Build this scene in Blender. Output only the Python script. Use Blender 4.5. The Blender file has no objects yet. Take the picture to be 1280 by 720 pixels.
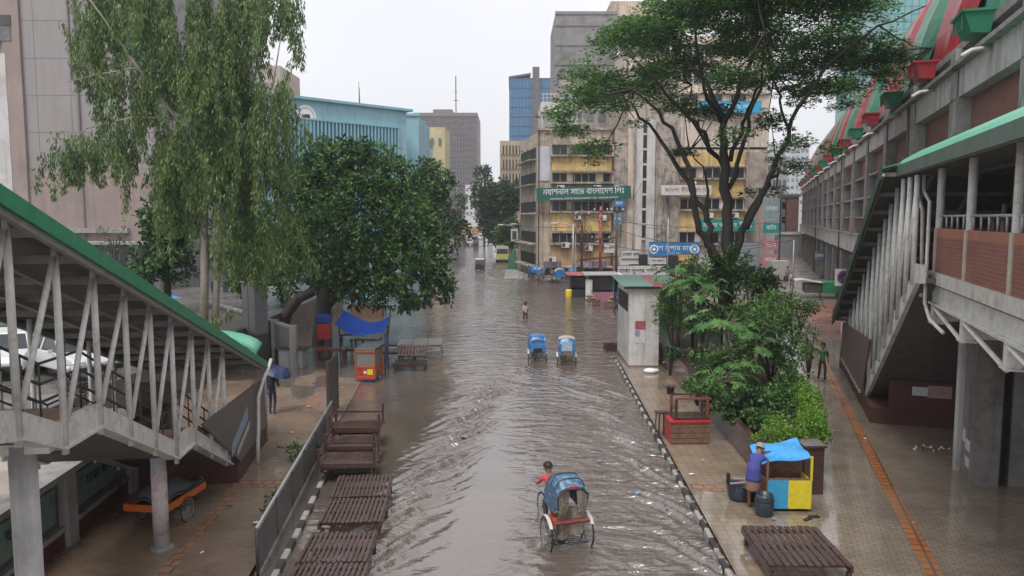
import bpy, math, random
import numpy as np
from mathutils import Vector, Matrix

# ------------------------------------------------------------------ camera, world, sun, exposure
C = bpy.context.scene.collection
SC = bpy.context.scene
PITCH = math.radians(5.29); CAMH = 7.3; FPX = 950.0
cam = bpy.data.cameras.new('camera'); cam.sensor_width = 36; cam.lens = FPX/1280*36
cam.clip_start = .1; cam.clip_end = 3000
camo = bpy.data.objects.new('camera', cam); C.objects.link(camo)
camo.location = (0, 0, CAMH); camo.rotation_euler = (math.radians(90)-PITCH, 0, 0)
SC.camera = camo
SUN_EL, SUN_ROT = math.radians(62), math.radians(200)
w = bpy.data.worlds.new('World'); SC.world = w; w.use_nodes = True
nt = w.node_tree; nt.nodes.clear()
out = nt.nodes.new('ShaderNodeOutputWorld'); mixs = nt.nodes.new('ShaderNodeMixShader')
b1 = nt.nodes.new('ShaderNodeBackground'); b2 = nt.nodes.new('ShaderNodeBackground')
sky = nt.nodes.new('ShaderNodeTexSky'); sky.sky_type = 'NISHITA'; sky.sun_disc = False
sky.sun_elevation = SUN_EL; sky.sun_rotation = SUN_ROT; sky.dust_density = 3
nt.links.new(sky.outputs[0], b1.inputs[0]); b1.inputs[1].default_value = .07
# the closed cloud deck: faint large-scale brightness changes of the cloud itself
tc = nt.nodes.new('ShaderNodeTexCoord'); nz = nt.nodes.new('ShaderNodeTexNoise'); nz.inputs['Scale'].default_value = 1.6
nz.inputs['Detail'].default_value = 4
rp = nt.nodes.new('ShaderNodeValToRGB')
rp.color_ramp.elements[0].position = .3; rp.color_ramp.elements[0].color = (.575, .58, .62, 1)
rp.color_ramp.elements[1].position = .7; rp.color_ramp.elements[1].color = (.70, .70, .72, 1)
nt.links.new(tc.outputs['Generated'], nz.inputs['Vector']); nt.links.new(nz.outputs['Fac'], rp.inputs[0])
nt.links.new(rp.outputs[0], b2.inputs[0]); b2.inputs[1].default_value = 1.0
mixs.inputs[0].default_value = .93
nt.links.new(b1.outputs[0], mixs.inputs[1]); nt.links.new(b2.outputs[0], mixs.inputs[2]); nt.links.new(mixs.outputs[0], out.inputs[0])
sl = bpy.data.lights.new('sun', 'SUN'); sl.energy = 1.5; sl.angle = math.radians(25); sl.color = (1, .97, .92)
so = bpy.data.objects.new('sun', sl); C.objects.link(so)
so.rotation_euler = (math.radians(90)-SUN_EL, 0, math.radians(180)-SUN_ROT+math.radians(0))
SC.view_settings.view_transform = 'Standard'; SC.view_settings.look = 'None'
SC.view_settings.exposure = 0.72; SC.view_settings.gamma = 1; SC.view_settings.use_curve_mapping = False
SC.cycles.max_bounces = 6; SC.cycles.transparent_max_bounces = 8
SC.cycles.use_denoising = True

random.seed(4); RNG = np.random.default_rng(4)
PI = math.pi; R = math.radians

# ------------------------------------------------------------------ pixel of the photo -> point of the place
def ray(px, py):
    x = (px-640)/FPX; z = -(py-360)/FPX
    return x, math.cos(PITCH)+z*math.sin(PITCH), -math.sin(PITCH)+z*math.cos(PITCH)
def gnd(px, py, z=0.0):
    r = ray(px, py); t = (z-CAMH)/r[2]; return Vector((r[0]*t, r[1]*t, z))
def atY(px, py, Y):
    r = ray(px, py); t = Y/r[1]; return Vector((r[0]*t, Y, CAMH+r[2]*t))

# ------------------------------------------------------------------ mesh helpers
class MB:
    def __init__(s): s.v = []; s.f = []; s.m = []; s.mats = []
    def mi(s, mat):
        if mat is None: return 0
        if mat not in s.mats: s.mats.append(mat)
        return s.mats.index(mat)
    def add(s, vs, fs, mat=None):
        o = len(s.v); s.v += [tuple(p) for p in vs]; k = s.mi(mat)
        for f in fs: s.f.append([i+o for i in f]); s.m.append(k)
        return s
    def quad(s, a, b, c, d, mat=None): return s.add([a, b, c, d], [(0, 1, 2, 3)], mat)
    def hexa(s, p, mat=None):
        return s.add(p, [(0,3,2,1),(4,5,6,7),(0,1,5,4),(1,2,6,5),(2,3,7,6),(3,0,4,7)], mat)
    def box(s, x0, x1, y0, y1, z0, z1, mat=None):
        return s.hexa([(x0,y0,z0),(x1,y0,z0),(x1,y1,z0),(x0,y1,z0),(x0,y0,z1),(x1,y0,z1),(x1,y1,z1),(x0,y1,z1)], mat)
    def cbox(s, c, sz, rz=0, mat=None, rx=0, ry=0):
        M = Matrix.Translation(c) @ Matrix.Rotation(rz,4,'Z') @ Matrix.Rotation(ry,4,'Y') @ Matrix.Rotation(rx,4,'X')
        a,b,h = sz[0]/2, sz[1]/2, sz[2]/2
        return s.hexa([M@Vector(p) for p in [(-a,-b,-h),(a,-b,-h),(a,b,-h),(-a,b,-h),(-a,-b,h),(a,-b,h),(a,b,h),(-a,b,h)]], mat)
    def beam(s, p0, p1, wd, h, mat=None, up=(0,0,1)):
        p0 = Vector(p0); p1 = Vector(p1); d = (p1-p0).normalized(); u = Vector(up)
        sd = d.cross(u)
        if sd.length < 1e-3: sd = d.cross(Vector((1,0,0)))
        sd.normalize(); u = sd.cross(d); a = sd*wd/2; b = u*h/2
        return s.hexa([p0-a-b, p0+a-b, p1+a-b, p1-a-b, p0-a+b, p0+a+b, p1+a+b, p1-a+b], mat)
    def tube(s, pts, r, n=8, mat=None, cap=True):
        pts = [Vector(p) for p in pts]; m = len(pts)
        rr = r if isinstance(r, (list, tuple)) else [r]*m
        vs = []; fs = []; prev = None
        for i, p in enumerate(pts):
            d = (pts[min(i+1, m-1)]-pts[max(i-1, 0)]).normalized()
            if prev is None:
                a = d.cross(Vector((0,0,1)))
                if a.length < .05: a = d.cross(Vector((1,0,0)))
            else: a = prev - d*prev.dot(d)
            a.normalize(); prev = a; b = d.cross(a)
            for k in range(n):
                t = 2*PI*k/n; vs.append(p + a*math.cos(t)*rr[i] + b*math.sin(t)*rr[i])
        for i in range(m-1):
            for k in range(n):
                k2 = (k+1) % n; fs.append((i*n+k, i*n+k2, (i+1)*n+k2, (i+1)*n+k))
        if cap: fs.append(tuple(reversed(range(n)))); fs.append(tuple((m-1)*n+k for k in range(n)))
        return s.add(vs, fs, mat)
    def bar(s, p0, p1, r, n=8, mat=None, r2=None): return s.tube([p0, p1], [r, r if r2 is None else r2], n, mat)
    def prism(s, poly, vec, mat=None):
        n = len(poly); v = Vector(vec); vs = [Vector(p) for p in poly]; vs += [p+v for p in vs]
        fs = [tuple(range(n)), tuple(reversed(range(n, 2*n)))] + [(i, i+n, (i+1)%n+n, (i+1)%n) for i in range(n)]
        return s.add(vs, fs, mat)
    def ball(s, c, r, nu=12, nv=8, mat=None):
        r = r if isinstance(r, (tuple, list)) else (r, r, r); vs = []; fs = []
        for j in range(nv+1):
            t = PI*j/nv
            for i in range(nu):
                a = 2*PI*i/nu; vs.append((c[0]+r[0]*math.sin(t)*math.cos(a), c[1]+r[1]*math.sin(t)*math.sin(a), c[2]+r[2]*math.cos(t)))
        for j in range(nv):
            for i in range(nu):
                k = (i+1) % nu; fs.append((j*nu+i, (j+1)*nu+i, (j+1)*nu+k, j*nu+k))
        return s.add(vs, fs, mat)
    def lathe(s, c, prof, n=16, mat=None):
        vs = []; fs = []
        for (r, z) in prof:
            for i in range(n):
                a = 2*PI*i/n; vs.append((c[0]+r*math.cos(a), c[1]+r*math.sin(a), c[2]+z))
        for j in range(len(prof)-1):
            for i in range(n):
                k = (i+1) % n; fs.append((j*n+i, j*n+k, (j+1)*n+k, (j+1)*n+i))
        fs.append(tuple(reversed(range(n)))); fs.append(tuple((len(prof)-1)*n+k for k in range(n)))
        return s.add(vs, fs, mat)
    def sheet(s, rows, mat=None, th=0):
        """rows: grid of points; th>0 gives it thickness downward"""
        nr, nc = len(rows), len(rows[0]); vs = [Vector(p) for r in rows for p in r]; fs = []
        for i in range(nr-1):
            for j in range(nc-1): fs.append((i*nc+j, i*nc+j+1, (i+1)*nc+j+1, (i+1)*nc+j))
        if th:
            o = len(vs); vs += [p-Vector((0,0,th)) for p in vs]
            fs += [tuple(reversed([k+o for k in f])) for f in fs]
            for i in range(nr-1):
                for j in (0, nc-1): a = i*nc+j; b = a+nc; fs.append((a, b, b+o, a+o))
            for j in range(nc-1):
                for i in (0, nr-1): a = i*nc+j; b = a+1; fs.append((a, b, b+o, a+o))
        return s.add(vs, fs, mat)
    def build(s, name, mat=None, parent=None, smooth=False, bevel=0):
        me = bpy.data.meshes.new(name); me.from_pydata(s.v, [], s.f)
        if s.mats:
            for mm in s.mats: me.materials.append(mm)
            me.polygons.foreach_set('material_index', s.m)
        elif mat is not None: me.materials.append(mat)
        me.update(); o = bpy.data.objects.new(name, me); C.objects.link(o)
        if smooth: me.polygons.foreach_set('use_smooth', [True]*len(me.polygons))
        if parent is not None: o.parent = parent
        if bevel:
            bv = o.modifiers.new('b', 'BEVEL'); bv.width = bevel; bv.segments = 2; bv.limit_method = 'ANGLE'
        return o
def quads_mesh(name, V, mat, parent=None):
    """V: (N,4,3) array of leaf faces"""
    n = len(V); me = bpy.data.meshes.new(name)
    me.vertices.add(n*4); me.vertices.foreach_set('co', V.astype(np.float32).ravel())
    me.loops.add(n*4); me.loops.foreach_set('vertex_index', np.arange(n*4, dtype=np.int32))
    me.polygons.add(n); me.polygons.foreach_set('loop_start', np.arange(0, n*4, 4, dtype=np.int32))
    me.materials.append(mat); me.update(calc_edges=True); me.validate()
    o = bpy.data.objects.new(name, me); C.objects.link(o)
    if parent is not None: o.parent = parent
    return o
def tag(o, label=None, cat=None, group=None, kind=None):
    if label: o['label'] = label
    if cat: o['category'] = cat
    if group: o['group'] = group
    if kind: o['kind'] = kind
    return o
def thing(name, label, cat, loc=(0,0,0), rz=0, group=None):
    o = bpy.data.objects.new(name, None); C.objects.link(o); o.empty_display_size = .3
    o.location = loc; o.rotation_euler = (0, 0, rz); return tag(o, label, cat, group)
def struct(o): o['kind'] = 'structure'; return o
def kids(o): return [c for c in C.objects if c.parent == o]
def copy_tree(o, parent=None):
    c = o.copy(); C.objects.link(c)
    if parent is not None: c.parent = parent
    for ch in kids(o): copy_tree(ch, c)
    return c
def lettering(parent, text, loc, size, mat, rot=(PI/2,0,0), align='CENTER', sx=1.0, name='lettering', bold=0.0):
    cu = bpy.data.curves.new(name, 'FONT'); cu.body = text; cu.size = size; cu.align_x = align; cu.align_y = 'CENTER'
    cu.extrude = .004; cu.offset = bold; cu.materials.append(mat); cu.resolution_u = 3
    o = bpy.data.objects.new(name, cu); C.objects.link(o); o.location = loc; o.rotation_euler = rot; o.scale = (sx, 1, 1)
    if parent is not None: o.parent = parent
    return o

# ------------------------------------------------------------------ materials
MATS = {}
def N(nt, t, **kw):
    n = nt.nodes.new('ShaderNode'+t)
    for k, v in kw.items(): n.inputs[k].default_value = v
    return n
def rgb(c): return (c[0], c[1], c[2], 1)
def mat(name, col, rough=.6, stain=None, amt=.5, scale=1.5, streak=None, samt=.5, metal=0, bump=.0, bscale=8, spec=.5, wet=None, coords='Object', var=.12):
    """base colour with broken tone, optional stains (own shape, own colour), vertical rain streaks, bump; wet=(lo,hi) roughness patches"""
    if name in MATS: return MATS[name]
    m = bpy.data.materials.new(name); m.use_nodes = True; nt = m.node_tree; L = nt.links.new
    bs = nt.nodes['Principled BSDF']; bs.inputs['Roughness'].default_value = rough; bs.inputs['Metallic'].default_value = metal
    bs.inputs['Specular IOR Level'].default_value = spec
    tc = N(nt, 'TexCoord'); src = tc.outputs[coords]
    n1 = N(nt, 'TexNoise', Scale=scale*2.3, Detail=5, Roughness=.65); L(src, n1.inputs['Vector'])
    mr = N(nt, 'MapRange'); mr.inputs[1].default_value = .3; mr.inputs[2].default_value = .7; mr.inputs[3].default_value = 1-var; mr.inputs[4].default_value = 1+var
    L(n1.outputs['Fac'], mr.inputs[0])
    mul = N(nt, 'VectorMath'); mul.operation = 'SCALE'; mul.inputs[0].default_value = col[:3]; L(mr.outputs[0], mul.inputs['Scale'])
    cur = mul.outputs[0]
    def blend(cur, fac, c2):
        mx = N(nt, 'Mix'); mx.data_type = 'RGBA'; L(fac, mx.inputs[0]); L(cur, mx.inputs[6]); mx.inputs[7].default_value = rgb(c2); return mx.outputs[2]
    if stain is not None:
        n2 = N(nt, 'TexNoise', Scale=scale, Detail=7, Roughness=.7, Distortion=.4); L(src, n2.inputs['Vector'])
        r2 = N(nt, 'MapRange'); r2.inputs[1].default_value = .5; r2.inputs[2].default_value = .68; r2.inputs[3].default_value = 0; r2.inputs[4].default_value = amt
        L(n2.outputs['Fac'], r2.inputs[0]); cur = blend(cur, r2.outputs[0], stain)
    if streak is not None:
        mp = N(nt, 'Mapping'); mp.inputs['Scale'].default_value = (1.6, 1.6, .13); L(src, mp.inputs['Vector'])
        n3 = N(nt, 'TexNoise', Scale=1.4, Detail=6, Roughness=.65); L(mp.outputs[0], n3.inputs['Vector'])
        r3 = N(nt, 'MapRange'); r3.inputs[1].default_value = .5; r3.inputs[2].default_value = .7; r3.inputs[3].default_value = 0; r3.inputs[4].default_value = samt
        L(n3.outputs['Fac'], r3.inputs[0]); cur = blend(cur, r3.outputs[0], streak)
    L(cur, bs.inputs['Base Color'])
    if wet is not None:
        n4 = N(nt, 'TexNoise', Scale=.55, Detail=4, Roughness=.6, Distortion=.6); L(src, n4.inputs['Vector'])
        r4 = N(nt, 'MapRange'); r4.inputs[1].default_value = .42; r4.inputs[2].default_value = .6; r4.inputs[3].default_value = wet[0]; r4.inputs[4].default_value = wet[1]
        L(n4.outputs['Fac'], r4.inputs[0]); L(r4.outputs[0], bs.inputs['Roughness'])
    if bump:
        n5 = N(nt, 'TexNoise', Scale=bscale, Detail=5); L(src, n5.inputs['Vector'])
        bp = N(nt, 'Bump', Strength=bump, Distance=.03); L(n5.outputs['Fac'], bp.inputs['Height']); L(bp.outputs[0], bs.inputs['Normal'])
    MATS[name] = m; return m
def brickmat(name, c1, c2, mortar, bw, bh, rough=.6, plane='xz', msize=.012, wet=None, stain=None, bump=.4, amt=.5, offset=.5, streak=None, rot=0):
    if name in MATS: return MATS[name]
    m = bpy.data.materials.new(name); m.use_nodes = True; nt = m.node_tree; L = nt.links.new
    bs = nt.nodes['Principled BSDF']; bs.inputs['Roughness'].default_value = rough
    tc = N(nt, 'TexCoord'); sp = N(nt, 'SeparateXYZ'); cb = N(nt, 'CombineXYZ'); L(tc.outputs['Object'], sp.inputs[0])
    ax = {'x': 0, 'y': 1, 'z': 2}; L(sp.outputs[ax[plane[0]]], cb.inputs[0]); L(sp.outputs[ax[plane[1]]], cb.inputs[1])
    vec = cb.outputs[0]
    if rot:
        mp = N(nt, 'Mapping'); mp.inputs['Rotation'].default_value = (0,0,rot); L(vec, mp.inputs['Vector']); vec = mp.outputs[0]
    br = N(nt, 'TexBrick', Scale=1); br.inputs['Color1'].default_value = rgb(c1); br.inputs['Color2'].default_value = rgb(c2); br.inputs['Mortar'].default_value = rgb(mortar)
    br.inputs['Mortar Size'].default_value = msize; br.inputs['Brick Width'].default_value = bw; br.inputs['Row Height'].default_value = bh; br.offset = offset
    L(vec, br.inputs['Vector']); cur = br.outputs['Color']
    n2 = N(nt, 'TexNoise', Scale=.7, Detail=7, Roughness=.7); L(tc.outputs['Object'], n2.inputs['Vector'])
    r2 = N(nt, 'MapRange'); r2.inputs[1].default_value = .45; r2.inputs[2].default_value = .7; r2.inputs[3].default_value = 0; r2.inputs[4].default_value = amt
    L(n2.outputs['Fac'], r2.inputs[0]); mx = N(nt, 'Mix'); mx.data_type = 'RGBA'; L(r2.outputs[0], mx.inputs[0]); L(cur, mx.inputs[6])
    mx.inputs[7].default_value = rgb(stain or mortar); L(mx.outputs[2], bs.inputs['Base Color'])
    if wet is not None:
        bs.inputs['IOR'].default_value = 1.75
        n4 = N(nt, 'TexNoise', Scale=.4, Detail=4, Roughness=.6, Distortion=.6); L(tc.outputs['Object'], n4.inputs['Vector'])
        r4 = N(nt, 'MapRange'); r4.inputs[1].default_value = .4; r4.inputs[2].default_value = .62; r4.inputs[3].default_value = wet[0]; r4.inputs[4].default_value = wet[1]
        L(n4.outputs['Fac'], r4.inputs[0]); L(r4.outputs[0], bs.inputs['Roughness'])
    bp = N(nt, 'Bump', Strength=bump, Distance=.01); bp.invert = True; L(br.outputs['Fac'], bp.inputs['Height']); L(bp.outputs[0], bs.inputs['Normal'])
    MATS[name] = m; return m
def leafmat(name, dark, mid, light, trans=.25, rough=.45):
    m = bpy.data.materials.new(name); m.use_nodes = True; nt = m.node_tree; L = nt.links.new
    bs = nt.nodes['Principled BSDF']; bs.inputs['Roughness'].default_value = rough; bs.inputs['Specular IOR Level'].default_value = .4
    ge = N(nt, 'NewGeometry'); tc = N(nt, 'TexCoord'); nz = N(nt, 'TexNoise', Scale=.7, Detail=4); L(tc.outputs['Object'], nz.inputs['Vector'])
    ad = N(nt, 'Math'); ad.operation = 'MULTIPLY_ADD'; L(ge.outputs['Random Per Island'], ad.inputs[0]); ad.inputs[1].default_value = .75
    sb = N(nt, 'Math'); sb.operation = 'MULTIPLY_ADD'; L(nz.outputs['Fac'], sb.inputs[0]); sb.inputs[1].default_value = 1.3; sb.inputs[2].default_value = -.50
    L(sb.outputs[0], ad.inputs[2])
    cr = N(nt, 'ValToRGB'); e = cr.color_ramp.elements; e[0].position = .1; e[0].color = rgb(dark); e[1].position = .95; e[1].color = rgb(light)
    k = e.new(.5); k.color = rgb(mid); L(ad.outputs[0], cr.inputs[0]); L(cr.outputs[0], bs.inputs['Base Color'])
    tr = N(nt, 'BsdfTranslucent'); L(cr.outputs[0], tr.inputs[0]); mx = N(nt, 'MixShader'); mx.inputs[0].default_value = trans
    L(bs.outputs[0], mx.inputs[1]); L(tr.outputs[0], mx.inputs[2]); L(mx.outputs[0], nt.nodes['Material Output'].inputs[0])
    MATS[name] = m; return m

GRIME = (.06, .05, .045); MOSS = (.05, .06, .035)
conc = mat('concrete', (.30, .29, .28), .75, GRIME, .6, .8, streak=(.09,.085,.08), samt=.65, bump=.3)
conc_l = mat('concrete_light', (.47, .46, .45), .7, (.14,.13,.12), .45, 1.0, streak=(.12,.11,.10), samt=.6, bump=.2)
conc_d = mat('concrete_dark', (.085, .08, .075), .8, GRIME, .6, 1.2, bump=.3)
tower_c = mat('tower_concrete', (.24, .23, .23), .8, (.09,.085,.08), .7, .25, streak=(.08,.075,.075), samt=.6)
steel_p = mat('painted_steel', (.62, .61, .58), .45, (.16,.13,.10), .45, 3, streak=(.2,.17,.13), samt=.4, bump=.05)
steel_d = mat('dark_steel', (.05, .048, .046), .5, (.10,.06,.04), .4, 5)
galv = mat('galvanised', (.38, .38, .38), .4, (.2,.18,.16), .4, 4, metal=.3)
white_p = mat('white_paint', (.68, .67, .66), .5, (.25,.22,.19), .4, 2.5, streak=(.3,.27,.23), samt=.4)
white_pipe = mat('white_pipe', (.6, .58, .56), .4, (.3,.27,.24), .4, 4)
green_roof = mat('green_roof', (.022, .24, .11), .33, (.08,.25,.16), .5, 1.5, streak=(.02,.10,.06), samt=.45)
green_pale = mat('green_roof_pale', (.13, .46, .30), .4, (.30,.52,.42), .5, 2, streak=(.06,.28,.17), samt=.3)
fascia_w = mat('weathered_fascia', (.10,.15,.125), .5, (.18,.2,.18), .5, 2, streak=(.04,.06,.05), samt=.5)
green_dk = mat('green_dark_metal', (.02, .065, .045), .5, (.01,.02,.015), .5, 2, streak=(.10,.14,.11), samt=.3)
soffit = mat('soffit', (.11, .107, .103), .7, (.02,.02,.02), .5, 2)
brick_r = brickmat('red_brick', (.27,.10,.075), (.22,.085,.065), (.30,.16,.12), .25, .085, .7, 'xz', .008, stain=(.10,.05,.04))
brick_dk = brickmat('dark_red_brick', (.10,.035,.03), (.085,.03,.026), (.11,.05,.04), .25, .08, .6, 'xz', .006, stain=(.04,.02,.018))
brick_f = brickmat('facade_brick', (.235,.105,.085), (.20,.09,.075), (.22,.12,.10), .5, .16, .75, 'xz', .012, stain=(.09,.05,.045), amt=.6)
wood_d = mat('dark_wood', (.075, .042, .036), .35, (.03,.018,.015), .6, 4, bump=.2, bscale=20, wet=(.18,.5), var=.3)
wood_m = mat('brown_wood', (.20, .11, .07), .5, (.07,.04,.03), .6, 4, bump=.2, bscale=20, var=.3)
wood_l = mat('pale_wood', (.36, .25, .16), .6, (.12,.08,.05), .5, 4, bump=.1)
glass_d = mat('dark_glass', (.035, .04, .045), .12, (.09,.09,.09), .5, .8)
glass_g = mat('grimy_glass', (.14, .15, .15), .2, (.05,.05,.05), .6, 1.2, var=.3)
black = mat('black_rubber', (.02, .02, .02), .6)
rust = mat('rusty_iron', (.10, .055, .04), .6, (.04,.02,.015), .5, 6)
red_p = mat('red_paint', (.42, .035, .04), .4, (.15,.03,.03), .4, 4)
orange_p = mat('orange_paint', (.62, .14, .03), .4, (.3,.07,.03), .4, 4)
yellow_p = mat('yellow_paint', (.72, .55, .03), .45, (.35,.25,.05), .4, 4)
blue_p = mat('blue_paint', (.03, .22, .55), .4, (.02,.10,.3), .4, 5)
tarp_b = mat('blue_tarp', (.03, .20, .58), .32, (.06,.32,.70), .6, 3, bump=.5, bscale=5)
tarp_dk = mat('navy_tarp', (.012, .045, .25), .35, (.02,.09,.38), .5, 3, bump=.5, bscale=5)
text_w = mat('white_letters', (.82, .82, .82), .5)
text_k = mat('dark_letters', (.04, .04, .05), .5)
text_g = mat('green_letters', (.01, .09, .05), .5)
bark_d = mat('dark_bark', (.05, .042, .038), .8, (.09,.08,.065), .5, 3, bump=.8, bscale=9)
bark_l = mat('pale_bark', (.33, .29, .25), .75, (.12,.10,.08), .6, 2.5, streak=(.12,.10,.08), samt=.7, bump=.5)
# ================================================================== GROUND, WATER, PAVEMENTS
WL = .06
ground_m = mat('wet_ground', (.10, .085, .07), .4, (.05,.045,.04), .6, .3, wet=(.1,.5))
g = MB(); g.quad((-1200,-40,-.25),(1200,-40,-.25),(1200,1600,-.25),(-1200,1600,-.25)); struct(g.build('ground', ground_m))
# flood water with its real ripples: wakes of the rickshaws, wind ripples, calmer pools near the stacked tables
def arms(path, x, y):
    """signed distance (in x) to a wake arm given as list of (x,y) from source toward us"""
    ys = np.array([p[1] for p in path]); xs = np.array([p[0] for p in path]); o = np.argsort(ys)
    return x-np.interp(y, ys[o], xs[o]), (y > ys.min()-1) & (y < ys.max())
def sstep(a, b, v): t = np.clip((v-a)/(b-a), 0, 1); return t*t*(3-2*t)
armL = [(1.0,36.5),(-.1,33),(-1.2,28.7),(-1.7,24),(-2.1,20.6),(-2.6,16),(-3.0,12)]
armR = [(1.6,36.5),(2.4,33),(3.0,29.6),(3.4,25),(3.6,20.6),(3.9,16),(4.1,12)]
armR2 = [(2.9,36),(3.6,33),(4.4,30)]
armr1 = [(.75,16.6),(.2,15.2),(-.6,13.5),(-1.6,11.5)]
armr2 = [(1.7,16.6),(2.4,15.3),(3.4,13.6),(4.4,12.2)]
def chop(x, y):
    c = .36+.0*x
    dL, _ = arms(armL, x, y); dR, _ = arms(armR, x, y)
    inside = sstep(-.1, 1.6, dL)*sstep(-.6, 2.0, .8-x + (y-20)*.03 + .3*np.sin(y*.7))*sstep(40, 30, y)
    c = c - .33*inside
    qq = sstep(-2.2,-3.6,x + .25*np.sin(y*.9)); c = c*(1-qq)+qq*np.minimum(c, .07+.4*sstep(24, 44, y))
    c = c + .55*np.exp(-((dL+.35)/.6)**2)*sstep(37, 30, y)
    c = c + .55*sstep(.8, 2.6, x)*sstep(32, 22, y)
    c = c*(1-.55*sstep(40, 34, y)*sstep(26, 32, y)*sstep(3.2, 4.2, x))
    c = np.where((x > 6) & (y > 40), .4, c)
    c = np.where(x < -7, np.minimum(c, .16), c)
    return np.clip(c, .03, 1.35)
def waves(x, y):
    rg = np.random.default_rng(11); h = 0*x; c = chop(x, y)
    for i in range(26):
        lam = rg.uniform(.28, 1.1); th = rg.normal(PI/2, .55); ph = rg.uniform(0, 2*PI); k = 2*PI/lam
        wob = .5*np.sin(x*.9+i)+.5*np.sin(y*.6+2*i)
        far = np.exp(-np.maximum(y-25, 0)*.02*(.6/lam))
        h = h + 0.0044*lam**.8*c*np.sin(k*(x*math.cos(th)+y*math.sin(th))+ph+wob)*(.5+.5*np.sin(.5*x+.33*y+i*1.7))*far
    # diverging wave trains feathered along each wake arm
    for path, sg, a, ww in ((armL,-1,.10,.8),(armR,1,.06,.7),(armR2,1,.06,.5),(armr1,-1,.034,.35),(armr2,1,.038,.45)):
        d, ok = arms(path, x, y); u = d*sg; ys = [p[1] for p in path]; age = np.clip((max(ys)-y)/6, 0, 1)
        env = np.exp(-((u-.15)/ww)**2)*(y < max(ys))*sstep(min(ys)-3, min(ys)+2, y)*(.35+.65*age)
        h = h + a*env*np.sin(2*PI*(u/.55+y/.95+.35*np.sin(y*1.3)+.2*np.sin(x*3.1)))*(.6+.4*np.sin(y*2.1+3*u))
    # rings spreading across the junction
    for (cx, cy, a, lam, r0) in ((.97,54,.012,.9,9),(-2,105,.05,2.6,26),(9,60,.012,1.1,10),(2,92,.03,2.0,14)):
        r = np.hypot(x-cx, y-cy); h = h + a*np.exp(-(r/r0)**2)*np.sin(2*PI*r/lam)*(.5+.5*np.sin(3*np.arctan2(y-cy, x-cx)+cx))
    return h
ys = [4.0]
while ys[-1] < 420: ys.append(ys[-1] + max(.06, ys[-1]*.0042))
ys = np.array(ys)
xs = np.concatenate([np.linspace(-60,-20,24)[:-1], np.linspace(-20,-8,50)[:-1], np.linspace(-8,6.2,190)[:-1], np.linspace(6.2,16,50)[:-1], np.linspace(16,60,36)])
X, Y = np.meshgrid(xs, ys); Z = WL+waves(X, Y); CH = chop(X, Y)
nr, nc = X.shape; me = bpy.data.meshes.new('flood_water')
me.vertices.add(nr*nc); me.vertices.foreach_set('co', np.stack([X,Y,Z],-1).astype(np.float32).ravel())
ii = (np.arange(nr-1)[:,None]*nc+np.arange(nc-1)[None,:]).ravel(); q = np.stack([ii, ii+1, ii+nc+1, ii+nc], 1).astype(np.int32)
me.loops.add(len(q)*4); me.loops.foreach_set('vertex_index', q.ravel()); me.polygons.add(len(q))
me.polygons.foreach_set('loop_start', np.arange(0, len(q)*4, 4, dtype=np.int32)); me.update(calc_edges=True)
me.polygons.foreach_set('use_smooth', [True]*len(q))
at = me.attributes.new('chop', 'FLOAT', 'POINT'); at.data.foreach_set('value', CH.astype(np.float32).ravel())
wm = bpy.data.materials.new('flood_water'); wm.use_nodes = True; nt = wm.node_tree; L = nt.links.new; bs = nt.nodes['Principled BSDF']
tc = N(nt,'TexCoord'); silt = N(nt,'TexNoise', Scale=.12, Detail=5, Roughness=.6, Distortion=1.0); L(tc.outputs['Object'], silt.inputs['Vector'])
cr = N(nt,'ValToRGB'); cr.color_ramp.elements[0].position=.35; cr.color_ramp.elements[0].color=(.100,.077,.067,1); cr.color_ramp.elements[1].position=.68; cr.color_ramp.elements[1].color=(.155,.118,.095,1)
L(silt.outputs['Fac'], cr.inputs[0]); L(cr.outputs[0], bs.inputs['Base Color'])
bs.inputs['Roughness'].default_value = .06; bs.inputs['IOR'].default_value = 2.35
a = N(nt,'Attribute'); a.attribute_name = 'chop'
mp = N(nt,'Mapping'); mp.inputs['Scale'].default_value=(1.0,1.9,1); L(tc.outputs['Object'], mp.inputs['Vector'])
n1 = N(nt,'TexNoise', Scale=1.7, Detail=4, Roughness=.55, Distortion=.8); L(mp.outputs[0], n1.inputs['Vector'])
n2 = N(nt,'TexNoise', Scale=.8, Detail=3, Roughness=.5, Distortion=.5); L(mp.outputs[0], n2.inputs['Vector'])
ad = N(nt,'Math'); ad.operation='MULTIPLY_ADD'; L(n2.outputs['Fac'], ad.inputs[0]); ad.inputs[1].default_value=2.2; L(n1.outputs['Fac'], ad.inputs[2])
bp = N(nt,'Bump', Distance=.15); L(ad.outputs[0], bp.inputs['Height']); sc_ = N(nt,'Math'); sc_.operation='MULTIPLY'; sc_.inputs[1].default_value=1.0; L(a.outputs['Fac'], sc_.inputs[0]); L(sc_.outputs[0], bp.inputs['Strength']); L(bp.outputs[0], bs.inputs['Normal'])
me.materials.append(wm); wo = bpy.data.objects.new('flood_water', me); C.objects.link(wo); struct(wo)
g = MB(); g.quad((-300,420,WL),(300,420,WL),(300,1500,WL),(-300,1500,WL)); struct(g.build('far_wet_road', mat('far_road', (.22,.21,.2), .3)))

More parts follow.
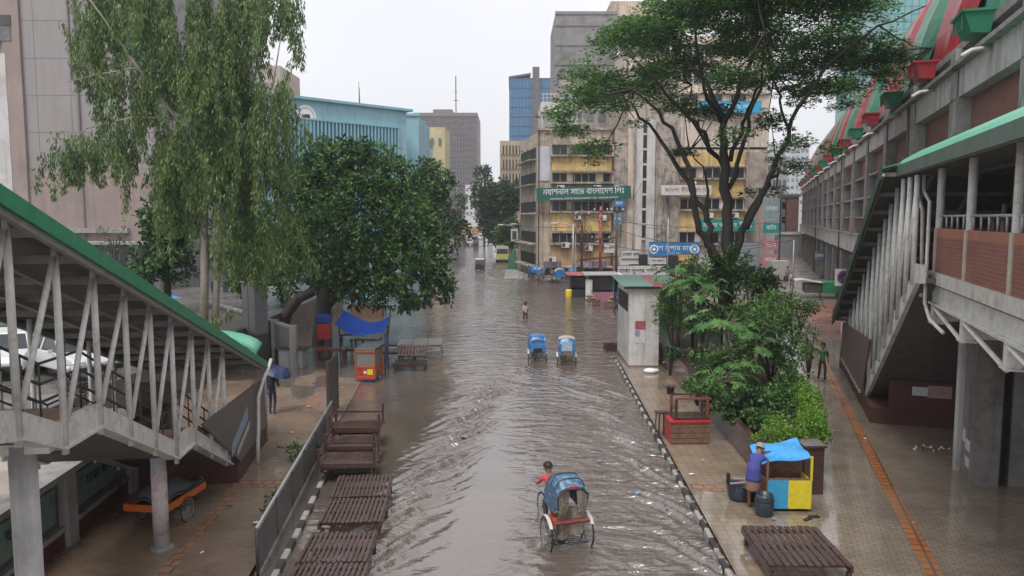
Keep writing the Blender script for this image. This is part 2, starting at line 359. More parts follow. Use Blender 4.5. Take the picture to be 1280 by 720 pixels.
pave_l = brickmat('left_paving', (.29,.205,.145), (.245,.165,.118), (.175,.13,.10), .22, .11, .4, 'xy', .008, wet=(.10,.4), stain=(.13,.10,.08), amt=.75, bump=.45, rot=-.10)
pave_r = brickmat('right_paving', (.30,.235,.17), (.255,.195,.14), (.17,.13,.10), .25, .25, .4, 'xy', .010, wet=(.06,.26), stain=(.13,.095,.07), amt=.8, bump=.35, offset=0, rot=.038)
pave_w = brickmat('walk_paving', (.30,.245,.19), (.25,.20,.155), (.16,.125,.10), .24, .12, .3, 'xy', .010, wet=(.05,.17), stain=(.12,.10,.085), amt=.7, bump=.4, rot=.312)
pave_red = brickmat('red_paving', (.34,.105,.075), (.28,.085,.065), (.16,.07,.055), .3, .3, .45, 'xy', .02, wet=(.2,.5), stain=(.14,.08,.06), amt=.4)
tact = brickmat('tactile', (.44,.165,.05), (.36,.13,.045), (.16,.085,.05), .30, .30, .45, 'xy', .03, stain=(.19,.13,.09), amt=.75, bump=.7, wet=(.15,.5), rot=.312, offset=0)
tact_b = brickmat('tactile_worn', (.36,.18,.10), (.30,.15,.085), (.16,.10,.07), .30, .30, .45, 'xy', .03, stain=(.19,.14,.10), amt=.8, bump=.7, wet=(.15,.5))
# left pavement (high near the stairs, sinking under the flood farther on)
g = MB(); LX = lambda y: -4.62-.075*(y-10)
rows = []
for y in list(np.arange(2,22,2.0))+list(np.arange(22,44,.5))+[60]:
    zb = float(np.interp(y,[0,22,27,31,36,60],[.17,.17,.135,.085,.02,-.1])); k_ = float(np.interp(y,[21,26,60],[0,1,1])); x1_ = LX(y)-.30
    rows.append([(-19+(x1_+19)*i/36, y, zb+k_*(.022*math.sin(1.1*i*.35+.8*y)+.018*math.sin(.9*i-.55*y+1)+.012*math.sin(2.3*i*.5+1.9*y))) for i in range(37)])
g.sheet(rows)
struct(g.build('left_pavement', pave_l))
g = MB()
for y0, y1 in ((13,19.6),):
    g.quad((-7.05-.0*y0,y0,.178),(-6.75,y0,.178),(-6.95-.2,y1,.178),(-7.25-.2,y1,.178))
g.quad((-7.5,19.6,.178),(-5.75,19.6,.178),(-5.8,20.2,.178),(-7.5,20.2,.178))
g.quad((-7.9,27.0,.14),(-7.3,27.0,.137),(-7.6,30.2,.095),(-8.2,30.2,.098))
struct(g.build('tactile_strip', tact_b))
def kerb(name, x_of_y, y0, y1, step, zt=.17, wdt=.14, skip=()):
    wm_ = mat('kerb_white', (.36,.34,.315), .6, (.12,.105,.09), .95, 1.8); bm_ = mat('kerb_black', (.035,.034,.034), .6, (.12,.11,.10), .5, 3)
    g = MB(); y = y0; i = 0
    rr = random.Random(3)
    while y < y1:
        l = step*rr.uniform(.9,1.1); xa, xb = x_of_y(y), x_of_y(y+l*.97); zt_ = zt+rr.uniform(-.015,.012); dx = rr.uniform(-.02,.02)
        g.hexa([(xa+dx,y,-.2),(xa+wdt+dx,y,-.2),(xb+wdt+dx,y+l*.97,-.2),(xb+dx,y+l*.97,-.2),(xa+dx,y,zt_),(xa+wdt+dx,y,zt_),(xb+wdt+dx,y+l*.97,zt_),(xb+dx,y+l*.97,zt_)], wm_ if i % 2 else bm_)
        y += l; i += 1
    o = g.build(name); o.modifiers.new('b','BEVEL').width = .02; struct(o)
kerb('left_kerb', lambda y: -4.75-.075*(y-13.5), 8, 21.6, .5)
kerb('right_kerb', lambda y: 4.33+.038*(y-15), 8, 38, .5, zt=.18, wdt=.11)
# right pavement between kerb and planting bed
g = MB(); K = lambda y: 4.52+.038*(y-15)
g.quad((K(4),4,.165),(7.1,4,.165),(7.1,22,.165),(K(22),22,.165))
g.quad((K(22),22,.165),(7.1,22,.165),(7.3,36,.14),(K(36),36,.14))
g.quad((K(36),36,.14),(7.3,36,.14),(7.6,46,-.1),(K(46),46,-.1))
struct(g.build('right_pavement', pave_r))
g = MB(); g.quad((4.75,19.4,.173),(6.75,19.15,.173),(6.75,19.6,.173),(4.77,19.95,.173)); struct(g.build('tactile_crossing', tact_b))
# walkway right of the bed, running along the long building
g = MB(); u = Vector((.314,.949,0))
g.quad((7.1,4,.16),(40,4,.16),(53,44,.16),(7.1,44,.16)); struct(g.build('walkway', pave_w))
g = MB(); g.quad((7.1,44,.16),(60,44,.16),(60,64,.12),(12,64,.12)); struct(g.build('red_walkway', pave_red))
g = MB(); g.quad((14,64,.13),(90,64,.13),(90,190,.13),(30,190,.13)); struct(g.build('far_walkway', mat('far_walk', (.20,.17,.15), .4, (.1,.09,.08), .5, .3, wet=(.2,.5))))
g = MB()
g.quad((7.65,12.5,.168),(7.97,12.4,.168),(13.75,31.3,.168),(13.43,31.4,.168))
g.quad((13.43,31.4,.168),(13.75,31.3,.168),(17.8,43.9,.168),(17.45,43.9,.168))
struct(g.build('tactile_path', tact))
g = MB(); g.quad((17.45,44,.168),(17.8,44,.168),(24.0,63.5,.135),(23.6,63.5,.135)); struct(g.build('tactile_path_far', tact_b))

# ================================================================== LEFT FOOTBRIDGE STAIR
SA = math.atan2(.991, -.131)
st = thing('footbridge_stair', 'grey steel covered stair with long bright green roof descending on the left', 'footbridge stair', (-4.86,0,0), SA)
def zc(s): return 7.34-.322*(s-9.2)          # roof edge
prof = [(2,5.05),(7.2,5.05),(9.1,4.62),(10.2,4.16),(11.45,4.12),(15.1,2.45),(16.25,2.42),(19.6,.85)]
def zs(s): return float(np.interp(s, [p[0] for p in prof], [p[1] for p in prof]))
W2 = 2.5
for o_ in (0, W2):                           # stringers with bottom flange
    g = MB()
    for (s0,z0),(s1,z1) in zip(prof[:-1], prof[1:]):
        g.hexa([(s0,o_-.06,z0),(s1,o_-.06,z1),(s1,o_+.06,z1),(s0,o_+.06,z0),(s0,o_-.06,z0+.36),(s1,o_-.06,z1+.36),(s1,o_+.06,z1+.36),(s0,o_+.06,z0+.36)])
        g.hexa([(s0,o_-.13,z0-.02),(s1,o_-.13,z1-.02),(s1,o_+.13,z1-.02),(s0,o_+.13,z0-.02),(s0,o_-.13,z0+.02),(s1,o_-.13,z1+.02),(s1,o_+.13,z1+.02),(s0,o_+.13,z0+.02)])
    g.build('stringer', steel_p, st)
g = MB()
for (s0,z0),(s1,z1) in zip(prof[:-1], prof[1:]):
    g.hexa([(s0,.07,z0+.03),(s1,.07,z1+.03),(s1,W2-.07,z1+.03),(s0,W2-.07,z0+.03),(s0,.07,z0+.12),(s1,.07,z1+.12),(s1,W2-.07,z1+.12),(s0,W2-.07,z0+.12)])
g.build('soffit_plate', soffit, st)
land = mat('landing_tile', (.34,.22,.14), .5, (.14,.09,.07), .6, 1.5)
g = MB()
for (s0,z0),(s1,z1) in zip(prof[:-1], prof[1:]):
    if abs(z1-z0) < .1: g.box(s0,s1,.07,W2-.07,z0+.19,z0+.25)
g.build('landing', land, st)
for (s0,z0),(s1,z1) in zip(prof[:-1], prof[1:]):
    if abs(z1-z0) >= .1:
        g = MB(); n = max(2, int(round(abs(z1-z0)/.15)))
        for i in range(n):
            s = s0+(s1-s0)*i/n; z = z0+(z1-z0)*i/n+.02; g.box(s, s+(s1-s0)/n+.03, .07, W2-.07, z+.17, z+.21)
        g.build('flight_of_steps', conc, st)
posts = [3.4,4.6,5.8,7.0,8.0,9.1,10.3,11.5,12.7,13.9,15.1,16.45,17.75,19.1]
for o_ in (-.06, W2+.06):
    for s in posts:
        g = MB(); g.bar((s,o_,zs(s)-.1),(s,o_,zc(s)-.1),.048,12); g.build('post', steel_p, st, True)
    if o_ < 0:
        for a_, b_ in zip(posts[:-1], posts[1:]):
            g = MB(); g.bar((a_+.1,o_,zs(a_)+.35),(b_-.05,o_,zc(b_)-.22),.040,10); g.build('brace', steel_p, st, True)
def canopy(parent, zf, s0, s1, oc, hw, rise, m, mf, n=24, fas=.30, sgn=1):
    """shallow arched roof sheet with fascia on both edges, along local x"""
    g = MB(); rows = []
    for i in range(n+1):
        s = s0+(s1-s0)*i/n
        rows.append([(s, oc+hw*math.sin(t), zf(s)+rise*(math.cos(t)-math.cos(1.25))) for t in np.linspace(-1.25,1.25,11)])
    g.sheet(rows, m, .04); g.build('roof_sheet', None, parent)
    g = MB(); g.sheet([[(p[0],oc+(p[1]-oc)*.97,p[2]-.07) for p in r] for r in rows], soffit, .01); g.build('ceiling', None, parent)
    for e in (-1, 1):
        g = MB(); o_ = oc+e*(hw*math.sin(1.25)+.02)
        g.hexa([(s0,o_-.03,zf(s0)-fas),(s1,o_-.03,zf(s1)-fas),(s1,o_+.03,zf(s1)-fas),(s0,o_+.03,zf(s0)-fas),(s0,o_-.03,zf(s0)+.06),(s1,o_-.03,zf(s1)+.06),(s1,o_+.03,zf(s1)+.06),(s0,o_+.03,zf(s0)+.06)])
        g.build('fascia', mf, parent)
    g = MB(); m_ = int((s1-s0)/1.2)
    for i in range(m_+1):
        s = s0+.15+(s1-s0-.3)*i/m_; g.beam((s,oc-hw*.92,zf(s)-.12),(s,oc+hw*.92,zf(s)-.12),.07,.12)
    for o_ in (oc-hw*.93, oc-hw*.3, oc+hw*.3, oc+hw*.93): g.beam((s0,o_,zf(s0)-.2),(s1,o_,zf(s1)-.2),.08,.1)
    g.build('purlins', mat('purlin_steel',(.22,.215,.205),.6,(.1,.08,.07),.5,3), parent)
canopy(st, zc, 2, 23.2, W2/2, 1.68, .30, green_roof, green_roof, fas=.16)
g = MB(); rows = []
for i in range(13):                        # hooded, rounded end of the roof over the stair foot
    t = i/12; s = 21.4+3.5*t; k = math.sqrt(max(0, 1-t*t*.80)); zz = zc(21.4)+.10+.42*math.sin(PI*min(1,t*1.0))**.8-.85*t
    rows.append([(s, W2/2+1.68*math.sin(a_)*(.98*k+.05), zz+.62*k*(math.cos(a_)-.32)) for a_ in np.linspace(-1.3,1.3,13)])
g.sheet(rows, green_pale, .05); g.build('rounded_roof_end', None, st, True)
hr = MB()
for o_ in (.18, W2-.18):
    for (s0,z0),(s1,z1) in zip(prof[:-1], prof[1:]):
        for dz in (.65,.9,1.18): hr.bar((s0,o_,z0+dz),(s1,o_,z1+dz),.02,6)
        s = s0
        while s < s1: z = zs(s); hr.bar((s,o_,z+.2),(s,o_,z+1.18),.016,6); s += .62
hr.build('handrail', steel_d, st, True)
panel_m = mat('grey_panel', (.125,.11,.105), .45, (.06,.05,.05), .4, 1.5, streak=(.2,.18,.17), samt=.3)
g = MB(); g.prism([(16.75,-.15,2.70),(23.85,-.15,2.25),(23.85,-.15,.70),(20.3,-.15,.70),(20.15,-.15,.78)], (0,.06,0)); g.build('side_panel', panel_m, st)
g = MB(); g.prism([(20.0,W2+.1,3.0),(23.85,W2+.1,2.25),(23.85,W2+.1,.70),(20.3,W2+.1,.70)], (0,.06,0)); g.build('side_panel', panel_m, st)
g = MB(); g.prism([(19.3,-.156,1.45),(21.3,-.156,2.0),(21.3,-.156,1.62),(19.3,-.156,1.12)], (0,-.006,0), mat('faded_blue_print',(.22,.30,.42),.5,(.5,.5,.52),.7,8))
g.prism([(19.9,-.158,1.12),(21.5,-.158,1.52),(21.5,-.158,1.34),(19.9,-.158,.96)], (0,-.006,0), mat('faded_grey_print',(.5,.47,.46),.5,(.4,.12,.1),.7,9)); g.build('faded_sticker', None, st)
g = MB(); g.box(20.1,24.0,-.12,W2+.1,-.1,.70); g.build('brick_plinth', brick_dk, st)
g = MB()
for o_ in (-.24, ): g.tube([(24.6,o_,2.7),(24.2,o_,2.55),(23.2,o_,2.3),(22.3,o_-.02,2.0),(22.2,o_-.02,1.1),(21.9,o_-.05,.75),(21.8,o_-.05,.05)],.055,10)
g.build('downpipe', white_pipe, st, True)
g = MB(); g.bar((24.05,-.14,0.1),(24.05,-.14,2.5),.04,8); g.build('corner_post', galv, st, True)
# piers under the stair
for (s, o_, r, zt) in ((10.0,.35,.17,4.2),(16.1,.62,.155,2.4)):
    g = MB(); g.bar((s,o_,-.1),(s,o_,zt+.1),r,20,conc_l); g.lathe((s,o_,.1),[(r+.09,0),(r+.08,.10),(r+.02,.12)],20,conc); 
    if s > 15: g.lathe((s,o_,.5),[(r+.006,0),(r+.006,1.35)],20,mat('torn_posters',(.55,.50,.48),.7,(.45,.08,.10),.85,5))
    g.build('pier', None, st, True)
    g = MB(); g.box(s-.14,s+.14,-.05,W2+.05,zt,zt+.14); g.build('cross_beam', steel_p, st)

# raised yard on the far side of the stair with its sign-covered retaining wall
yard_m = mat('yard_slab', (.40,.345,.285), .5, (.2,.17,.14), .6, .5, wet=(.12,.5))
g = MB(); g.box(-60,-9.95,6,17.5,-.2,1.82); g.box(-60,-9.95,17.5,21.6,-.2,1.80,mat('yard_slab_shaded',(.13,.12,.11),.5,(.06,.055,.05),.6,.5,wet=(.15,.5))); g.box(-60,-13.4,21.6,60,-.2,1.80,MATS['yard_slab_shaded']); g.m = [0 if False else g.mi(MATS['yard_slab_shaded'] if k >= 6 else yard_m) for k in range(len(g.f))]; struct(g.build('raised_yard'))  # slabs beyond the near one coloured dark to stand in for garden shade
rw = thing('retaining_wall', 'low retaining wall with dark brick base and faded green boards behind the left stair', 'retaining wall', (-8.3,8,0), math.atan2(1,-.075)+0.0)
g = MB(); g.box(-4,14.2,.9,1.25,-.1,1.70); g.build('wall', conc_d, rw)
g = MB(); g.box(-4,14.2,.80,.90,-.1,.55); g.build('brick_base', brick_dk, rw)
g = MB(); g.box(-4,14.2,.76,.898,.552,.66); g.box(-4,14.2,.72,1.35,1.70,1.84); g.build('coping', conc, rw)
gb = mat('faded_green_board', (.15,.22,.185), .5, (.08,.09,.08), .7, 3)
for i, s in enumerate((-1.0,2.2,5.4,8.6,11.8)):
    g = MB(); g.box(s,s+2.4,.86,.898,.80,1.56); b = g.build('notice_board', gb, rw)
    lettering(b, ['সময় কাল','ঢাকা সড়ক','বাস সময়','ঢাকা বাস','সময় কাল'][i], (s+1.2,.853,1.25), .34, text_k, (PI/2,0,PI))
    b.children[0].rotation_euler = (PI/2,0,0) if False else (PI/2,0,0)
for s in (-1.6,1.6,4.8,8.0,11.2): 
    g = MB(); g.box(s,s+.42,.70,.9,-.1,1.70); g.build('pilaster', conc, rw)

# ================================================================== LONG MARKET BUILDING ON THE RIGHT
RA = math.atan2(.949,.314); BAY = 8.15; S0 = 12.6; NB = 17
rb = thing('market_building', 'long concrete and red brick market hall on the right with striped curved roof fins', 'market building', (6.85,0,0), RA)
# local x along the street, +y toward the street, z up
SE = S0+NB*BAY
def slab(name, y0, y1, z0, z1, m): g = MB(); g.box(S0,SE,y0,y1,z0,z1); return g.build(name, m, rb)
slab('floor_band', -.45, .16, 4.70, 6.12, conc_l)
slab('band_lip', .16, .30, 6.02, 6.14, conc)
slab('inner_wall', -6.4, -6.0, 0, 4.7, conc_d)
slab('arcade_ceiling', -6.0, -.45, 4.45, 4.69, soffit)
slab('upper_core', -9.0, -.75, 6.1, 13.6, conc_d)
slab('roof_beam', -.75, .10, 11.55, 12.55, conc_l)
slab('roof_ledge', -.75, .38, 12.55, 12.70, conc)
slab('eaves', -1.0, .05, 13.25, 13.5, conc)
louv = mat('grey_louvres', (.10,.10,.10), .5, (.04,.04,.04), .5, 4)
frame_m = mat('window_frame', (.33,.32,.31), .6, (.15,.13,.12), .5, 4)
def winbox(s0, s1, z0, z1, yb, n, parent, name='window', glass=glass_g):
    g = MB(); g.box(s0,s1,yb-.04,yb,z0,z1); w_ = g.build(name, glass, parent)
    g = MB(); t = .05
    for i in range(n+1): s = s0+(s1-s0-t)*i/n; g.box(s,s+t,yb+.002,yb+.05,z0,z1)
    g.box(s0,s1,yb+.052,yb+.08,z0,z0+t); g.box(s0,s1,yb+.052,yb+.08,z1-t,z1); g.build('frame', frame_m, w_); return w_
def louvre(s0, s1, z0, z1, yb, parent):
    g = MB(); g.box(s0,s1,yb-.04,yb,z0,z1, mat('black_recess',(.012,.012,.012),.8)); z = z0+.05
    while z < z1-.05: g.hexa([(s0,yb,z),(s1,yb,z),(s1,yb+.03,z),(s0,yb+.03,z),(s0,yb+.08,z+.05),(s1,yb+.08,z+.05),(s1,yb+.10,z+.05),(s0,yb+.10,z+.05)], louv); z += .13
    return g.build('louvre', None, parent)
fin_prof = [(-.05,13.3),(-.30,14.8),(-.8,16.6),(-1.5,18.4),(-2.5,20.2),(-4.0,21.9),(-7.0,23.2)]
fr = mat('fin_red', (.34,.025,.035), .42, (.14,.02,.03), .5, .8, streak=(.45,.12,.12), samt=.3)
fg = mat('fin_green', (.015,.19,.10), .42, (.02,.09,.06), .5, .8, streak=(.15,.32,.24), samt=.3)
g = MB(); g.sheet([[(S0,p[0]-.75,p[1]-.1) for p in fin_prof],[(SE,p[0]-.75,p[1]-.1) for p in fin_prof]], None, .1); g.build('curved_roof', mat('roof_grey',(.38,.37,.36),.6,(.1,.1,.1),.6,.5,streak=(.1,.1,.1)), rb)
for i in range(NB):
    s = S0+i*BAY
    g = MB(); g.box(s,s+.85,-.75,.20,6.14,11.55); g.box(s+.04,s+.81,-.75,.24,12.705,13.245); g.box(s,s+.85,.12,.20,11.4,12.5); g.build('column', conc, rb, bevel=.03)
    g = MB(); g.box(s+.02,s+.84,-.8,.12,0,4.44); g.build('arcade_column', mat('arcade_shaded_concrete',(.20,.19,.185),.8,(.07,.065,.06),.7,.8,streak=(.06,.055,.05),samt=.7), rb, bevel=.03)  # darker concrete: the arcade's shade is put into the column colour
    a_, b_ = s+.85, s+BAY
    for (p, q_) in ((a_,b_),):
        g = MB(); g.box(p,q_,-.74,-.34,10.15,11.55); g.build('brick_panel', brick_f, rb)
        g = MB(); g.box(p,q_,-.74,-.30,6.14,7.25); g.build('brick_panel', brick_f, rb)
        g = MB(); g.box(p+.02,q_-.02,-.70,.05,10.02,10.14); g.box(p+.02,q_-.02,-.70,.08,8.58,8.72); g.box(p+.02,q_-.02,-.70,.02,7.252,7.34); g.build('ledge', conc, rb)
        if i % 5 == 3: louvre(p+.1,q_-.1,8.74,9.98,-.5,rb)
        else: winbox(p+.1,q_-.1,8.74,9.98,-.5,7,rb)
        winbox(p+.1,q_-.1,7.36,8.56,-.5,7,rb)
    louvre(a_+4.5, b_-.4, 12.75, 13.24, -.4, rb)
    g = MB(); g.box(a_,b_,-.75,-.45,12.72,13.24); g.build('brick_parapet', brick_f, rb)
    # striped roof fin, its flower-box foot and its floodlight
    cm = fr if i % 2 == 0 else fg
    s1_, s2_ = s+1.3, s+8.3; sm_ = (s1_+s2_)/2; rows = [[],[],[],[],[]]
    g = MB(); L_ = []
    for k, (y_, z_) in enumerate(fin_prof):
        wv = .62+.38*min(1, k/2.5); hwd = (s2_-s1_)/2*wv
        L_.append([(sm_-hwd,y_-.40,z_),(sm_-hwd*.6,y_+.02,z_+.12),(sm_,y_-.06,z_+.06),(sm_+hwd*.6,y_+.02,z_+.12),(sm_+hwd,y_-.40,z_)])
    g.sheet(L_, cm, .06); g.build('roof_fin', None, rb)
    g = MB(); bx0, bx1 = s+4.3, s+5.8
    g.hexa([(bx0+.1,.1,12.95),(bx1-.1,.1,12.95),(bx1-.1,.62,13.0),(bx0+.1,.62,13.0),(bx0,.0,13.6),(bx1,.0,13.6),(bx1,.85,13.6),(bx0,.85,13.6)], cm)
    for t in range(4): sx_ = bx0+.2+(bx1-bx0-.4)*t/3; g.box(sx_-.04,sx_+.04,.85,.89,13.1,13.59, cm)
    g.box(bx0-.06,bx1+.06,-.02,.92,13.602,13.68, cm); bo = g.build('flower_box', None, rb)
    g = MB(); g.tube([(bx0-.2,.1,12.45),(bx0-.45,.7,12.35),(bx0-.7,1.0,12.15)],.07,8,white_pipe); g.build('spout', None, rb, True)
for i in (3,7,11):
    g = MB(); s = S0+i*BAY+.95; g.tube([(s,.25,12.5),(s,.25,.2)],.06,8,rust); g.build('drainpipe', None, rb, True)

# ================================================================== ELEVATED WALKWAY + STAIR ON THE RIGHT
pw = thing('elevated_walkway', 'elevated walkway with brick parapet, railing and green roof, upper right', 'elevated walkway', (4.44,0,0), RA)
P0, P1 = 4.0, 21.0
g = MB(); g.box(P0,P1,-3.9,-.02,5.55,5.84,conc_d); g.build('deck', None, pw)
g = MB(); g.box(P0,P1,-.02,.10,5.62,5.92,mat('cream_trim',(.58,.55,.50),.55,(.25,.22,.18),.6,2,streak=(.25,.21,.17),samt=.5)); g.build('edge_trim', None, pw)
g = MB(); g.box(P0,P1,-.12,-.04,5.12,5.55); g.box(P0,P1,-.22,.06,5.06,5.115); g.build('edge_girder', steel_p, pw)
pp = [20.55,17.45,14.2,11.0,7.8,4.6]
orange_t = brickmat('orange_brick',(.42,.17,.10),(.38,.15,.09),(.30,.14,.09),.25,.085,.6,'xz',.006,stain=(.2,.09,.06))
for a_, b_ in zip(pp[:-1], pp[1:]):
    g = MB(); g.box(b_+.1,a_-.1,-.10,.03,5.92,6.82,brick_r); g.box(b_+.1,a_-.1,-.10,.03,6.822,7.03,orange_t); g.build('brick_parapet', None, pw)
    g = MB(); g.bar((b_,-.03,7.34),(a_,-.03,7.34),.03,8); n = 5
    for i in range(1,n+1): s = b_+(a_-b_)*i/(n+.5); g.bar((s,-.03,7.03),(s,-.03,7.34),.028,6)
    g.build('railing', galv, pw, True)
cream = mat('cream_post',(.50,.46,.38),.55,(.3,.24,.17),.5,3)
for s in pp:
    g = MB(); g.bar((s,-.04,7.03),(s,-.04,8.75),.095,14,steel_p); g.box(s-.1,s+.1,-.14,.06,5.92,7.03,cream); g.build('post', None, pw)
    g = MB(); g.bar((s,-3.6,5.8),(s,-3.6,8.75),.095,12,steel_p); g.build('post', None, pw, True)
    g = MB(); g.box(s-.12,s+.12,-.22,.04,4.62,5.055); g.box(s-.2,s+.2,-.25,.08,4.58,4.615); g.beam((s,-.05,4.78),(s,-3.8,4.78),.16,.26); g.build('bracket', steel_p, pw)
g = MB()
for a_, b_ in zip(pp[:-1], pp[1:]): g.bar((a_,0,5.0),(b_,0,4.56),.05,6)
g.build('bracing', steel_p, pw)
canopy(pw, lambda s: 8.72, 3.5, 24.2, -2.0, 2.75, 1.35, green_pale, fascia_w, fas=.24)
g = MB(); g.box(P0,23,-3.45,-3.35,8.05,8.6, mat('grey_signboard',(.22,.22,.22),.6,(.12,.12,.12),.5,2)); sb = g.build('long_signboard', None, pw)
lettering(sb, 'Shopping Mall', (13.5,-3.34,8.33), .26, text_k, (PI/2,0,PI))
g = MB(); g.tube([(21.9,.30,8.3),(21.7,.30,7.9),(21.2,.25,7.5),(21.1,.2,5.2)],.05,8); g.tube([(20.9,.3,8.4),(20.9,.3,8.0),(20.5,.22,7.7),(20.5,.22,5.1),(19.9,.2,4.75),(18.6,.15,4.6)],.045,8)
g.build('downpipe', white_pipe, pw, True)
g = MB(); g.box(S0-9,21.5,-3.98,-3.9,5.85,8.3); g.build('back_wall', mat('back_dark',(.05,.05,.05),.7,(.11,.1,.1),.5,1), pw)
for (s,o_,a_,b_,m_) in ((21.3,-1.2,1.0,.7,mat('dirty_pier',(.19,.18,.17),.8,(.06,.055,.05),.75,1.2,streak=(.05,.045,.04),samt=.7,bump=.5)),(22.5,-1.1,.3,.3,conc_l),(9.5,-1.6,1.3,.8,conc)):
    g = MB(); g.box(s,s+a_,o_-b_,o_,-.1,5.5); g.build('pier', m_, pw, bevel=.03)
g = MB()
for (x_,z_,w_,h_) in ((21.4,1.0,.45,.3),(21.9,1.15,.3,.35),(21.4,.55,.4,.28)): g.box(x_,x_+w_,-1.2,-1.194,z_,z_+h_)
g.build('pasted_notice', mat('pasted_paper',(.5,.49,.47),.7,(.15,.13,.12),.6,8), pw)

rs = thing('covered_stair', 'grey steel covered stair with dark green roof edge descending on the right', 'covered stair', (4.02,0,0), RA)
zc2 = lambda s: 8.55-.437*(s-23.4)
prof2 = [(20.0,5.65),(20.6,5.62),(29.3,.62),(30.2,.55)]
zs2 = lambda s: float(np.interp(s, [p[0] for p in prof2], [p[1] for p in prof2])) if s < 30.2 else .72
Wr = -2.9
for o_ in (0, Wr):
    g = MB()
    for (s0,z0),(s1,z1) in zip(prof2[:-1], prof2[1:]):
        g.hexa([(s0,o_-.06,z0),(s1,o_-.06,z1),(s1,o_+.06,z1),(s0,o_+.06,z0),(s0,o_-.06,z0+.48),(s1,o_-.06,z1+.48),(s1,o_+.06,z1+.48),(s0,o_+.06,z0+.48)])
    n = 9
    for i in range(n):                      # stepped upstands on the stringer
        s = 20.8+8.2*i/n; z = zs2(s)+.45; g.box(s,s+.62,o_-.05,o_+.05,z-.35,z+.14)
    g.build('stringer', steel_p, rs)
g = MB()
for (s0,z0),(s1,z1) in zip(prof2[:-1], prof2[1:]): g.hexa([(s0,Wr,z0+.02),(s1,Wr,z1+.02),(s1,-.07,z1+.02),(s0,-.07,z0+.02),(s0,Wr,z0+.14),(s1,Wr,z1+.14),(s1,-.07,z1+.14),(s0,-.07,z0+.14)])
g.build('soffit_plate', soffit, rs)
g = MB()
for i in range(34): s = 20.6+8.7*i/34; z = zs2(s); g.box(s,s+.3,Wr+.07,-.07,z+.2,z+.25)
g.build('flight_of_steps', conc, rs)
pr = [20.9,21.9,22.95,24.0,25.05,26.1,27.2,28.4,29.7,31.0,32.4,33.8,35.2,36.4]
for s in pr:
    for o_ in (.08, Wr-.08):
        g = MB(); g.bar((s,o_,max(.72,zs2(s)+.1)),(s,o_,min(8.4,zc2(s)-.1)),.07 if s < 29 else .058,12); g.build('post', steel_p, rs, True)
for a_, b_ in zip(pr[:-1], pr[1:]):
    g = MB(); g.bar((b_,.08,max(.72,zs2(b_)+.3)),(a_+.06,.08,min(8.3,zc2(a_)-.2)),.045,10); g.build('brace', steel_p, rs, True)
canopy(rs, zc2, 23.0, 36.9, Wr/2+.2, 2.0, .30, green_roof, green_dk, fas=.34)
g = MB(); rows = []
for i in range(13):
    t = i/12; s = 36.3+3.2*t; k = math.sqrt(max(0, 1-t*t*.9)); zz = zc2(36.3)+.15+.25*math.sin(PI*t)-.1*t
    rows.append([(s, Wr/2+1.75*math.sin(a_)*(k+.04), zz+.7*k*(math.cos(a_)-.32)) for a_ in np.linspace(-1.3,1.3,13)])
g.sheet(rows, green_roof, .05); g.build('rounded_roof_end', None, rs, True)
pan2 = mat('brown_panel', (.15,.105,.095), .5, (.07,.05,.05), .4, 1.2, streak=(.22,.18,.17), samt=.4)
g = MB(); g.prism([(36.9,.20,2.45),(27.7,.20,3.05),(29.4,.20,.80),(36.9,.20,.76)], (0,-.05,0)); g.build('side_panel', pan2, rs)
g = MB()
for i in range(11): s = 29.6+i*.68; g.box(s,s+.35,.16,.26,.72,.80)
g.build('base_cleats', galv, rs)
g = MB(); g.box(27.35,38.2,Wr-.12,.12,-.1,.72); g.build('brick_plinth', brick_dk, rs)
g = MB(); g.box(27.3,27.5,Wr+.05,-.45,.725,1.75, brick_dk); g.build('plinth_end_wall', None, rs)
g = MB(); g.box(27.29,27.297,-1.65,-1.15,1.25,1.55,mat('pasted_white',(.6,.6,.6),.6,(.2,.2,.22),.6,14)); g.box(27.288,27.297,-2.35,-1.62,1.2,1.62,mat('pasted_pink',(.42,.26,.25),.6,(.15,.10,.16),.7,6)); g.build('pasted_poster', None, rs)
g = MB(); g.bar((38.0,.15,0.1),(38.0,.15,2.3),.05,8); g.build('corner_post', galv, rs, True)
# ================================================================== BUILDINGS BEYOND
def facade_window(parent, x0, x1, z0, z1, y, n, glass=glass_d, fm=frame_m, depth=.18, blank=(), hood=True):
    g = MB(); g.box(x0,x1,y+depth,y+depth+.05,z0,z1); w_ = g.build('window', glass, parent)
    g = MB(); t = .09
    for i in range(n+1):
        x = x0+(x1-x0-t)*i/n; g.box(x,x+t,y+depth-.06,y+depth-.003,z0,z1)
    for i in blank: xa = x0+(x1-x0)*i/n; g.box(xa+t,xa+(x1-x0)/n*.8,y+depth-.05,y+depth-.005,z0+.05,z1-.05,)
    g.build('frame', fm, w_)
    return w_
# ---- the yellow office block at the corner; local x to the right, local +y into the building
YB = 93.0; sc = YB/FPX*1.0
def fx(px): return (px-640)/FPX*YB*1.0
def fz(py): return atY(640, py, YB).z
yb = thing('corner_office_block', 'weathered beige and yellow corner office block with green company sign across its front', 'office building', (0,YB,0))
beige = mat('beige_render', (.52,.43,.33), .8, (.15,.12,.095), .85, .35, streak=(.07,.06,.05), samt=.85, var=.22)
beige2 = mat('pale_cream_render', (.62,.54,.46), .8, (.22,.17,.14), .6, .3, streak=(.14,.11,.09), samt=.6)
stain_c = mat('stained_grey_render', (.42,.36,.31), .85, (.065,.055,.05), .92, .75, streak=(.05,.045,.04), samt=.9, var=.25)
yel = mat('yellow_band', (.64,.46,.19), .7, (.24,.16,.09), .8, .5, streak=(.2,.12,.07), samt=.65)
ochre = mat('ochre_band', (.48,.31,.16), .7, (.22,.14,.09), .7, .5, streak=(.15,.10,.07), samt=.6)
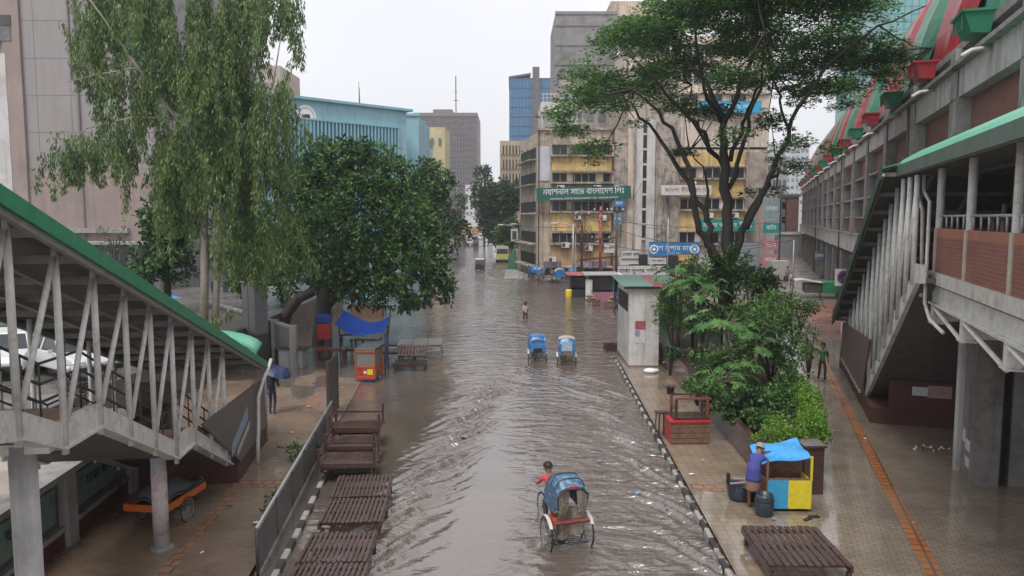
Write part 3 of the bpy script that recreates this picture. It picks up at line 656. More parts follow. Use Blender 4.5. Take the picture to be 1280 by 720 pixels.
whitep = mat('white_strip', (.56,.55,.53), .7, (.25,.22,.2), .6, .4, streak=(.2,.18,.16), samt=.5)
GZ = -.2
body_fan = mat('fan_grille',(.06,.06,.06),.5)
xL, xR = fx(672), fx(957)
g = MB(); g.box(xL,fx(783),.0,22,GZ,fz(163)); g.box(fx(688),fx(764),-.001-.0,.0,0,.01); g.build('left_wing', beige, yb)
g = MB(); g.box(fx(783),fx(846),-.2,22,GZ,fz(100)); g.build('stair_tower', stain_c, yb)
g = MB(); g.box(fx(846),xR,.1,22,GZ,fz(118)); g.build('right_wing', beige2, yb)
# side face turning away to the left street
pA = Vector((xL,0,0)); pB = Vector((gnd(651,336).x-.2, 12.5, 0))
g = MB(); g.prism([(pA.x,0.02,GZ),(pB.x,pB.y,GZ),(pB.x+10,pB.y+2,GZ),(pA.x+8,.02,GZ)], (0,0,fz(165)-GZ)); g.build('side_wing', beige, yb)
dirv = (pB-pA).normalized(); nrm = Vector((-dirv.y, dirv.x, 0)); nrm = nrm if nrm.x < 0 else -nrm
for k, pz in enumerate((183,214.5,251.5,290,318)):
    z0 = fz(pz+14); z1 = fz(pz); a_ = pA+dirv*1.2; b_ = pA+dirv*11.5
    g = MB(); g.hexa([a_+Vector((0,0,z0)),b_+Vector((0,0,z0)),b_-nrm*.1+Vector((0,0,z0)),a_-nrm*.1+Vector((0,0,z0)),a_+nrm*.05+Vector((0,0,z1)),b_+nrm*.05+Vector((0,0,z1)),b_-nrm*.1+Vector((0,0,z1)),a_-nrm*.1+Vector((0,0,z1))]); w_ = g.build('window', mat('dark_opening',(.02,.02,.02),.8), yb)
    g = MB(); g.hexa([a_+Vector((0,0,z0-.2)),b_+Vector((0,0,z0-.2)),b_+nrm*.9+Vector((0,0,z0-.25)),a_+nrm*.9+Vector((0,0,z0-.25)),a_+Vector((0,0,z0)),b_+Vector((0,0,z0)),b_+nrm*.9+Vector((0,0,z0-.1)),a_+nrm*.9+Vector((0,0,z0-.1))]); 
    g.build('sunshade', stain_c, yb)
# left wing front: windows, bands
xa, xb = fx(689), fx(763)
g = MB(); g.box(fx(671.5),fx(687),-.12,-.003,fz(226),fz(183)); g.build('pale_panel', mat('pale_blue_panel',(.52,.52,.58),.6,(.4,.38,.4),.4,.6), yb)
g = MB(); g.box(fx(764.5),fx(783),-.06,-.003,GZ,fz(160)); g.build('stained_strip', stain_c, yb)
def band(z0, z1, m, x0=xa, x1=xb, y=-.22): g = MB(); g.box(x0,x1,y,-.003,z0,z1); return g.build('band', m, yb)
band(fz(213.5),fz(194.5),yel); band(fz(289),fz(265.5),yel); band(fz(332),fz(305),ochre); 
for p0, p1, bl in ((182,193,(1,)),(216,227,(1,3)),(251,263,(1,)),(291,303,(3,))):
    z0, z1 = fz(p1), fz(p0)
    g = MB(); g.box(xa,xb,-.005,.004,z0-.05,z1+.05); 
    w_ = MB(); w_.box(xa+.1,xb-.1,-.03,-.004,z0,z1); w_ = w_.build('window_row', glass_d, yb)
    f_ = MB(); n = 8; t = .10
    for i in range(n+1): x = xa+.1+(xb-xa-.2-t)*i/n; f_.box(x,x+t,-.10,-.032,z0,z1)
    for i in bl: x = xa+(xb-xa)*(i*.25+.0); f_.box(x,x+.75,-.16,-.102,z0,z1, beige)
    f_.box(xa+.1,xb-.1,-.13,-.103,z1-.12,z1-.02,frame_m); f_.m = [f_.mi(frame_m) if k < 54 else q for k,q in enumerate(f_.m)]; f_.build('mullion', frame_m if not f_.mats else None, w_)
    g = MB(); g.box(xa-.15,xb+.2,-.75,-.005,z0-.28,z0-.10); g.box(xa-.15,xb+.2,-.60,-.005,z1+.02,z1+.14); g.box(xa-.15,xa+.03,-.7,-.005,z0-.099,z1+.019); g.box(xb,xb+.2,-.7,-.005,z0-.099,z1+.019); g.build('window_hood', stain_c, yb)
g = MB(); g.box(fx(671),fx(766),-.35,.3,fz(163),fz(161)); g.box(xL,fx(783),-.1,.1,fz(161)+.001,fz(159.5)); g.build('parapet', stain_c, yb)
# stair tower white strips and the glazed slot
g = MB(); g.box(fx(793),fx(801),-.5,-.203,fz(335),fz(150)); g.box(fx(806),fx(816),-.5,-.203,fz(335),fz(150)); g.build('white_strip', whitep, yb)
g = MB(); g.box(fx(801.1),fx(805.9),-.24,-.203,fz(300),fz(150)); z = fz(300)
w_ = g.build('stair_window', glass_d, yb); g = MB()
while z < fz(150): g.box(fx(801.1),fx(805.9),-.34,-.243,z,z+.25); z += 1.8
g.build('transom', whitep, w_)
g = MB(); g.box(fx(783),fx(793),-.30,-.203,fz(335),fz(140)); g.build('cream_strip', beige2, yb)
# right wing
xc, xd = fx(848), fx(928)
for p0, p1 in ((190,207.5),(223,246),(262.5,289)): band(fz(p1),fz(p0),yel,xc,xd,-.05)
for p0, p1 in ((118,133),(209.5,222),(248,261),(290,303)):
    z0, z1 = fz(p1), fz(p0); w_ = MB(); w_.box(xc,xd,-.0,.09,z0,z1); w_ = w_.build('window_row', glass_d, yb); f_ = MB()
    for i in range(9): x = xc+(xd-xc-.1)*i/8; f_.box(x,x+.1,-.08,-.003,z0,z1)
    for i in (2,5): x = xc+(xd-xc)*i/8; f_.box(x,x+.8,-.12,-.083,z0,z1, beige2)
    f_.box(xc,xd,-.05,-.004,z1-.1,z1,frame_m); f_.build('mullion', None, w_)
    g = MB(); g.box(xc-.1,xd+.1,-.55,.09,z0-.26,z0-.08); g.box(xc-.1,xd+.1,-.45,.09,z1+.02,z1+.14); g.build('window_hood', stain_c, yb)
g = MB(); g.box(xd+.1,xR,-.02,.095,fz(330),fz(190)); g.build('stained_edge', mat('edge_render',(.40,.33,.28),.8,(.12,.10,.09),.7,.4,streak=(.1,.09,.08),samt=.7), yb)
g = MB()
for i in range(5): g.box(fx(820)+i*.0,fx(955),.02,.098,fz(186-0)-.0,fz(184)); 
g.box(fx(846),xR,-.2,.4,fz(118),fz(116)); g.build('cornice', stain_c, yb)
rr = random.Random(21)
for (px_,py_) in ((700,229),(722,265),(745,229),(706,300),(735,304),(752,266),(690,318),(862,224),(884,263),(905,224),(915,263),(858,304)):
    ax, az = fx(px_), fz(py_)-.9; o_y = -.62 if px_ < 800 else -.5; g = MB(); g.box(ax-.45,ax+.45,o_y-.35,o_y+.25,az,az+.62,white_p); g.box(ax-.40,ax-.02,o_y-.37,o_y-.353,az+.08,az+.54,body_fan); g.box(ax-.5,ax+.5,o_y-.3,.0 if px_>800 else -.23,az-.06,az-.003,rust); g.build('air_conditioner', None, yb)
g = MB()
for px_ in (673,688,764.5,790,818,846,930): g.tube([(fx(px_),-.32 if px_<783 else -.56,fz(160)),(fx(px_),-.32 if px_<783 else -.56,.2)],.08,6,rust if px_ in (673,764.5) else stain_c)
g.build('drainpipes', None, yb)
# ground floor: shutters and openings
g = MB(); g.box(fx(676),fx(763),-.04,-.003,0,fz(333.5)); g.build('shop_front', mat('shop_shutter',(.075,.07,.07),.6,(.25,.23,.24),.7,1.3), yb)
g = MB(); g.box(fx(846),fx(928),.02,.098,0,fz(331)); g.build('shop_front', mat('shop_shutter',(.075,.07,.07),.6,(.25,.23,.24),.7,1.3), yb)
g = MB(); g.box(fx(674),fx(764),-1.5,-.005,fz(334),fz(332)); g.build('shop_canopy', stain_c, yb)
# upper storeys set back behind
def roofbox(x0p, x1p, ytop, ybot, Y, m, name, parent, dep=14): 
    a_ = atY(x0p,ytop,Y); b_ = atY(x1p,ybot,Y); g = MB(); g.box(a_.x,b_.x,Y-YB,Y-YB+dep,b_.z,a_.z); return g.build(name, m, parent)
roofbox(676,722,140,166,99,mat('set_back_white',(.45,.44,.44),.7,(.2,.2,.2),.6,.5,streak=(.12,.12,.12),samt=.5),'roof_room',yb,10)
g = MB(); a_ = atY(676,128,99); b_ = atY(720,140,99); g.box(a_.x,b_.x,5.5,16,b_.z,a_.z); g.build('roof_terrace', whitep, yb)
g = MB()
for i in range(9): x = a_.x+.3+(b_.x-a_.x-.6)*i/8; g.bar((x,5.7,a_.z),(x,5.7,a_.z+1),.05,6)
g.bar((a_.x,5.7,a_.z+1),(b_.x,5.7,a_.z+1),.06,6); g.bar((a_.x,5.7,a_.z+.5),(b_.x,5.7,a_.z+.5),.05,6); g.build('roof_railing', whitep, yb)
# board with the company name
grn = mat('sign_green', (.015,.115,.085), .45, (.01,.07,.05), .4, 1)
sg = thing('company_signboard', 'long dark green signboard with large white lettering on the corner block', 'signboard', (fx(728),YB-1.0,fz(242)), 0)
g = MB(); hw_ = (fx(786)-fx(670))/2; hh = (fz(234)-fz(250))/2; g.box(-hw_,hw_,-.1,.1,-hh,hh); b_ = g.build('board', grn, sg); sg.rotation_euler[1] = -R(1.5)
lettering(sg, 'নযাশনাল সােভ বাংলােদশ িলঃ', (0,-.125,.22), 1.02, text_w, sx=.80, bold=.006)
lettering(sg, 'NATIONAL SURVEY BANGLADESH LTD.  DHAKA OFFICE', (0,-.125,-.58), .28, text_w, sx=1.15)
g = MB(); g.bar((-hw_+.3,.1,0),(-hw_+.3,.9,0),.05,6); g.bar((hw_-3,.1,0),(hw_-3,.9,0),.05,6); g.build('bracket', steel_d, sg)
def signboard(label, x0p, x1p, y0p, y1p, Y, m, text=None, tm=None, ts=.5, sx=1, extra=None, name='signboard', dep=.12, text2=None):
    a_ = atY(x0p,y1p,Y); b_ = atY(x1p,y0p,Y); t = thing(name, label, 'signboard', ((a_.x+b_.x)/2, Y, (a_.z+b_.z)/2)); hw, hh = (b_.x-a_.x)/2, (b_.z-a_.z)/2
    g = MB(); g.box(-hw,hw,-dep,0,-hh,hh); g.build('board', m, t)
    g = MB(); g.box(-hw-.05,hw+.05,-dep-.01,.03,-hh-.05,-hh-.001); g.box(-hw-.05,hw+.05,-dep-.01,.03,hh+.001,hh+.05); g.build('frame', steel_d, t)
    if text: lettering(t, text, (0,-dep-.02,.15*hh if text2 else 0), ts*2*hh, tm or text_w, sx=sx)
    if text2: lettering(t, text2, (0,-dep-.02,-.62*hh), ts*.5*2*hh, tm or text_w, sx=1)
    return t
blue_s = mat('sign_blue', (.02,.20,.50), .45, (.05,.28,.55), .4, 1.5); teal = mat('sign_teal', (.02,.28,.24), .45, (.02,.2,.18), .5, 1)
white_s = mat('sign_white', (.60,.59,.58), .55, (.35,.32,.30), .5, 1.5)
t = signboard('bright blue signboard with white round crests, above the shop row', 811,874,303,320,YB-1.2,blue_s,'দেশ সুপার মার্ট',text_w,.5,1.0,text2='শপিং মল')
for s in (-1,1):
    g = MB(); g.lathe((0,0,0),[(.55,0),(.55,.04)],20,text_w); g.lathe((0,0,.041),[(.38,0),(.38,.02)],16,blue_s); g.lathe((0,0,.062),[(.2,0),(.2,.02)],12,text_w); o = g.build('crest', None, t); o.rotation_euler = (PI/2,0,0); o.location = (s*2.45,-.13,0)
signboard('teal signboard with white letters on the right wing behind the tree', 875,943,275,289,YB-.8,teal,'ঢাকা জীবন বীমা',text_w,.6,1.1)
signboard('long white signboard behind the tall tree trunks', 826,889,231,244,YB-1,white_s,'বাংলা বীমা কোং',mat('faint_red',(.4,.2,.2),.6),.5,1.2)
signboard('small white board beside the blue signboard', 846,880,303,312,YB-1.8,white_s,'ঢাকা লাইফ',text_k,.6,1.2) if False else None
signboard('sky blue signboard high on the right wing between the branches', 874,952,127,141,YB-.6,mat('sky_sign',(.03,.33,.60),.45),'জনতা বীমা লিঃ',text_w,.55,1.2)
t = signboard('round bright blue sign hung at the stained wall strip', 767,780,250.5,258,YB-1,blue_s,'বাস',text_w,.7)
signboard('narrow blue hanging banner under the round sign', 767,777,266,281,YB-1,mat('banner_blue',(.10,.24,.42),.5,(.3,.35,.4),.5,2),'ঢাকা',text_w,.3)
signboard('small white notice board with dark lines on the ochre wall', 755,768,304,316,YB-1.2,white_s,'নোটিশ',text_k,.35)
signboard('white board with grey lettering left of the blue signboard', 777,800,313,323,YB-2,white_s,'ঢাকা বস',text_k,.6)
signboard('wide white shop board with dark lettering over the stalls', 772,836,332,345,YB-5,white_s,'ঢাকা সুপার শপিং মল',text_k,.5,1.1)
signboard('cream lower board with shop names right of a black opening', 815,829,322,330,YB-2,white_s,'দোকান',text_k,.5)
signboard('orange board under the blue signboard', 846,868,318,330,YB-2,mat('sign_orange',(.55,.30,.06),.5,(.5,.45,.4),.5,2),'বস্ত্র',text_w,.5)
signboard('grey metal hoarding behind the right end of the bushes', 924,950,303,345,YB-3,mat('hoarding_grey',(.26,.29,.33),.5,(.18,.2,.22),.5,1),None)
# low shops under the boards
sh = thing('shop_row', 'low row of white open fronted shops under the boards', 'shop row', (fx(775),YB-4.6,0))
g = MB(); g.box(0,9.4,0,4.3,-.2,fz(346)+.6); g.build('wall', white_s, sh)
g = MB()
for i in range(3): g.box(.4+i*3,2.8+i*3,-.06,-.003,.2,1.9)
g.build('opening', mat('dark_opening',(.02,.02,.02),.8), sh)
g = MB(); g.box(fx(795)-fx(775),fx(805)-fx(775),2.0,2.6,fz(330),fz(317)); g.box(fx(829)-fx(775),fx(842)-fx(775),2.0,2.6,fz(330),fz(318)); g.build('upper_opening', mat('dark_opening',(.02,.02,.02),.8), sh)
g = MB(); g.box(-.3,11.4,2.62,4.3,fz(347),fz(322)); g.build('upper_wall', white_s, sh)
# towers behind
def block(name, label, x0, x1, y0, y1, Y, dep, m, cat='building'):
    a_ = atY(x0,y1,Y); b_ = atY(x1,y0,Y); t = thing(name, label, cat, (a_.x,Y,0)); wd = b_.x-a_.x; h = b_.z
    g = MB(); g.box(0,wd,0,dep,-.2,h); g.build('wall', m, t); return t, wd, h
def grid_windows(t, wd, z0, z1, nx, nz, m, fx_=.6, fz_=.55, y=-.06, name='window_row'):
    dx, dz = wd/nx, (z1-z0)/nz
    for k in range(nz):
        g = MB()
        for i in range(nx): g.box(dx*(i+.5-fx_/2),dx*(i+.5+fx_/2),y,-.003,z0+dz*(k+.5-fz_/2),z0+dz*(k+.5+fz_/2))
        g.build(name, m, t)
t, wd, h = block('concrete_tower', 'unfinished bare grey concrete tower rising behind the tall tree', 693,772,18,200,135,16,tower_c,'tower')
z = h-2.0
g = MB()
while z > 20: g.box(-.12,wd+.1,-.12,-.003,z,z+.18); z -= 3.3
g.build('floor_line', mat('floor_line',(.17,.165,.165),.8), t)
g = MB(); g.box(0,wd,-.15,.2,h,h+.5); g.build('parapet', tower_c, t)
g = MB(); g.box(wd*.9,wd*.9+12,1,14,h,h+2.5); g.build('roof_room', beige, t)
t, wd, h = block('dull_apartment_block', 'stepped grey block with glazed balconies left of the concrete tower', 700,790,100,200,115,12,mat('dull_block',(.34,.31,.29),.8,(.15,.13,.12),.7,.4,streak=(.1,.09,.09),samt=.6))
grid_windows(t,wd,18,h-1,6,3,glass_g)
t, wd, h = block('cream_office_block', 'tall cream office block behind the branches of the big tree', 785,960,45,200,118,20,beige2)
for k in range(7):
    g = MB(); g.box(1,wd-1,-.1,-.003,h-3-4*k,h-1.3-4*k); w_ = g.build('window_row', glass_d, t); g = MB()
    for i in range(12): x = 1+(wd-2.3)*i/11; g.box(x,x+.3,-.25,-.103,h-3-4*k,h-1.3-4*k)
    g.build('mullion', beige2, w_)
glass_b = mat('blue_glass',(.06,.19,.36),.12,(.12,.28,.46),.5,.12)
t, wd, h = block('blue_glass_tower', 'blue glass office tower with a brown lift core', 637,690,98,230,260,24,glass_b,'tower')
g = MB()
for i in range(14): x = wd*i/13; g.box(x-.12,x+.12,-.2,-.003,0,h)
for k in range(18): z = h*k/17; g.box(0,wd,-.14,-.003,z-.12,z+.12)
g.build('mullion', mat('mullion_blue',(.05,.10,.18),.4), t)
g = MB(); g.box(wd*.54,wd*.70,-1.6,-.205,0,h+3.5); g.build('lift_core', mat('core_brown',(.13,.115,.12),.7,(.2,.18,.19),.5,.3), t)
g = MB(); g.prism([(-.3,-.3,h),(wd*.5,-.3,h+1.2),(wd*.5,24,h+1.2),(-.3,24,h)],(0,0,.6)); g.build('roof', mat('core_brown',(.13,.115,.12),.7), t)
tan = mat('tan_concrete',(.40,.32,.22),.8,(.2,.15,.11),.5,.2,streak=(.15,.12,.09),samt=.5)
t, wd, h = block('tan_office_block', 'tan office block with vertical fins left of the corner block', 625,662,176,240,200,16,tan)
for k in range(4):
    g = MB(); z = h-3.6*(k+1); g.box(.3,wd-.3,-.05,-.003,z,z+2.4); w_ = g.build('window_row', glass_d, t); g = MB()
    for i in range(9): x = .3+(wd-1)*i/8; g.box(x,x+.42,-.5,-.053,z,z+2.4)
    g.build('fin', tan, w_)
brown = mat('brown_tower',(.17,.135,.13),.7,(.12,.10,.10),.4,.1)
t, wd, h = block('brown_office_tower', 'wide brown office tower far down the street', 518,597,142,300,450,40,brown,'tower')
for k in range(20):
    z = h-2.5-3.2*(k+1)
    g = MB()
    for i in range(22): x = .8+(wd-1.6)*i/22; g.box(x+.25,x+(wd-1.6)/22*.72,-.4,-.003,z,z+1.9)
    g.build('window_row', mat('tower_pane',(.06,.06,.075),.2,(.3,.3,.32),.55,.35), t)
g = MB()
for i in range(23): x = .8+(wd-1.6)*i/22; g.box(x-.18,x+.18,-1,-.403,0,h-1.5)
g.build('fin', brown, t)
g = MB(); g.box(wd*.3,wd*.6,4,20,h,h+3); g.box(0,wd,-1,1,h-1.5,h+.4); g.build('roof_room', brown, t)
t = thing('radio_mast', 'thin radio mast on the brown tower roof', 'mast', (atY(570,140,455).x,455,0)); zt = atY(570,95,455).z; zb = atY(570,143,455).z
g = MB(); g.bar((0,0,zb-2),(0,0,zt),.35,6); g.bar((-1.5,0,zb+8),(1.5,0,zb+8),.2,5); g.bar((-1,0,zb+13),(1,0,zb+13),.2,5); g.build('mast', steel_d, t)
t = thing('blue_building_mast', 'thin lattice antenna behind the light blue building', 'mast', (atY(449,130,130).x,130,0)); zt = atY(449,102,130).z
g = MB(); g.bar((0,0,15),(0,0,zt),.10,6,None,.04); g.bar((.3,0,15),(.05,0,zt-1),.06,5); g.build('mast', steel_d, t)
t, wd, h = block('white_far_building', 'small white building at the far end of the street', 582,606,231,300,360,20,mat('far_white',(.55,.54,.55),.7,(.4,.4,.4),.5,.2))
grid_windows(t,wd,8,h-1,5,5,glass_g,.5,.5)
t, wd, h = block('grey_far_building', 'grey far building closing the street', 560,596,268,300,420,20,mat('far_grey',(.30,.31,.35),.7))
grid_windows(t,wd,4,h-.5,6,3,glass_g)
yl = mat('pale_yellow',(.52,.45,.26),.75,(.35,.3,.2),.5,.2,streak=(.25,.2,.15),samt=.4)
t, wd, h = block('pale_yellow_building', 'pale yellow building between the blue building and the brown tower', 526,556,159,300,180,14,yl)
g = MB()
for k in range(7): g.box(wd*.45,wd*.55,-.3,-.003,h-4-5*k,h-2.5-5*k); g.box(wd*.75,wd*.85,-.3,-.003,h-4-5*k,h-2.5-5*k)
g.build('window_column', glass_g, t)
t, wd, h = block('white_right_tower', 'white apartment tower seen left of the market hall', 970,1012,179,260,300,20,mat('white_tower',(.50,.51,.53),.7,(.4,.4,.42),.5,.2))
grid_windows(t,wd,12,h-1.5,7,8,mat('tower_pane2',(.18,.22,.28),.3),.5,.5)
t, wd, h = block('beige_right_block', 'narrow pale block between the corner block and the white tower', 955,985,196,330,150,12,mat('beige_blk',(.36,.36,.37),.7,(.25,.25,.25),.5,.3))
grid_windows(t,wd,4,h-1,4,5,glass_g)
tg = mat('teal_glass',(.16,.38,.38),.15,(.24,.46,.46),.5,.15)
t, wd, h = block('teal_glass_tower', 'teal glass tower behind the market hall roof', 1086,1170,-60,240,210,24,tg,'tower')
g = MB()
for i in range(9): x = wd*i/8; g.box(x-.1,x+.1,-.15,-.003,0,h)
for k in range(40): z = h*k/39; g.box(0,wd,-.1,-.003,z-.07,z+.07)
g.build('mullion', mat('mullion_teal',(.12,.26,.26),.4), t)
t, wd, h = block('passage_end_wall', 'dark reddish brown block at the end of the passage', 975,999,246,330,150,10,mat('maroon_wall',(.13,.06,.05),.7,(.07,.035,.03),.5,.3))
g = MB(); g.box(-.2,wd+.2,-.3,.2,h,h+.5); g.build('parapet', conc_d, t)
# ---- light blue building with emblem
A_ = atY(362,119,90); B_ = atY(508,135,101.5); zt = (A_.z+B_.z)/2
A_ = atY(352,119,89.5)
ang = math.atan2(B_.y-A_.y, B_.x-A_.x); LN = math.hypot(B_.x-A_.x, B_.y-A_.y)
cy = mat('light_blue_render',(.31,.52,.59),.75,(.22,.40,.46),.5,.25,streak=(.13,.26,.31),samt=.45)
cyd = mat('blue_render_trim',(.24,.46,.54),.75,(.16,.34,.4),.5,.25)
bb = thing('blue_building', 'light blue civic building with vertical fins and a round white emblem', 'building', (A_.x,A_.y,0), ang)
g = MB(); g.box(-14,LN,0,18,-.2,zt-.4); g.build('wall', cy, bb)
g = MB(); g.box(-14.5,LN+.6,-.7,18.5,zt-.397,zt-.1); g.build('roof_slab', cyd, bb)
zw = atY(430,163,94).z; n = 30
for k in range(2):
    zz = zw-1.3-3.6*k
    for i in range(n):
        x = LN*.045+(LN*.86)*i/n; g = MB(); g.box(x+.05,x+LN*.86/n-.16,-.05,-.003,zz+.2,zz+1.9-.0*k); g.build('window', glass_d, bb)
g = MB()
for i in range(n+1): x = LN*.045+(LN*.86)*i/n; g.box(x-.16,x+.04,-.65,-.06,3,zw+.9)
g.box(LN*.03,LN*.92,-.7,-.06,zw+.903,zw+1.1); g.build('sun_fins', cyd, bb)
em = MB(); em.lathe((0,0,0),[(1.35,0),(1.35,.15)],28,text_w); em.lathe((0,0,.152),[(1.05,0),(1.05,.05)],24,mat('emblem_grey',(.45,.47,.48),.5)); em.lathe((0,0,.204),[(.9,0),(.9,.04)],24,text_w)
em.cbox((0,-.02,.26),(1.0,.35,.03),0,text_k); em.cbox((.1,.2,.26),(.6,.14,.03),0,text_k); em.box(-.9,.9,-1.75,-1.2,.0,.14,text_w)
e_ = em.build('emblem', None, bb); e_.location = (LN*.165,-.1,zt-2.35); e_.rotation_euler = (PI/2,0,0)
t, wd, h = block('blue_annex', 'plain lower light blue annex at the corner of the civic building', 500,523,145,300,106,14,cy)
g = MB(); g.box(-.1,wd+.2,-.2,.2,h,h+.35); g.build('roof_slab', cyd, t)
a_ = atY(523,150,107); b_ = atY(541,176,128)
t = thing('teal_side_block', 'greenish blue narrow side block behind the annex', 'building', (a_.x,a_.y,0), math.atan2(b_.y-a_.y,b_.x-a_.x)); L2 = math.hypot(b_.x-a_.x,b_.y-a_.y)
g = MB(); g.box(0,L2,0,8,-.2,a_.z-1); g.build('wall', mat('sea_green',(.20,.37,.37),.75,(.15,.28,.28),.5,.3), t)
g = MB()
for k in range(4): g.box(1,L2-1,-.1,-.003,a_.z-4-4*k,a_.z-2.4-4*k)
g.build('window_row', glass_d, t)
# ---- big blank building on the left
gp = mat('grey_pink_render',(.31,.283,.28),.85,(.235,.215,.215),.6,.07,streak=(.21,.19,.19),samt=.4,var=.06)
pk = mat('pink_brown_render',(.31,.245,.225),.85,(.23,.18,.165),.6,.15,streak=(.2,.14,.13),samt=.5)
Y0 = 66.0
t = thing('blank_wall_building', 'huge windowless grey and pinkish rendered building on the left', 'building', (0,Y0,0))
xl = atY(-60,0,Y0).x; xr = atY(186,0,Y0).x; z0 = atY(0,300,Y0).z
g = MB(); g.box(xl,xr,0,20,-.2,40); g.build('wall', gp, t)
g = MB(); g.box(xl,xr+.05,-.08,-.003,z0-4,atY(0,215,Y0).z); g.build('lower_wall', pk, t)
g = MB(); zt_ = 39.5; zl_ = atY(0,214,Y0).z
for k in range(9): z = zl_+.2+3.1*k; g.box(xl,xr,-.02,-.003,z,z+.05)
for k in range(12): x = xr-1.2-2.9*k; g.box(x,x+.025,-.034,-.021,zl_+.1,zt_)
g.build('wall_joints', mat('joint_grey',(.29,.262,.26),.85,(.2,.18,.18),.6,.4), t)
g = MB(); g.tube([(xr-6.3,-.15,z0),(xr-6.3,-.15,38)],.09,6); g.tube([(xr-13.1,-.15,z0),(xr-13.1,-.15,38)],.07,6); g.build('drainpipe', mat('pipe_grey',(.2,.18,.18),.6), t)
g = MB(); g.box(atY(2,0,Y0).x,atY(24,0,Y0).x,-.30,-.083,z0-4,40); g.build('pilaster', pk, t)
g = MB(); g.box(xl,atY(5,0,Y0).x,-.34,-.085,z0-4,atY(0,68,Y0).z); g.build('white_pilaster', whitep, t)
g = MB(); x = atY(84,0,Y0).x; g.box(x,x+.12,-.05,-.003,atY(0,100,Y0).z,40); g.build('seam', conc_d, t)
g = MB(); g.box(xl,atY(14,0,Y0).x,-.36,-.31,atY(0,52,Y0).z,atY(0,34,Y0).z); g.build('window', glass_g, t)
g = MB(); g.box(xl,atY(15,0,Y0).x,-.38,-.31,atY(0,33,Y0).z,atY(0,20,Y0).z); g.build('recess', conc_d, t)
g = MB(); g.box(atY(40,0,Y0).x,atY(150,0,Y0).x,-.6,-.083,atY(0,291,Y0).z,atY(0,285,Y0).z); g.build('ledge', conc, t)
# green vertical banner sign
a_ = atY(160,0,Y0-2); b_ = atY(183,0,Y0-2)
t = thing('vertical_sign', 'tall dark green vertical sign on the edge of the blank building', 'signboard', (a_.x,Y0-2,0))
g = MB(); g.box(0,b_.x-a_.x,0,.4,atY(0,82,Y0).z,36); g.build('board', mat('banner_green',(.02,.16,.12),.5,(.02,.1,.08),.5,.5), t)
g = MB(); g.beam((.8,.2,atY(0,70,Y0).z),(.8,2,atY(0,70,Y0).z),.2,.2); g.beam((.8,.2,32),(.8,2,32),.2,.2); g.build('bracket', steel_d, t)
for i, ch in enumerate('ঢাকাবাস'[:4]): lettering(t, ch, ((b_.x-a_.x)/2,-.02,atY(0,20+16*i,Y0).z), .9, text_w)
# balcony block behind the drooping tree
t = thing('balcony_block', 'beige apartment block with rows of white balconies behind the drooping tree', 'apartment building', (0,82,0))
xl = atY(160,0,82).x; xr = atY(262,0,82).x; bm = mat('balcony_beige',(.45,.38,.34),.8,(.3,.25,.22),.6,.3,streak=(.2,.17,.15),samt=.5)
g = MB(); g.box(xl,xr,0,16,-.2,36); g.build('wall', bm, t)
for k in range(10):
    z = 3+3.3*k; g = MB(); g.box(xl+.3,xr-.3,-1.2,-.003,z,z+.15); g.box(xl+.3,xr-.3,-1.2,-1.1,z+.15,z+.9)
    for i in range(6): x = xl+.3+(xr-xl-.7)*i/5; g.box(x,x+.12,-1.1,-.003,z+.151,z+3.1)
    g.build('balcony', whitep, t)
    g = MB(); 
    for i in range(5): x = xl+.7+(xr-xl-.7)*i/5; g.box(x,x+1.0,-.04,-.003,z+.4,z+2.4)
    g.build('window_row', glass_d, t)
t, wd, h = block('arched_beige_tower', 'beige tower with an arched top glimpsed behind the left tree', 318,350,82,260,110,10,mat('arch_beige',(.46,.37,.31),.8,(.3,.25,.2),.5,.3))
g = MB(); g.tube([(wd*.3+1.2*math.cos(a_),-.1,h-3+1.2*math.sin(a_)) for a_ in np.linspace(0,PI,9)],.18,6); g.build('arch', whitep, t)
# low buildings in the yard
t, wd, h = block('grey_yard_building', 'low grey building behind the parking yard with dark openings', 40,200,305,420,58,8,mat('yard_grey',(.20,.19,.19),.8,(.1,.1,.1),.6,.5,streak=(.06,.06,.06)))
g = MB()
for i in range(5): g.box(1+wd/5*i,wd/5*i+wd/7,-.05,-.003,3.6,4.6)
g.build('opening', glass_d, t)
g = MB(); g.box(-.5,wd+.5,-1.6,.2,h,h+.2); g.build('roof_slab', conc, t)
t, wd, h = block('tan_yard_shed', 'long low tan shed behind the drooping tree trunk', 262,318,366,430,56,5,mat('tan_shed',(.50,.37,.22),.8,(.3,.22,.15),.5,.6))
g = MB()
for i in range(4): g.box(.3+wd/4*i,wd/4*i+wd/5,-.05,-.003,1.6,2.6)
g.build('opening', glass_d, t)
t, wd, h = block('tan_gate_wall', 'tan wall beyond the dark tree trunk', 345,402,375,425,58,3,MATS['tan_shed'],'wall')
for lab, x0, x1, yy, Y in (('blue tarpaulin lean-to left of the drooping tree',186,236,372,52),('small pale blue and yellow tarpaulin below the larger one',215,252,392,50)):
    a_ = atY(x0,yy,Y); b_ = atY(x1,yy+7,Y); t = thing('tarpaulin_shelter', lab, 'tarpaulin shelter', (a_.x,Y,0)); wd = b_.x-a_.x
    g = MB(); g.sheet([[(wd*u,-1.8*v,a_.z+.45*math.sin(3*u)*.6-.9*v-.2*u) for u in np.linspace(0,1,9)] for v in np.linspace(0,1,5)], tarp_b, .04); g.build('tarpaulin', None, t)
    g = MB(); [g.bar((x,y,1.8),(x,y,a_.z-(.05 if y==0 else 1.0)),.04,6) for x in (.1,wd-.1) for y in (0,-1.7)]; g.build('poles', wood_d, t)
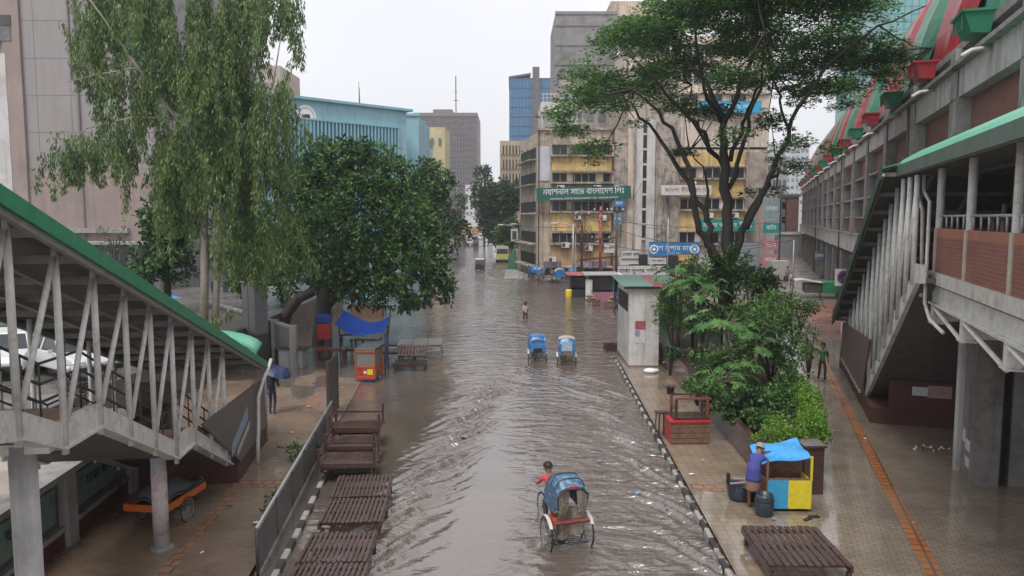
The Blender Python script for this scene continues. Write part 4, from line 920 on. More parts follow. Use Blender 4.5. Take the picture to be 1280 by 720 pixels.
# concrete panel wall by the left pavement, electric cabinet
pts = [gnd(368,462),gnd(345,452),gnd(318,440),gnd(290,428),gnd(262,418)]
t = thing('panel_wall', 'grey concrete panel boundary wall left of the dark tree', 'wall', (pts[0].x,pts[0].y,0)); 
for a_, b_ in zip(pts[:-1], pts[1:]):
    a2 = a_-pts[0]; b2 = b_-pts[0]; g = MB(); g.beam(a2+Vector((0,0,.95)), b2+Vector((0,0,.95)), .16, 2.0); g.build('panel', mat('panel_grey',(.19,.19,.19),.75,(.1,.1,.1),.6,1,streak=(.08,.08,.08)), t)
    g = MB(); g.beam(a2+Vector((0,0,.35)), b2+Vector((0,0,.35)), .22, .8); g.build('brick_base', brick_dk, t)
    g = MB(); g.beam(a2+Vector((0,0,2.02)), b2+Vector((0,0,2.02)), .3, .12); g.build('coping', conc, t)
    g = MB(); g.box(a2.x-.16,a2.x+.16,a2.y-.16,a2.y+.16,-.1,2.15); g.build('pilaster', conc, t)
p = gnd(322,440); t = thing('electric_cabinet', 'tall grey electric cabinet on the panel wall beside the drooping tree', 'electric cabinet', (p.x-.2,38.2,0), R(-35)); t.location = (-12.95,38.0,0)
g = MB(); g.box(-.55,.55,-.35,.35,1.5,4.05); g.build('cabinet', mat('cabinet_grey',(.2,.2,.21),.5,(.2,.2,.2),.4,2), t)
g = MB(); g.box(-.5,-.02,-.38,-.352,1.6,3.95); g.box(.02,.5,-.38,-.352,1.6,3.95); g.build('door', MATS['cabinet_grey'], t)
g = MB(); g.box(-.6,.6,-.4,.4,4.05,4.12); g.build('cabinet_roof', conc, t); g = MB(); g.box(-.6,.6,-.4,.4,-.1,1.5); g.build('base', conc_d, t)
# ================================================================== TREES AND PLANTS
LM_rain = leafmat('rain_tree_leaf', (.022,.055,.026), (.07,.17,.055), (.20,.38,.08), .45)
LM_will = leafmat('drooping_leaf', (.045,.085,.035), (.13,.205,.07), (.27,.37,.13), .4)
LM_dark = leafmat('dark_leaf', (.010,.03,.014), (.032,.09,.028), (.13,.25,.055), .25, .5)
LM_round = leafmat('round_tree_leaf', (.012,.036,.016), (.042,.11,.036), (.18,.32,.08), .28, .5)
LM_shrub = leafmat('shrub_leaf', (.022,.06,.02), (.075,.17,.05), (.22,.37,.10), .35)
LM_hedge = leafmat('hedge_leaf', (.05,.13,.02), (.13,.27,.035), (.26,.42,.06), .3)
LM_far = leafmat('far_leaf', (.02,.045,.022), (.035,.075,.032), (.07,.13,.045), .2)
LM_pap = leafmat('palmate_leaf', (.03,.09,.03), (.08,.20,.05), (.17,.33,.09), .3)
def leaves(P, D, Nn, ln, wd):
    """P base points, D direction, Nn normal-ish, ln lengths, wd widths -> (N,4,3) diamond leaves"""
    D = D/np.linalg.norm(D,axis=1,keepdims=True); S = np.cross(D, Nn); S /= np.linalg.norm(S,axis=1,keepdims=True)+1e-9
    ln = ln[:,None]; wd = wd[:,None]
    return np.stack([P, P+D*ln*.5+S*wd*.5, P+D*ln, P+D*ln*.5-S*wd*.5], 1)
def rnd_dir(n, zb=0): 
    d = RNG.normal(size=(n,3)); d[:,2] += zb; return d/np.linalg.norm(d,axis=1,keepdims=True)
def rosettes(cent, outd, k, ln, wd, spread=.9):
    n = len(cent); P = np.repeat(cent,k,0)+RNG.normal(size=(n*k,3))*ln*.25; O = np.repeat(outd,k,0)
    D = O*.45+rnd_dir(n*k)*spread; D[:,2] -= .1; Nn = rnd_dir(n*k,1.2)
    return leaves(P, D, Nn, ln*RNG.uniform(.7,1.25,n*k), wd*RNG.uniform(.7,1.2,n*k))
def blob_tree(name, label, base, clumps, k, ln, wd, m, trunk, cat='tree', group=None, dens=1.0, barkm=None, fill=.35):
    """clumps: list of (cx,cy,cz,rx,ry,rz) relative to base; leaves on and inside every clump"""
    t = thing(name, label, cat, base, 0, group); V = []
    for (cx,cy,cz,rx,ry,rz) in clumps:
        n = int(dens*14*(rx*ry+ry*rz+rx*rz)); d = rnd_dir(n); rad = np.where(RNG.uniform(size=n) < fill, RNG.uniform(.25,.9,n), RNG.uniform(.85,1.1,n))
        # uneven outline: push in and out by low-frequency lumps
        lump = 1+.22*np.sin(d[:,0]*5+cx)*np.cos(d[:,1]*6+cy)+.12*np.sin(d[:,2]*9+cz*2+d[:,0]*7)
        c = np.stack([cx+d[:,0]*rx*rad*lump, cy+d[:,1]*ry*rad*lump, cz+d[:,2]*rz*rad*lump],1)
        V.append(rosettes(c, d, k, ln, wd))
    quads_mesh('crown', np.concatenate(V), m, t)
    g = MB()
    for pts, rr in trunk: g.tube(pts, rr, 9)
    g.build('trunk', barkm or bark_d, t, True); return t
# ---- tall spreading rain tree in the planting bed
TY = 39.0
base = Vector((atY(908,380,TY).x, TY, 0))
tr = thing('rain_tree', 'tall spreading rain tree with several dark leaning trunks in the planting bed', 'tree', base)
S_ = TY/FPX
def tp(px, py, dy=0): p = atY(px,py,TY); return Vector((p.x-base.x, dy, p.z))
limbs = [
 ([(909,400,0),(907,340,0),(910,282,0),(906,236,.2),(907,190,.4),(909,150,.6),(895,107,1.2),(877,73,2),(865,45,3)],[17,13,11,10,8.5,7,4.5,3,1.5]),
 ([(909,150,.6),(926,107,.2),(938,61,-1),(940,25,-2)],[6,4.5,3,1.5]),
 ([(905,150,.6),(874,116,-1),(852,70,-3),(835,40,-5)],[4.5,3.5,2.5,1]),
 ([(899,195,.4),(875,168,-1),(852,153,-1.6),(815,126,-3),(773,95,-4.5)],[5,4,3.4,2.6,1.2]),
 ([(897,330,-.4),(881,306,-.5),(868,280,-.8),(860,255,-1),(855,215,-1.4),(834,177,-2),(810,150,-3),(775,128,-4)],[8,7,6.5,6,5,4,3,1.4]),
 ([(900,335,.5),(892,303,.6),(888,275,.8),(872,239,1.2),(854,200,2),(835,158,3.2),(812,120,4.5),(795,90,5.5)],[7.5,6.5,6,5.4,4.6,3.6,2.4,1.2]),
 ([(888,275,.8),(893,250,1.5),(897,215,2.5),(885,180,4)],[3.5,3,2.2,1]),
 ([(918,320,0),(927,291,.2),(945,258,.4),(964,230,.3),(974,213,.2)],[8,7.5,6.5,5,2.5]),
 ([(930,286,-.3),(945,252,-.6),(952,227,-1),(957,209,-1.2),(970,167,-1.8),(983,133,-2.4),(1007,93,-3),(1050,57,-4),(1090,42,-5)],[6.5,5.6,5.2,4.8,4,3.4,2.8,2,1]),
 ([(970,167,-1.8),(966,130,-1),(966,110,-.5),(975,75,1),(985,40,2.5)],[3,2.4,2.2,1.6,.8]),
 ([(916,200,.4),(935,165,1),(950,130,2),(975,95,3.5),(1010,65,5)],[5,4,3.2,2.2,1]),
 ([(912,236,.2),(922,190,-.6),(924,150,-1.5),(928,110,-3),(915,70,-5)],[5,4.2,3.4,2.4,1]),
 ([(1050,57,-4),(1080,75,-4),(1110,82,-4)],[1.8,1.2,.7]),
 ([(907,210,.3),(890,165,2),(880,120,4),(900,80,6)],[4.5,3.6,2.6,1.1]),
]
g = MB(); tips = []
def wob(p): return p
for pts, rr in limbs:
    P = [tp(*q) for q in pts]; Q = [P[0]]; RR = [rr[0]*S_*.62]
    for a_, b_, ra, rb_ in zip(P[:-1],P[1:],rr[:-1],rr[1:]):
        for k in (1,2,3):
            t_ = k/3; q = a_.lerp(b_,t_); 
            if k < 3: q += Vector((random.gauss(0,.09),random.gauss(0,.09),random.gauss(0,.05)))
            Q.append(q); RR.append((ra+(rb_-ra)*t_)*S_*.62)
    g.tube(Q, RR, 9); tips.append(P[-1])
g.build('trunk', bark_d, tr, True)
pads = [(905,14,62,16),(960,12,60,16),(842,32,52,15),(795,52,46,13),(870,62,52,12),(930,48,50,14),(1000,34,50,15),(1045,46,42,13),(1082,62,34,11),(1103,80,20,8),
 (770,88,36,11),(748,118,34,11),(722,142,24,10),(740,176,12,12),(805,96,30,9),(845,96,26,8),(1020,76,34,10),(1058,102,30,9),(1085,80,34,10),(1070,60,36,10),(1100,98,22,8),(1030,112,20,8),(980,88,26,9),(1004,128,14,10),
 (905,132,26,9),(952,158,20,9),(890,112,26,8),(957,187,18,7),(972,213,16,7),(862,128,22,7),(825,138,14,7),(1015,10,44,14),(1062,24,34,12),(762,62,24,9),(715,128,14,7),
 (893,178,14,6),(985,237,12,5),(1086,98,16,7),(1110,112,12,6),(940,92,26,8),(780,132,14,6),(872,0,50,14),(700,152,12,6),(865,186,10,5),(985,10,60,18),(712,168,12,7),(742,190,12,7),(1000,112,24,9),(1110,70,22,9),(730,105,26,10),(930,-12,60,16),(842,8,40,12),(1012,190,10,5)]
V = []; tw = MB()
for (cx,cy_,rx,ry) in pads:
    for rep in range(2):
        dy = random.uniform(-4.5,5.5); c = tp(cx,cy_,dy); c.x += random.uniform(-.3,.3); a_, b_ = rx*S_, ry*S_
        n = int(max(12, 36*a_*a_*.82)); 
        th = RNG.uniform(0,2*PI,n); rr = np.sqrt(RNG.uniform(0,1,n)); ph = c.x*3
        edge = 1+.25*np.sin(3*th+ph)+.15*np.sin(7*th)
        cc = np.stack([c.x+a_*rr*edge*np.cos(th), c.y+a_*.9*rr*edge*np.sin(th), c.z+b_*(.9-1.6*rr**2)+RNG.normal(0,b_*.45,n)],1)
        k = 22                                 # feathery flat sprays
        P = np.repeat(cc,k,0); ang_ = RNG.uniform(0,2*PI,n*k); r2 = .42*np.sqrt(RNG.uniform(0,1,n*k))
        P = P+np.stack([r2*np.cos(ang_), r2*np.sin(ang_), RNG.normal(0,.05,n*k)-.12*r2],1)
        D = np.stack([np.cos(ang_),np.sin(ang_),RNG.normal(-.1,.3,n*k)],1); Nn = rnd_dir(n*k,2.5)
        V.append(leaves(P,D,Nn,.20*RNG.uniform(.7,1.3,n*k),.095*RNG.uniform(.7,1.2,n*k)))
        # twig from nearest limb tip
        q = min(tips, key=lambda t_: (t_-c).length)
        if (q-c).length < 3.2: tw.tube([q, q.lerp(c,.5)+Vector((0,0,-.25)), c], [.055,.035,.015], 5)
tw.build('twigs', bark_d, tr, True); quads_mesh('crown', np.concatenate(V), LM_rain, tr)

# ---- drooping tree on the left yard
WY = 33.0; wb = Vector((atY(258,400,WY).x, WY, 1.6)); wt = thing('drooping_tree', 'tall pale trunked tree with long drooping light green foliage on the left', 'tree', wb); WS = WY/FPX
def wp(px, py, dy=0): p = atY(px,py,WY); return Vector((p.x-wb.x, dy, p.z-wb.z))
g = MB(); wl = [([(256,430,0),(257,340,0),(254,270,.1),(250,200,.2),(246,120,.3),(240,40,.5),(236,-60,.8)],[9,8,7,6,5,3.5,2]),
 ([(266,430,.2),(267,350,.3),(270,290,.4),(276,220,.6),(290,150,1),(305,80,1.6),(312,0,2)],[7,6.5,5.5,4.5,3.5,2.5,1.5]),
 ([(251,210,.2),(225,150,-.5),(190,90,-1),(150,30,-1.4),(120,-10,-1.6)],[3.5,3,2.4,1.7,1]),
 ([(276,220,.6),(310,170,0),(345,110,-.6),(362,50,-1)],[3,2.5,1.8,1]),
 ([(246,120,.3),(280,70,1),(330,20,1.4),(365,-10,1.6)],[3,2.4,1.6,1]),
 ([(225,150,-.5),(180,150,-1),(130,165,-1.3),(105,190,-1.5)],[2,1.6,1.2,.7]),
 ([(190,90,-1),(140,100,-1.2),(110,110,-1.4)],[1.6,1.2,.7])]
for pts, rr in wl: g.tube([wp(*q)+Vector((random.gauss(0,.05),0,0)) for q in pts], [r*WS*.62 for r in rr], 9)
g.build('trunk', bark_l, wt, True)
starts = []
def strandzone(x0,x1,y0,y1,n,l0,l1,dd=2.2):
    for _ in range(n): starts.append((random.uniform(x0,x1),random.uniform(y0,y1),random.gauss(0,dd*.5),random.uniform(l0,l1)))
strandzone(105,366,-60,20,150,1.2,2.6); strandzone(180,362,20,110,120,1.4,3.0); strandzone(200,362,90,190,115,1.6,3.2)
strandzone(205,250,150,270,36,1.8,3.2); strandzone(285,372,160,300,75,1.8,3.3); strandzone(262,300,140,240,26,1.2,2.4); strandzone(350,372,-30,120,14,.6,1.6)
strandzone(92,125,30,90,12,1.0,2.0); strandzone(70,125,160,195,34,.7,1.9); strandzone(125,165,90,190,20,1.0,2.2); strandzone(120,170,0,90,26,1.2,2.2); strandzone(140,205,150,215,12,1.,2.,); strandzone(255,290,385,395,7,.3,.6); strandzone(165,215,80,160,18,1.2,2.2)
V = []
for (px,py,dy,l) in starts:
    if math.sin(px*.045+1.0+.6*math.sin(py*.03))+math.sin(py*.038+px*.02+2.0)+.5*math.sin(px*.11) < -1.15 and px > 125: continue
    px = max(px, 112) if py < 130 else px
    top = np.array(wp(px,py,dy)); dist = abs(px-250)/130; n = int(l*80); t_ = RNG.uniform(0,1,n)**.9; lean = RNG.normal(0,.16,2)
    P = np.stack([top[0]+lean[0]*t_*l+RNG.normal(0,.13,n)*(1-t_*.5), top[1]+lean[1]*t_*l+RNG.normal(0,.13,n)*(1-t_*.5), top[2]-t_*l],1)
    D = np.stack([RNG.normal(0,.38,n),RNG.normal(0,.38,n),-np.ones(n)],1)
    V.append(leaves(P,D,rnd_dir(n),RNG.uniform(.16,.32,n),RNG.uniform(.04,.07,n)))
quads_mesh('crown', np.concatenate(V), LM_will, wt)
# ---- the big dark tree in the middle left
DYy = 43.0; db = Vector((-11.2,DYy,0)); dS = DYy/FPX
def dc(px,py,rx,ry,dy=0,rd=None): p = atY(px,py,DYy+dy); return (p.x-db.x,dy,p.z,rx*dS,(rd or rx)*dS,ry*dS)
def dl(px,py,dy=0): p = atY(px,py,DYy); return Vector((p.x-db.x,dy,p.z))
cl = [dc(385,235,26,40,1),dc(372,285,22,44,1.5),dc(398,200,24,26,.5),dc(425,215,45,36),dc(470,225,50,40,1),dc(505,262,40,36,0),dc(455,275,62,50,-1),dc(415,300,50,46,-1),dc(515,312,44,36,-.5),dc(545,345,24,22,-.5),dc(470,335,52,38,-1.5),dc(500,365,30,20,-1),dc(400,250,34,40,1),dc(382,320,30,34,1.5),dc(425,350,34,22,.5),dc(548,300,18,22,1),dc(520,380,16,9,0),dc(440,190,24,16,0),dc(555,368,14,10,0),dc(455,378,14,8,0),dc(485,205,20,14,0)]
trk = [([dl(398,470),dl(402,420),dl(405,380),dl(415,340),dl(440,290)],[.55,.50,.45,.35,.15]),
 ([dl(345,425,1),dl(352,395,1),dl(370,374,.6),dl(400,360,.2),dl(430,320,-.3)],[.34,.32,.30,.27,.1]),
 ([dl(405,385),dl(440,350,-.5),(dl(490,330,-1)),dl(530,330,-1)],[.3,.25,.16,.06]),
 ([dl(404,375),dl(385,330,.5),dl(380,280,1)],[.3,.2,.08]),([dl(410,400),dl(412,440,-.4),dl(408,470,-.6)],[.2,.22,.3])]
blob_tree('dark_tree', 'dense round dark green tree hanging over the flooded stalls', 'x' and db, cl, 11, .34, .14, LM_round, trk, dens=1.3, fill=.35)
# ---- other trees
def crown_of(px,py,rx,ry,Y,n,seed):
    rr = random.Random(seed); S = Y/FPX; p = atY(px,py,Y); out = []
    for i in range(n):
        a_ = rr.uniform(0,2*PI); q = rr.uniform(.25,.75); out.append((math.cos(a_)*q*rx*S, rr.uniform(-.5,.5)*rx*S, p.z+math.sin(a_)*q*ry*S, rx*S*rr.uniform(.35,.55), rx*S*rr.uniform(.35,.55), ry*S*rr.uniform(.3,.45)))
    return p.x, out
def simple_tree(name,label,px,py,rx,ry,Y,n,seed,k,ln,wd,m,dens,group=None,zb=0,tr_=.25,barkm=None):
    x, c = crown_of(px,py,rx,ry,Y,n,seed); c = [(a,b,cz-zb,d,e,f) for a,b,cz,d,e,f in c]; zc_ = sum(q[2] for q in c)/len(c)
    trk = [([(0,0,-.2),(.1,0,zc_*.4),(0,.1,zc_)],[tr_,tr_*.8,tr_*.4])]+[([(0,0,zc_*.45),(q[0]*.5,q[1]*.5,(zc_*.6+q[2]*.4)),(q[0],q[1],q[2])],[tr_*.5,tr_*.35,tr_*.15]) for q in c[:5]]
    return blob_tree(name,label,(x,Y,zb),c,k,ln,wd,m,trk,'tree',group,dens*2.2,barkm)
simple_tree('dark_tree','black green tree between the drooping tree and the yard building',205,300,48,62,44,8,1,7,.32,.15,LM_dark,1.1,zb=1.8)
simple_tree('dark_tree','black green tree directly right of the pale trunk',320,325,42,58,46,8,12,7,.32,.15,LM_dark,1.1,zb=1.8)
simple_tree('dark_tree','dark tree behind the round tree, in front of the pale yellow building',535,232,32,38,72,7,3,6,.5,.22,LM_dark,.6)
simple_tree('dark_tree','lower dark tree beside the flooded street, farther than the round tree',556,285,26,36,85,6,5,6,.5,.24,LM_far,.5)
simple_tree('street_tree','grey green tree leaning over the left edge of the far street',568,262,14,30,170,5,6,6,.8,.4,LM_far,.25)
simple_tree('street_tree','large dense tree on the right side of the far street',624,262,34,46,150,10,7,7,.75,.35,LM_far,.34,tr_=.5)
simple_tree('street_tree','small light tree top poking above the large street tree',605,225,12,16,190,4,8,6,.8,.4,LM_far,.25)
simple_tree('street_tree','darker round tree touching the corner block',640,292,20,24,125,6,9,6,.6,.3,LM_dark,.35,tr_=.4)
simple_tree('dark_tree','dark tree filling the gap between the drooping tree and the round tree',352,310,34,62,50,8,17,7,.34,.15,LM_dark,1.0)
simple_tree('thin_tree','thin bare looking tree in front of the pinkish wall',140,290,26,40,50,5,10,4,.3,.09,LM_dark,.18,zb=1.8,tr_=.09)
simple_tree('roof_shrub','leafy shrub growing out of the corner block roof edge',650,196,8,12,97,3,14,5,.4,.2,LM_far,.8,zb=8,tr_=.1) if False else None
for lab,px,py,Y,rx,ry,zb in (('leafy potted shrub on the top left window hood of the corner block',716,189,92.0,6,5,16.0),('trailing plant hanging off the roof edge of the corner block',705,166,92.2,12,6,17.4),('shrub on the side ledge of the corner block',657,190,97,5,8,14)):
    x, c = crown_of(px,py,rx,ry,Y,4,px); c = [(a,b*.4,cz-zb,d,e,f) for a,b,cz,d,e,f in c]
    t = blob_tree('wall_shrub',lab,(x,Y,zb),c,6,.3,.14,LM_dark,[([(0,0,0),(0,0,sum(q[2] for q in c)/4)],[.05,.03])],'shrub','shrubs growing on the corner block',1.2)
# ---- planting bed
bed = thing('planter', 'long dark brown tiled planting bed wall between pavement and walkway', 'planter', (0,0,0))
pb = [(6.85,19.9),(7.05,24),(7.35,36),(7.8,46),(9.0,56)]; pbr = [(8.2,19.9),(9.6,24),(13.0,36),(15.8,46),(18,56)]
tile_b = brickmat('planter_tile',(.105,.055,.045),(.09,.048,.04),(.05,.03,.028),.3,.3,.22,'yz',.008,stain=(.05,.03,.025),offset=0)
tile_x = brickmat('planter_tile_x',(.085,.045,.038),(.07,.038,.034),(.04,.025,.024),.3,.3,.22,'xz',.008,stain=(.04,.025,.022),offset=0)
for P in (pb, pbr):
    g = MB()
    for a_, b_ in zip(P[:-1],P[1:]): g.hexa([(a_[0]-.09,a_[1],0),(a_[0]+.09,a_[1],0),(b_[0]+.09,b_[1],0),(b_[0]-.09,b_[1],0),(a_[0]-.09,a_[1],1.05),(a_[0]+.09,a_[1],1.05),(b_[0]+.09,b_[1],1.05),(b_[0]-.09,b_[1],1.05)])
    g.build('side_wall', tile_b, bed)
g = MB(); g.box(6.75,8.25,19.68,19.88,0,1.15); g.build('end_wall', tile_x, bed)
g = MB(); g.box(7.55,8.05,19.1,19.67,.1,1.40); g.box(7.5,8.1,19.05,19.7,1.40,1.46); g.build('end_pillar', tile_x, bed)
soil = mat('soil',(.035,.026,.02),.9,bump=.6,bscale=4)
g = MB()
for (a_,b_,c_,d_) in zip(pb[:-1],pb[1:],pbr[:-1],pbr[1:]): g.quad((a_[0],a_[1],.85),(c_[0],c_[1],.85),(d_[0],d_[1],.85),(b_[0],b_[1],.85))
struct(g.build('soil', soil))
def bush(label, px, py, Y, rx, ry, m, k, ln, wd, dens, seed, name='bush', group='bushes in the planting bed', zb=.85, n=6, fill=.5):
    x, c = crown_of(px,py,rx,ry,Y,n,seed); c = [(a,b,max(cz-zb,f*.6),d*1.3,e*1.3,f*1.3) for a,b,cz,d,e,f in c]; zc_ = sum(q[2] for q in c)/len(c)
    return blob_tree(name,label,(x,Y,zb),c,k,ln,wd,m,[([(0,0,0),(q[0]*.4,q[1]*.4,q[2]*.5),(q[0],q[1],q[2])],[.05,.04,.015]) for q in c],'bush',group,dens*1.8,fill=fill)
bush('dark feathery bush directly at the foot of the rain tree',905,345,38.5,40,34,LM_dark,7,.34,.07,1.2,31)
bush('dark bush right of the rain tree foot',945,355,41,26,28,LM_dark,7,.3,.09,1.2,32)
bush('grey green casuarina like bush against the white booth',843,385,34,24,46,LM_rain,9,.32,.035,1.2,33)
bush('feathery bush left of the rain tree foot, above the booth roof',868,350,37,24,26,LM_shrub,8,.3,.07,1.0,34)
bush('loose light green bush spreading right over the walkway, farthest of the bed',975,385,34,46,30,LM_shrub,7,.14,.075,2.4,35)
bush('loose light green bush in the middle of the bed',965,430,29,34,36,LM_shrub,7,.13,.07,2.6,36)
bush('small leaved bush leaning over the tactile path',1012,425,30,20,26,LM_shrub,5,.11,.06,1.4,37,fill=.7)
bush('shaded bush in the middle of the bed below the palmate plants',905,450,28,36,34,LM_shrub,7,.16,.08,2.0,38)
bush('dark glossy low bush behind the hedge',935,505,23.6,36,26,LM_dark,7,.17,.09,3.0,39,zb=.8)
bush('low bright bush along the bed left edge',872,480,26.0,20,18,LM_shrub,7,.14,.08,2.6,40,zb=.8)
bush('green bush at the bed right edge above the hedge',985,480,26,22,26,LM_shrub,7,.14,.08,2.4,41,zb=.8)
bush('dull bush behind the small red cart',838,440,31,14,14,LM_dark,6,.16,.08,2.0,42,zb=.8)
bush('light loose bush over the walkway edge, nearer than the green walker',990,450,28.5,18,22,LM_shrub,6,.12,.065,1.8,46)
bush('broad loose bush behind the palmate plants',950,395,32,34,28,LM_shrub,7,.14,.07,2.0,47)
bush('dark bush right beside the white booth rear corner',880,400,33,26,24,LM_dark,7,.2,.09,1.8,48)
bush('far light bush spreading at the passage side of the bed',995,385,37,28,20,LM_shrub,6,.14,.07,1.8,49)
# clipped yellow green hedge edging the bed
def hedge(label, pts, seed):
    b = pts[0]; t = thing('hedge', label, 'hedge', (b[0],b[1],.8), 0, 'clipped yellow green hedges'); V = []; g = MB()
    for i in range(len(pts)-1):
        L_ = math.dist(pts[i],pts[i+1]); n = max(2,int(L_/.32))
        for k in range(n):
            f_ = k/n; x = pts[i][0]+(pts[i+1][0]-pts[i][0])*f_-b[0]; y = pts[i][1]+(pts[i+1][1]-pts[i][1])*f_-b[1]
            for _ in range(2):
                cx, cy2, cz = x+random.gauss(0,.12), y+random.gauss(0,.12), .46+random.gauss(0,.09); n2 = 40; d = rnd_dir(n2,.3); c = np.array([cx,cy2,cz])+d*np.array([.32,.32,.32]); V.append(rosettes(c,d,6,.085,.05))
            g.tube([(x,y,0),(x+.03,y,.4)],[.02,.01],5)
    quads_mesh('foliage', np.concatenate(V), LM_hedge, t); g.build('stems', wood_d, t)
hedge('yellow green hedge along the near end of the bed', [(6.95,20.15),(7.7,20.15),(8.3,20.3),(8.2,20.9),(7.0,20.8)], 1)
hedge('yellow green hedge along the walkway side of the bed', [(8.45,20.6),(8.9,22),(9.4,23.6),(9.9,25.5),(10.5,27.6)], 2)
bush('low bright bush just behind the near hedge',955,520,22.4,26,16,LM_shrub,7,.12,.07,3.0,43,zb=.8)
bush('mid green bush filling the right side behind the hedge',975,500,24.5,24,22,LM_shrub,7,.13,.07,2.6,44,zb=.8)
bush('shaded bush along the planter left wall near its middle',885,495,24.6,22,20,LM_shrub,7,.15,.08,2.4,45,zb=.8)
# palmate-leaved plants (papaya like)
def palmate(label, px, py, Y, rad, nl, seed, zb=.85):
    rr = random.Random(seed); p = atY(px,py,Y); t = thing('papaya_plant', label, 'plant', (p.x,Y,zb), 0, 'palmate leaved plants in the bed'); h = p.z-zb
    g = MB(); g.tube([(0,0,0),(.05,0,h*.5),(0,0,h)],[.07,.06,.045],7); V = []
    for i in range(nl):
        a_ = 2.4*i+rr.uniform(-.3,.3); el = rr.uniform(-.3,.7); l = rad*rr.uniform(.6,1.0); d = Vector((math.cos(a_)*math.cos(el),math.sin(a_)*math.cos(el),math.sin(el)))
        c = Vector((0,0,h-rr.uniform(0,.4)))+d*l; g.tube([(0,0,c.z-d.z*l), c],[.018,.010],4)
        R_ = rad*.30*rr.uniform(.8,1.15); nrm_ = (Vector((0,0,1))*1.0+d*.6).normalized(); u_ = (d-nrm_*d.dot(nrm_)).normalized(); v_ = nrm_.cross(u_)
        for k in range(9):
            b_ = (k-4)*.62; dd = u_*math.cos(b_)+v_*math.sin(b_)+nrm_*-.22; P = np.array([c]); r_ = R_*(1-.05*abs(k-4))
            V.append(leaves(P,np.array([dd]),np.array([nrm_]),np.array([r_]),np.array([r_*.34])))
    g.build('stem', mat('green_stem',(.16,.17,.09),.6), t, True); quads_mesh('leaf_blades', np.concatenate(V), LM_pap, t)
for i, a_ in enumerate([('tallest palmate leaved plant in the middle of the bed',905,405,29,1.5,26),('palmate plant left of the tallest, nearer the white booth',870,365,34,1.5,24),('palmate plant right of the tallest, half hidden in the loose bushes',945,425,28,1.1,18),
    ('low palmate plant under the tallest one',898,470,26,1.15,22),('small palmate plant near the dark glossy bush',925,455,27,.9,16),('pale palmate plant in front of the feathery bush',850,340,37,1.4,20)]): palmate(*a_, seed=i)
g = MB(); t = thing('dead_branches','pale bare dead branches leaning at the left edge of the bed','dead branches',(gnd(850,440).x+.2,31.5,.8),0)
for i in range(6): g.tube([(0.1*i,0,0),(.2*i-.5+random.random()*.6,.2,.8),(.3*i-1.1+random.random(),.3,1.7+.2*i)],[.03,.025,.01],5)
g.build('branches', mat('dead_wood',(.28,.2,.15),.8), t)
# small pavement plants at the left barrier
for lab,px,py,Y,s in (('bushy green weed behind the barrier, the larger one',373,573,21.8,22),('tiny weed between the two bigger ones at the barrier',345,620,18.6,9),('green weed at the near end of the barrier',334,652,17.0,14)):
    x, c = crown_of(px,py,s*1.2,s*1.3,Y,6,px); c = [(a,b,max(.15,cz-.15),d,e,f) for a,b,cz,d,e,f in c]
    blob_tree('weed',lab,(x,Y,.15),c,6,.16,.07,LM_shrub,[([(0,0,0),(0,0,.4)],[.02,.01])],'weed','weeds along the barrier',3.5)
# ================================================================== BUILDERS: people, vehicles, stalls
skin_m = mat('brown_skin', (.22,.115,.07), .55, var=.05); hair_m = mat('black_hair', (.015,.012,.012), .6); hair_g = mat('grey_hair', (.30,.29,.28), .6)
def cloth(name, c, st=None): return mat(name, c, .85, st or tuple(k*.6 for k in c), .4, 6, bump=.2, bscale=14)
BONES = [('spine','pelvis','chest'),('neck','chest','neck'),('head','neck','head'),
 ('uarm','shL','elL'),('farm','elL','waL'),('uarm','shR','elR'),('farm','elR','waR'),('hand','waL','haL'),('hand','waR','haR'),
 ('thigh','hipL','knL'),('shin','knL','anL'),('thigh','hipR','knR'),('shin','knR','anR'),('foot','anL','toL'),('foot','anR','toR')]
STAND = dict(pelvis=(0,0,.96),chest=(0,0,1.32),neck=(0,.01,1.47),head=(0,.03,1.62),shL=(-.18,0,1.40),elL=(-.24,-.03,1.12),waL=(-.25,.06,.88),haL=(-.25,.08,.80),
 shR=(.18,0,1.40),elR=(.24,-.03,1.12),waR=(.25,.06,.88),haR=(.25,.08,.80),hipL=(-.09,0,.90),knL=(-.10,.03,.50),anL=(-.10,-.02,.08),toL=(-.11,.13,.03),hipR=(.09,0,.90),knR=(.10,.03,.50),anR=(.10,-.02,.08),toR=(.11,.13,.03))
RAD = dict(pelvis=.135,belly=.125,chest=.145,neck=.055,jaw=.085,head=.10,crown=.07,sh=.06,el=.045,wa=.032,ha=.036,hip=.088,kn=.06,an=.042,to=.035)
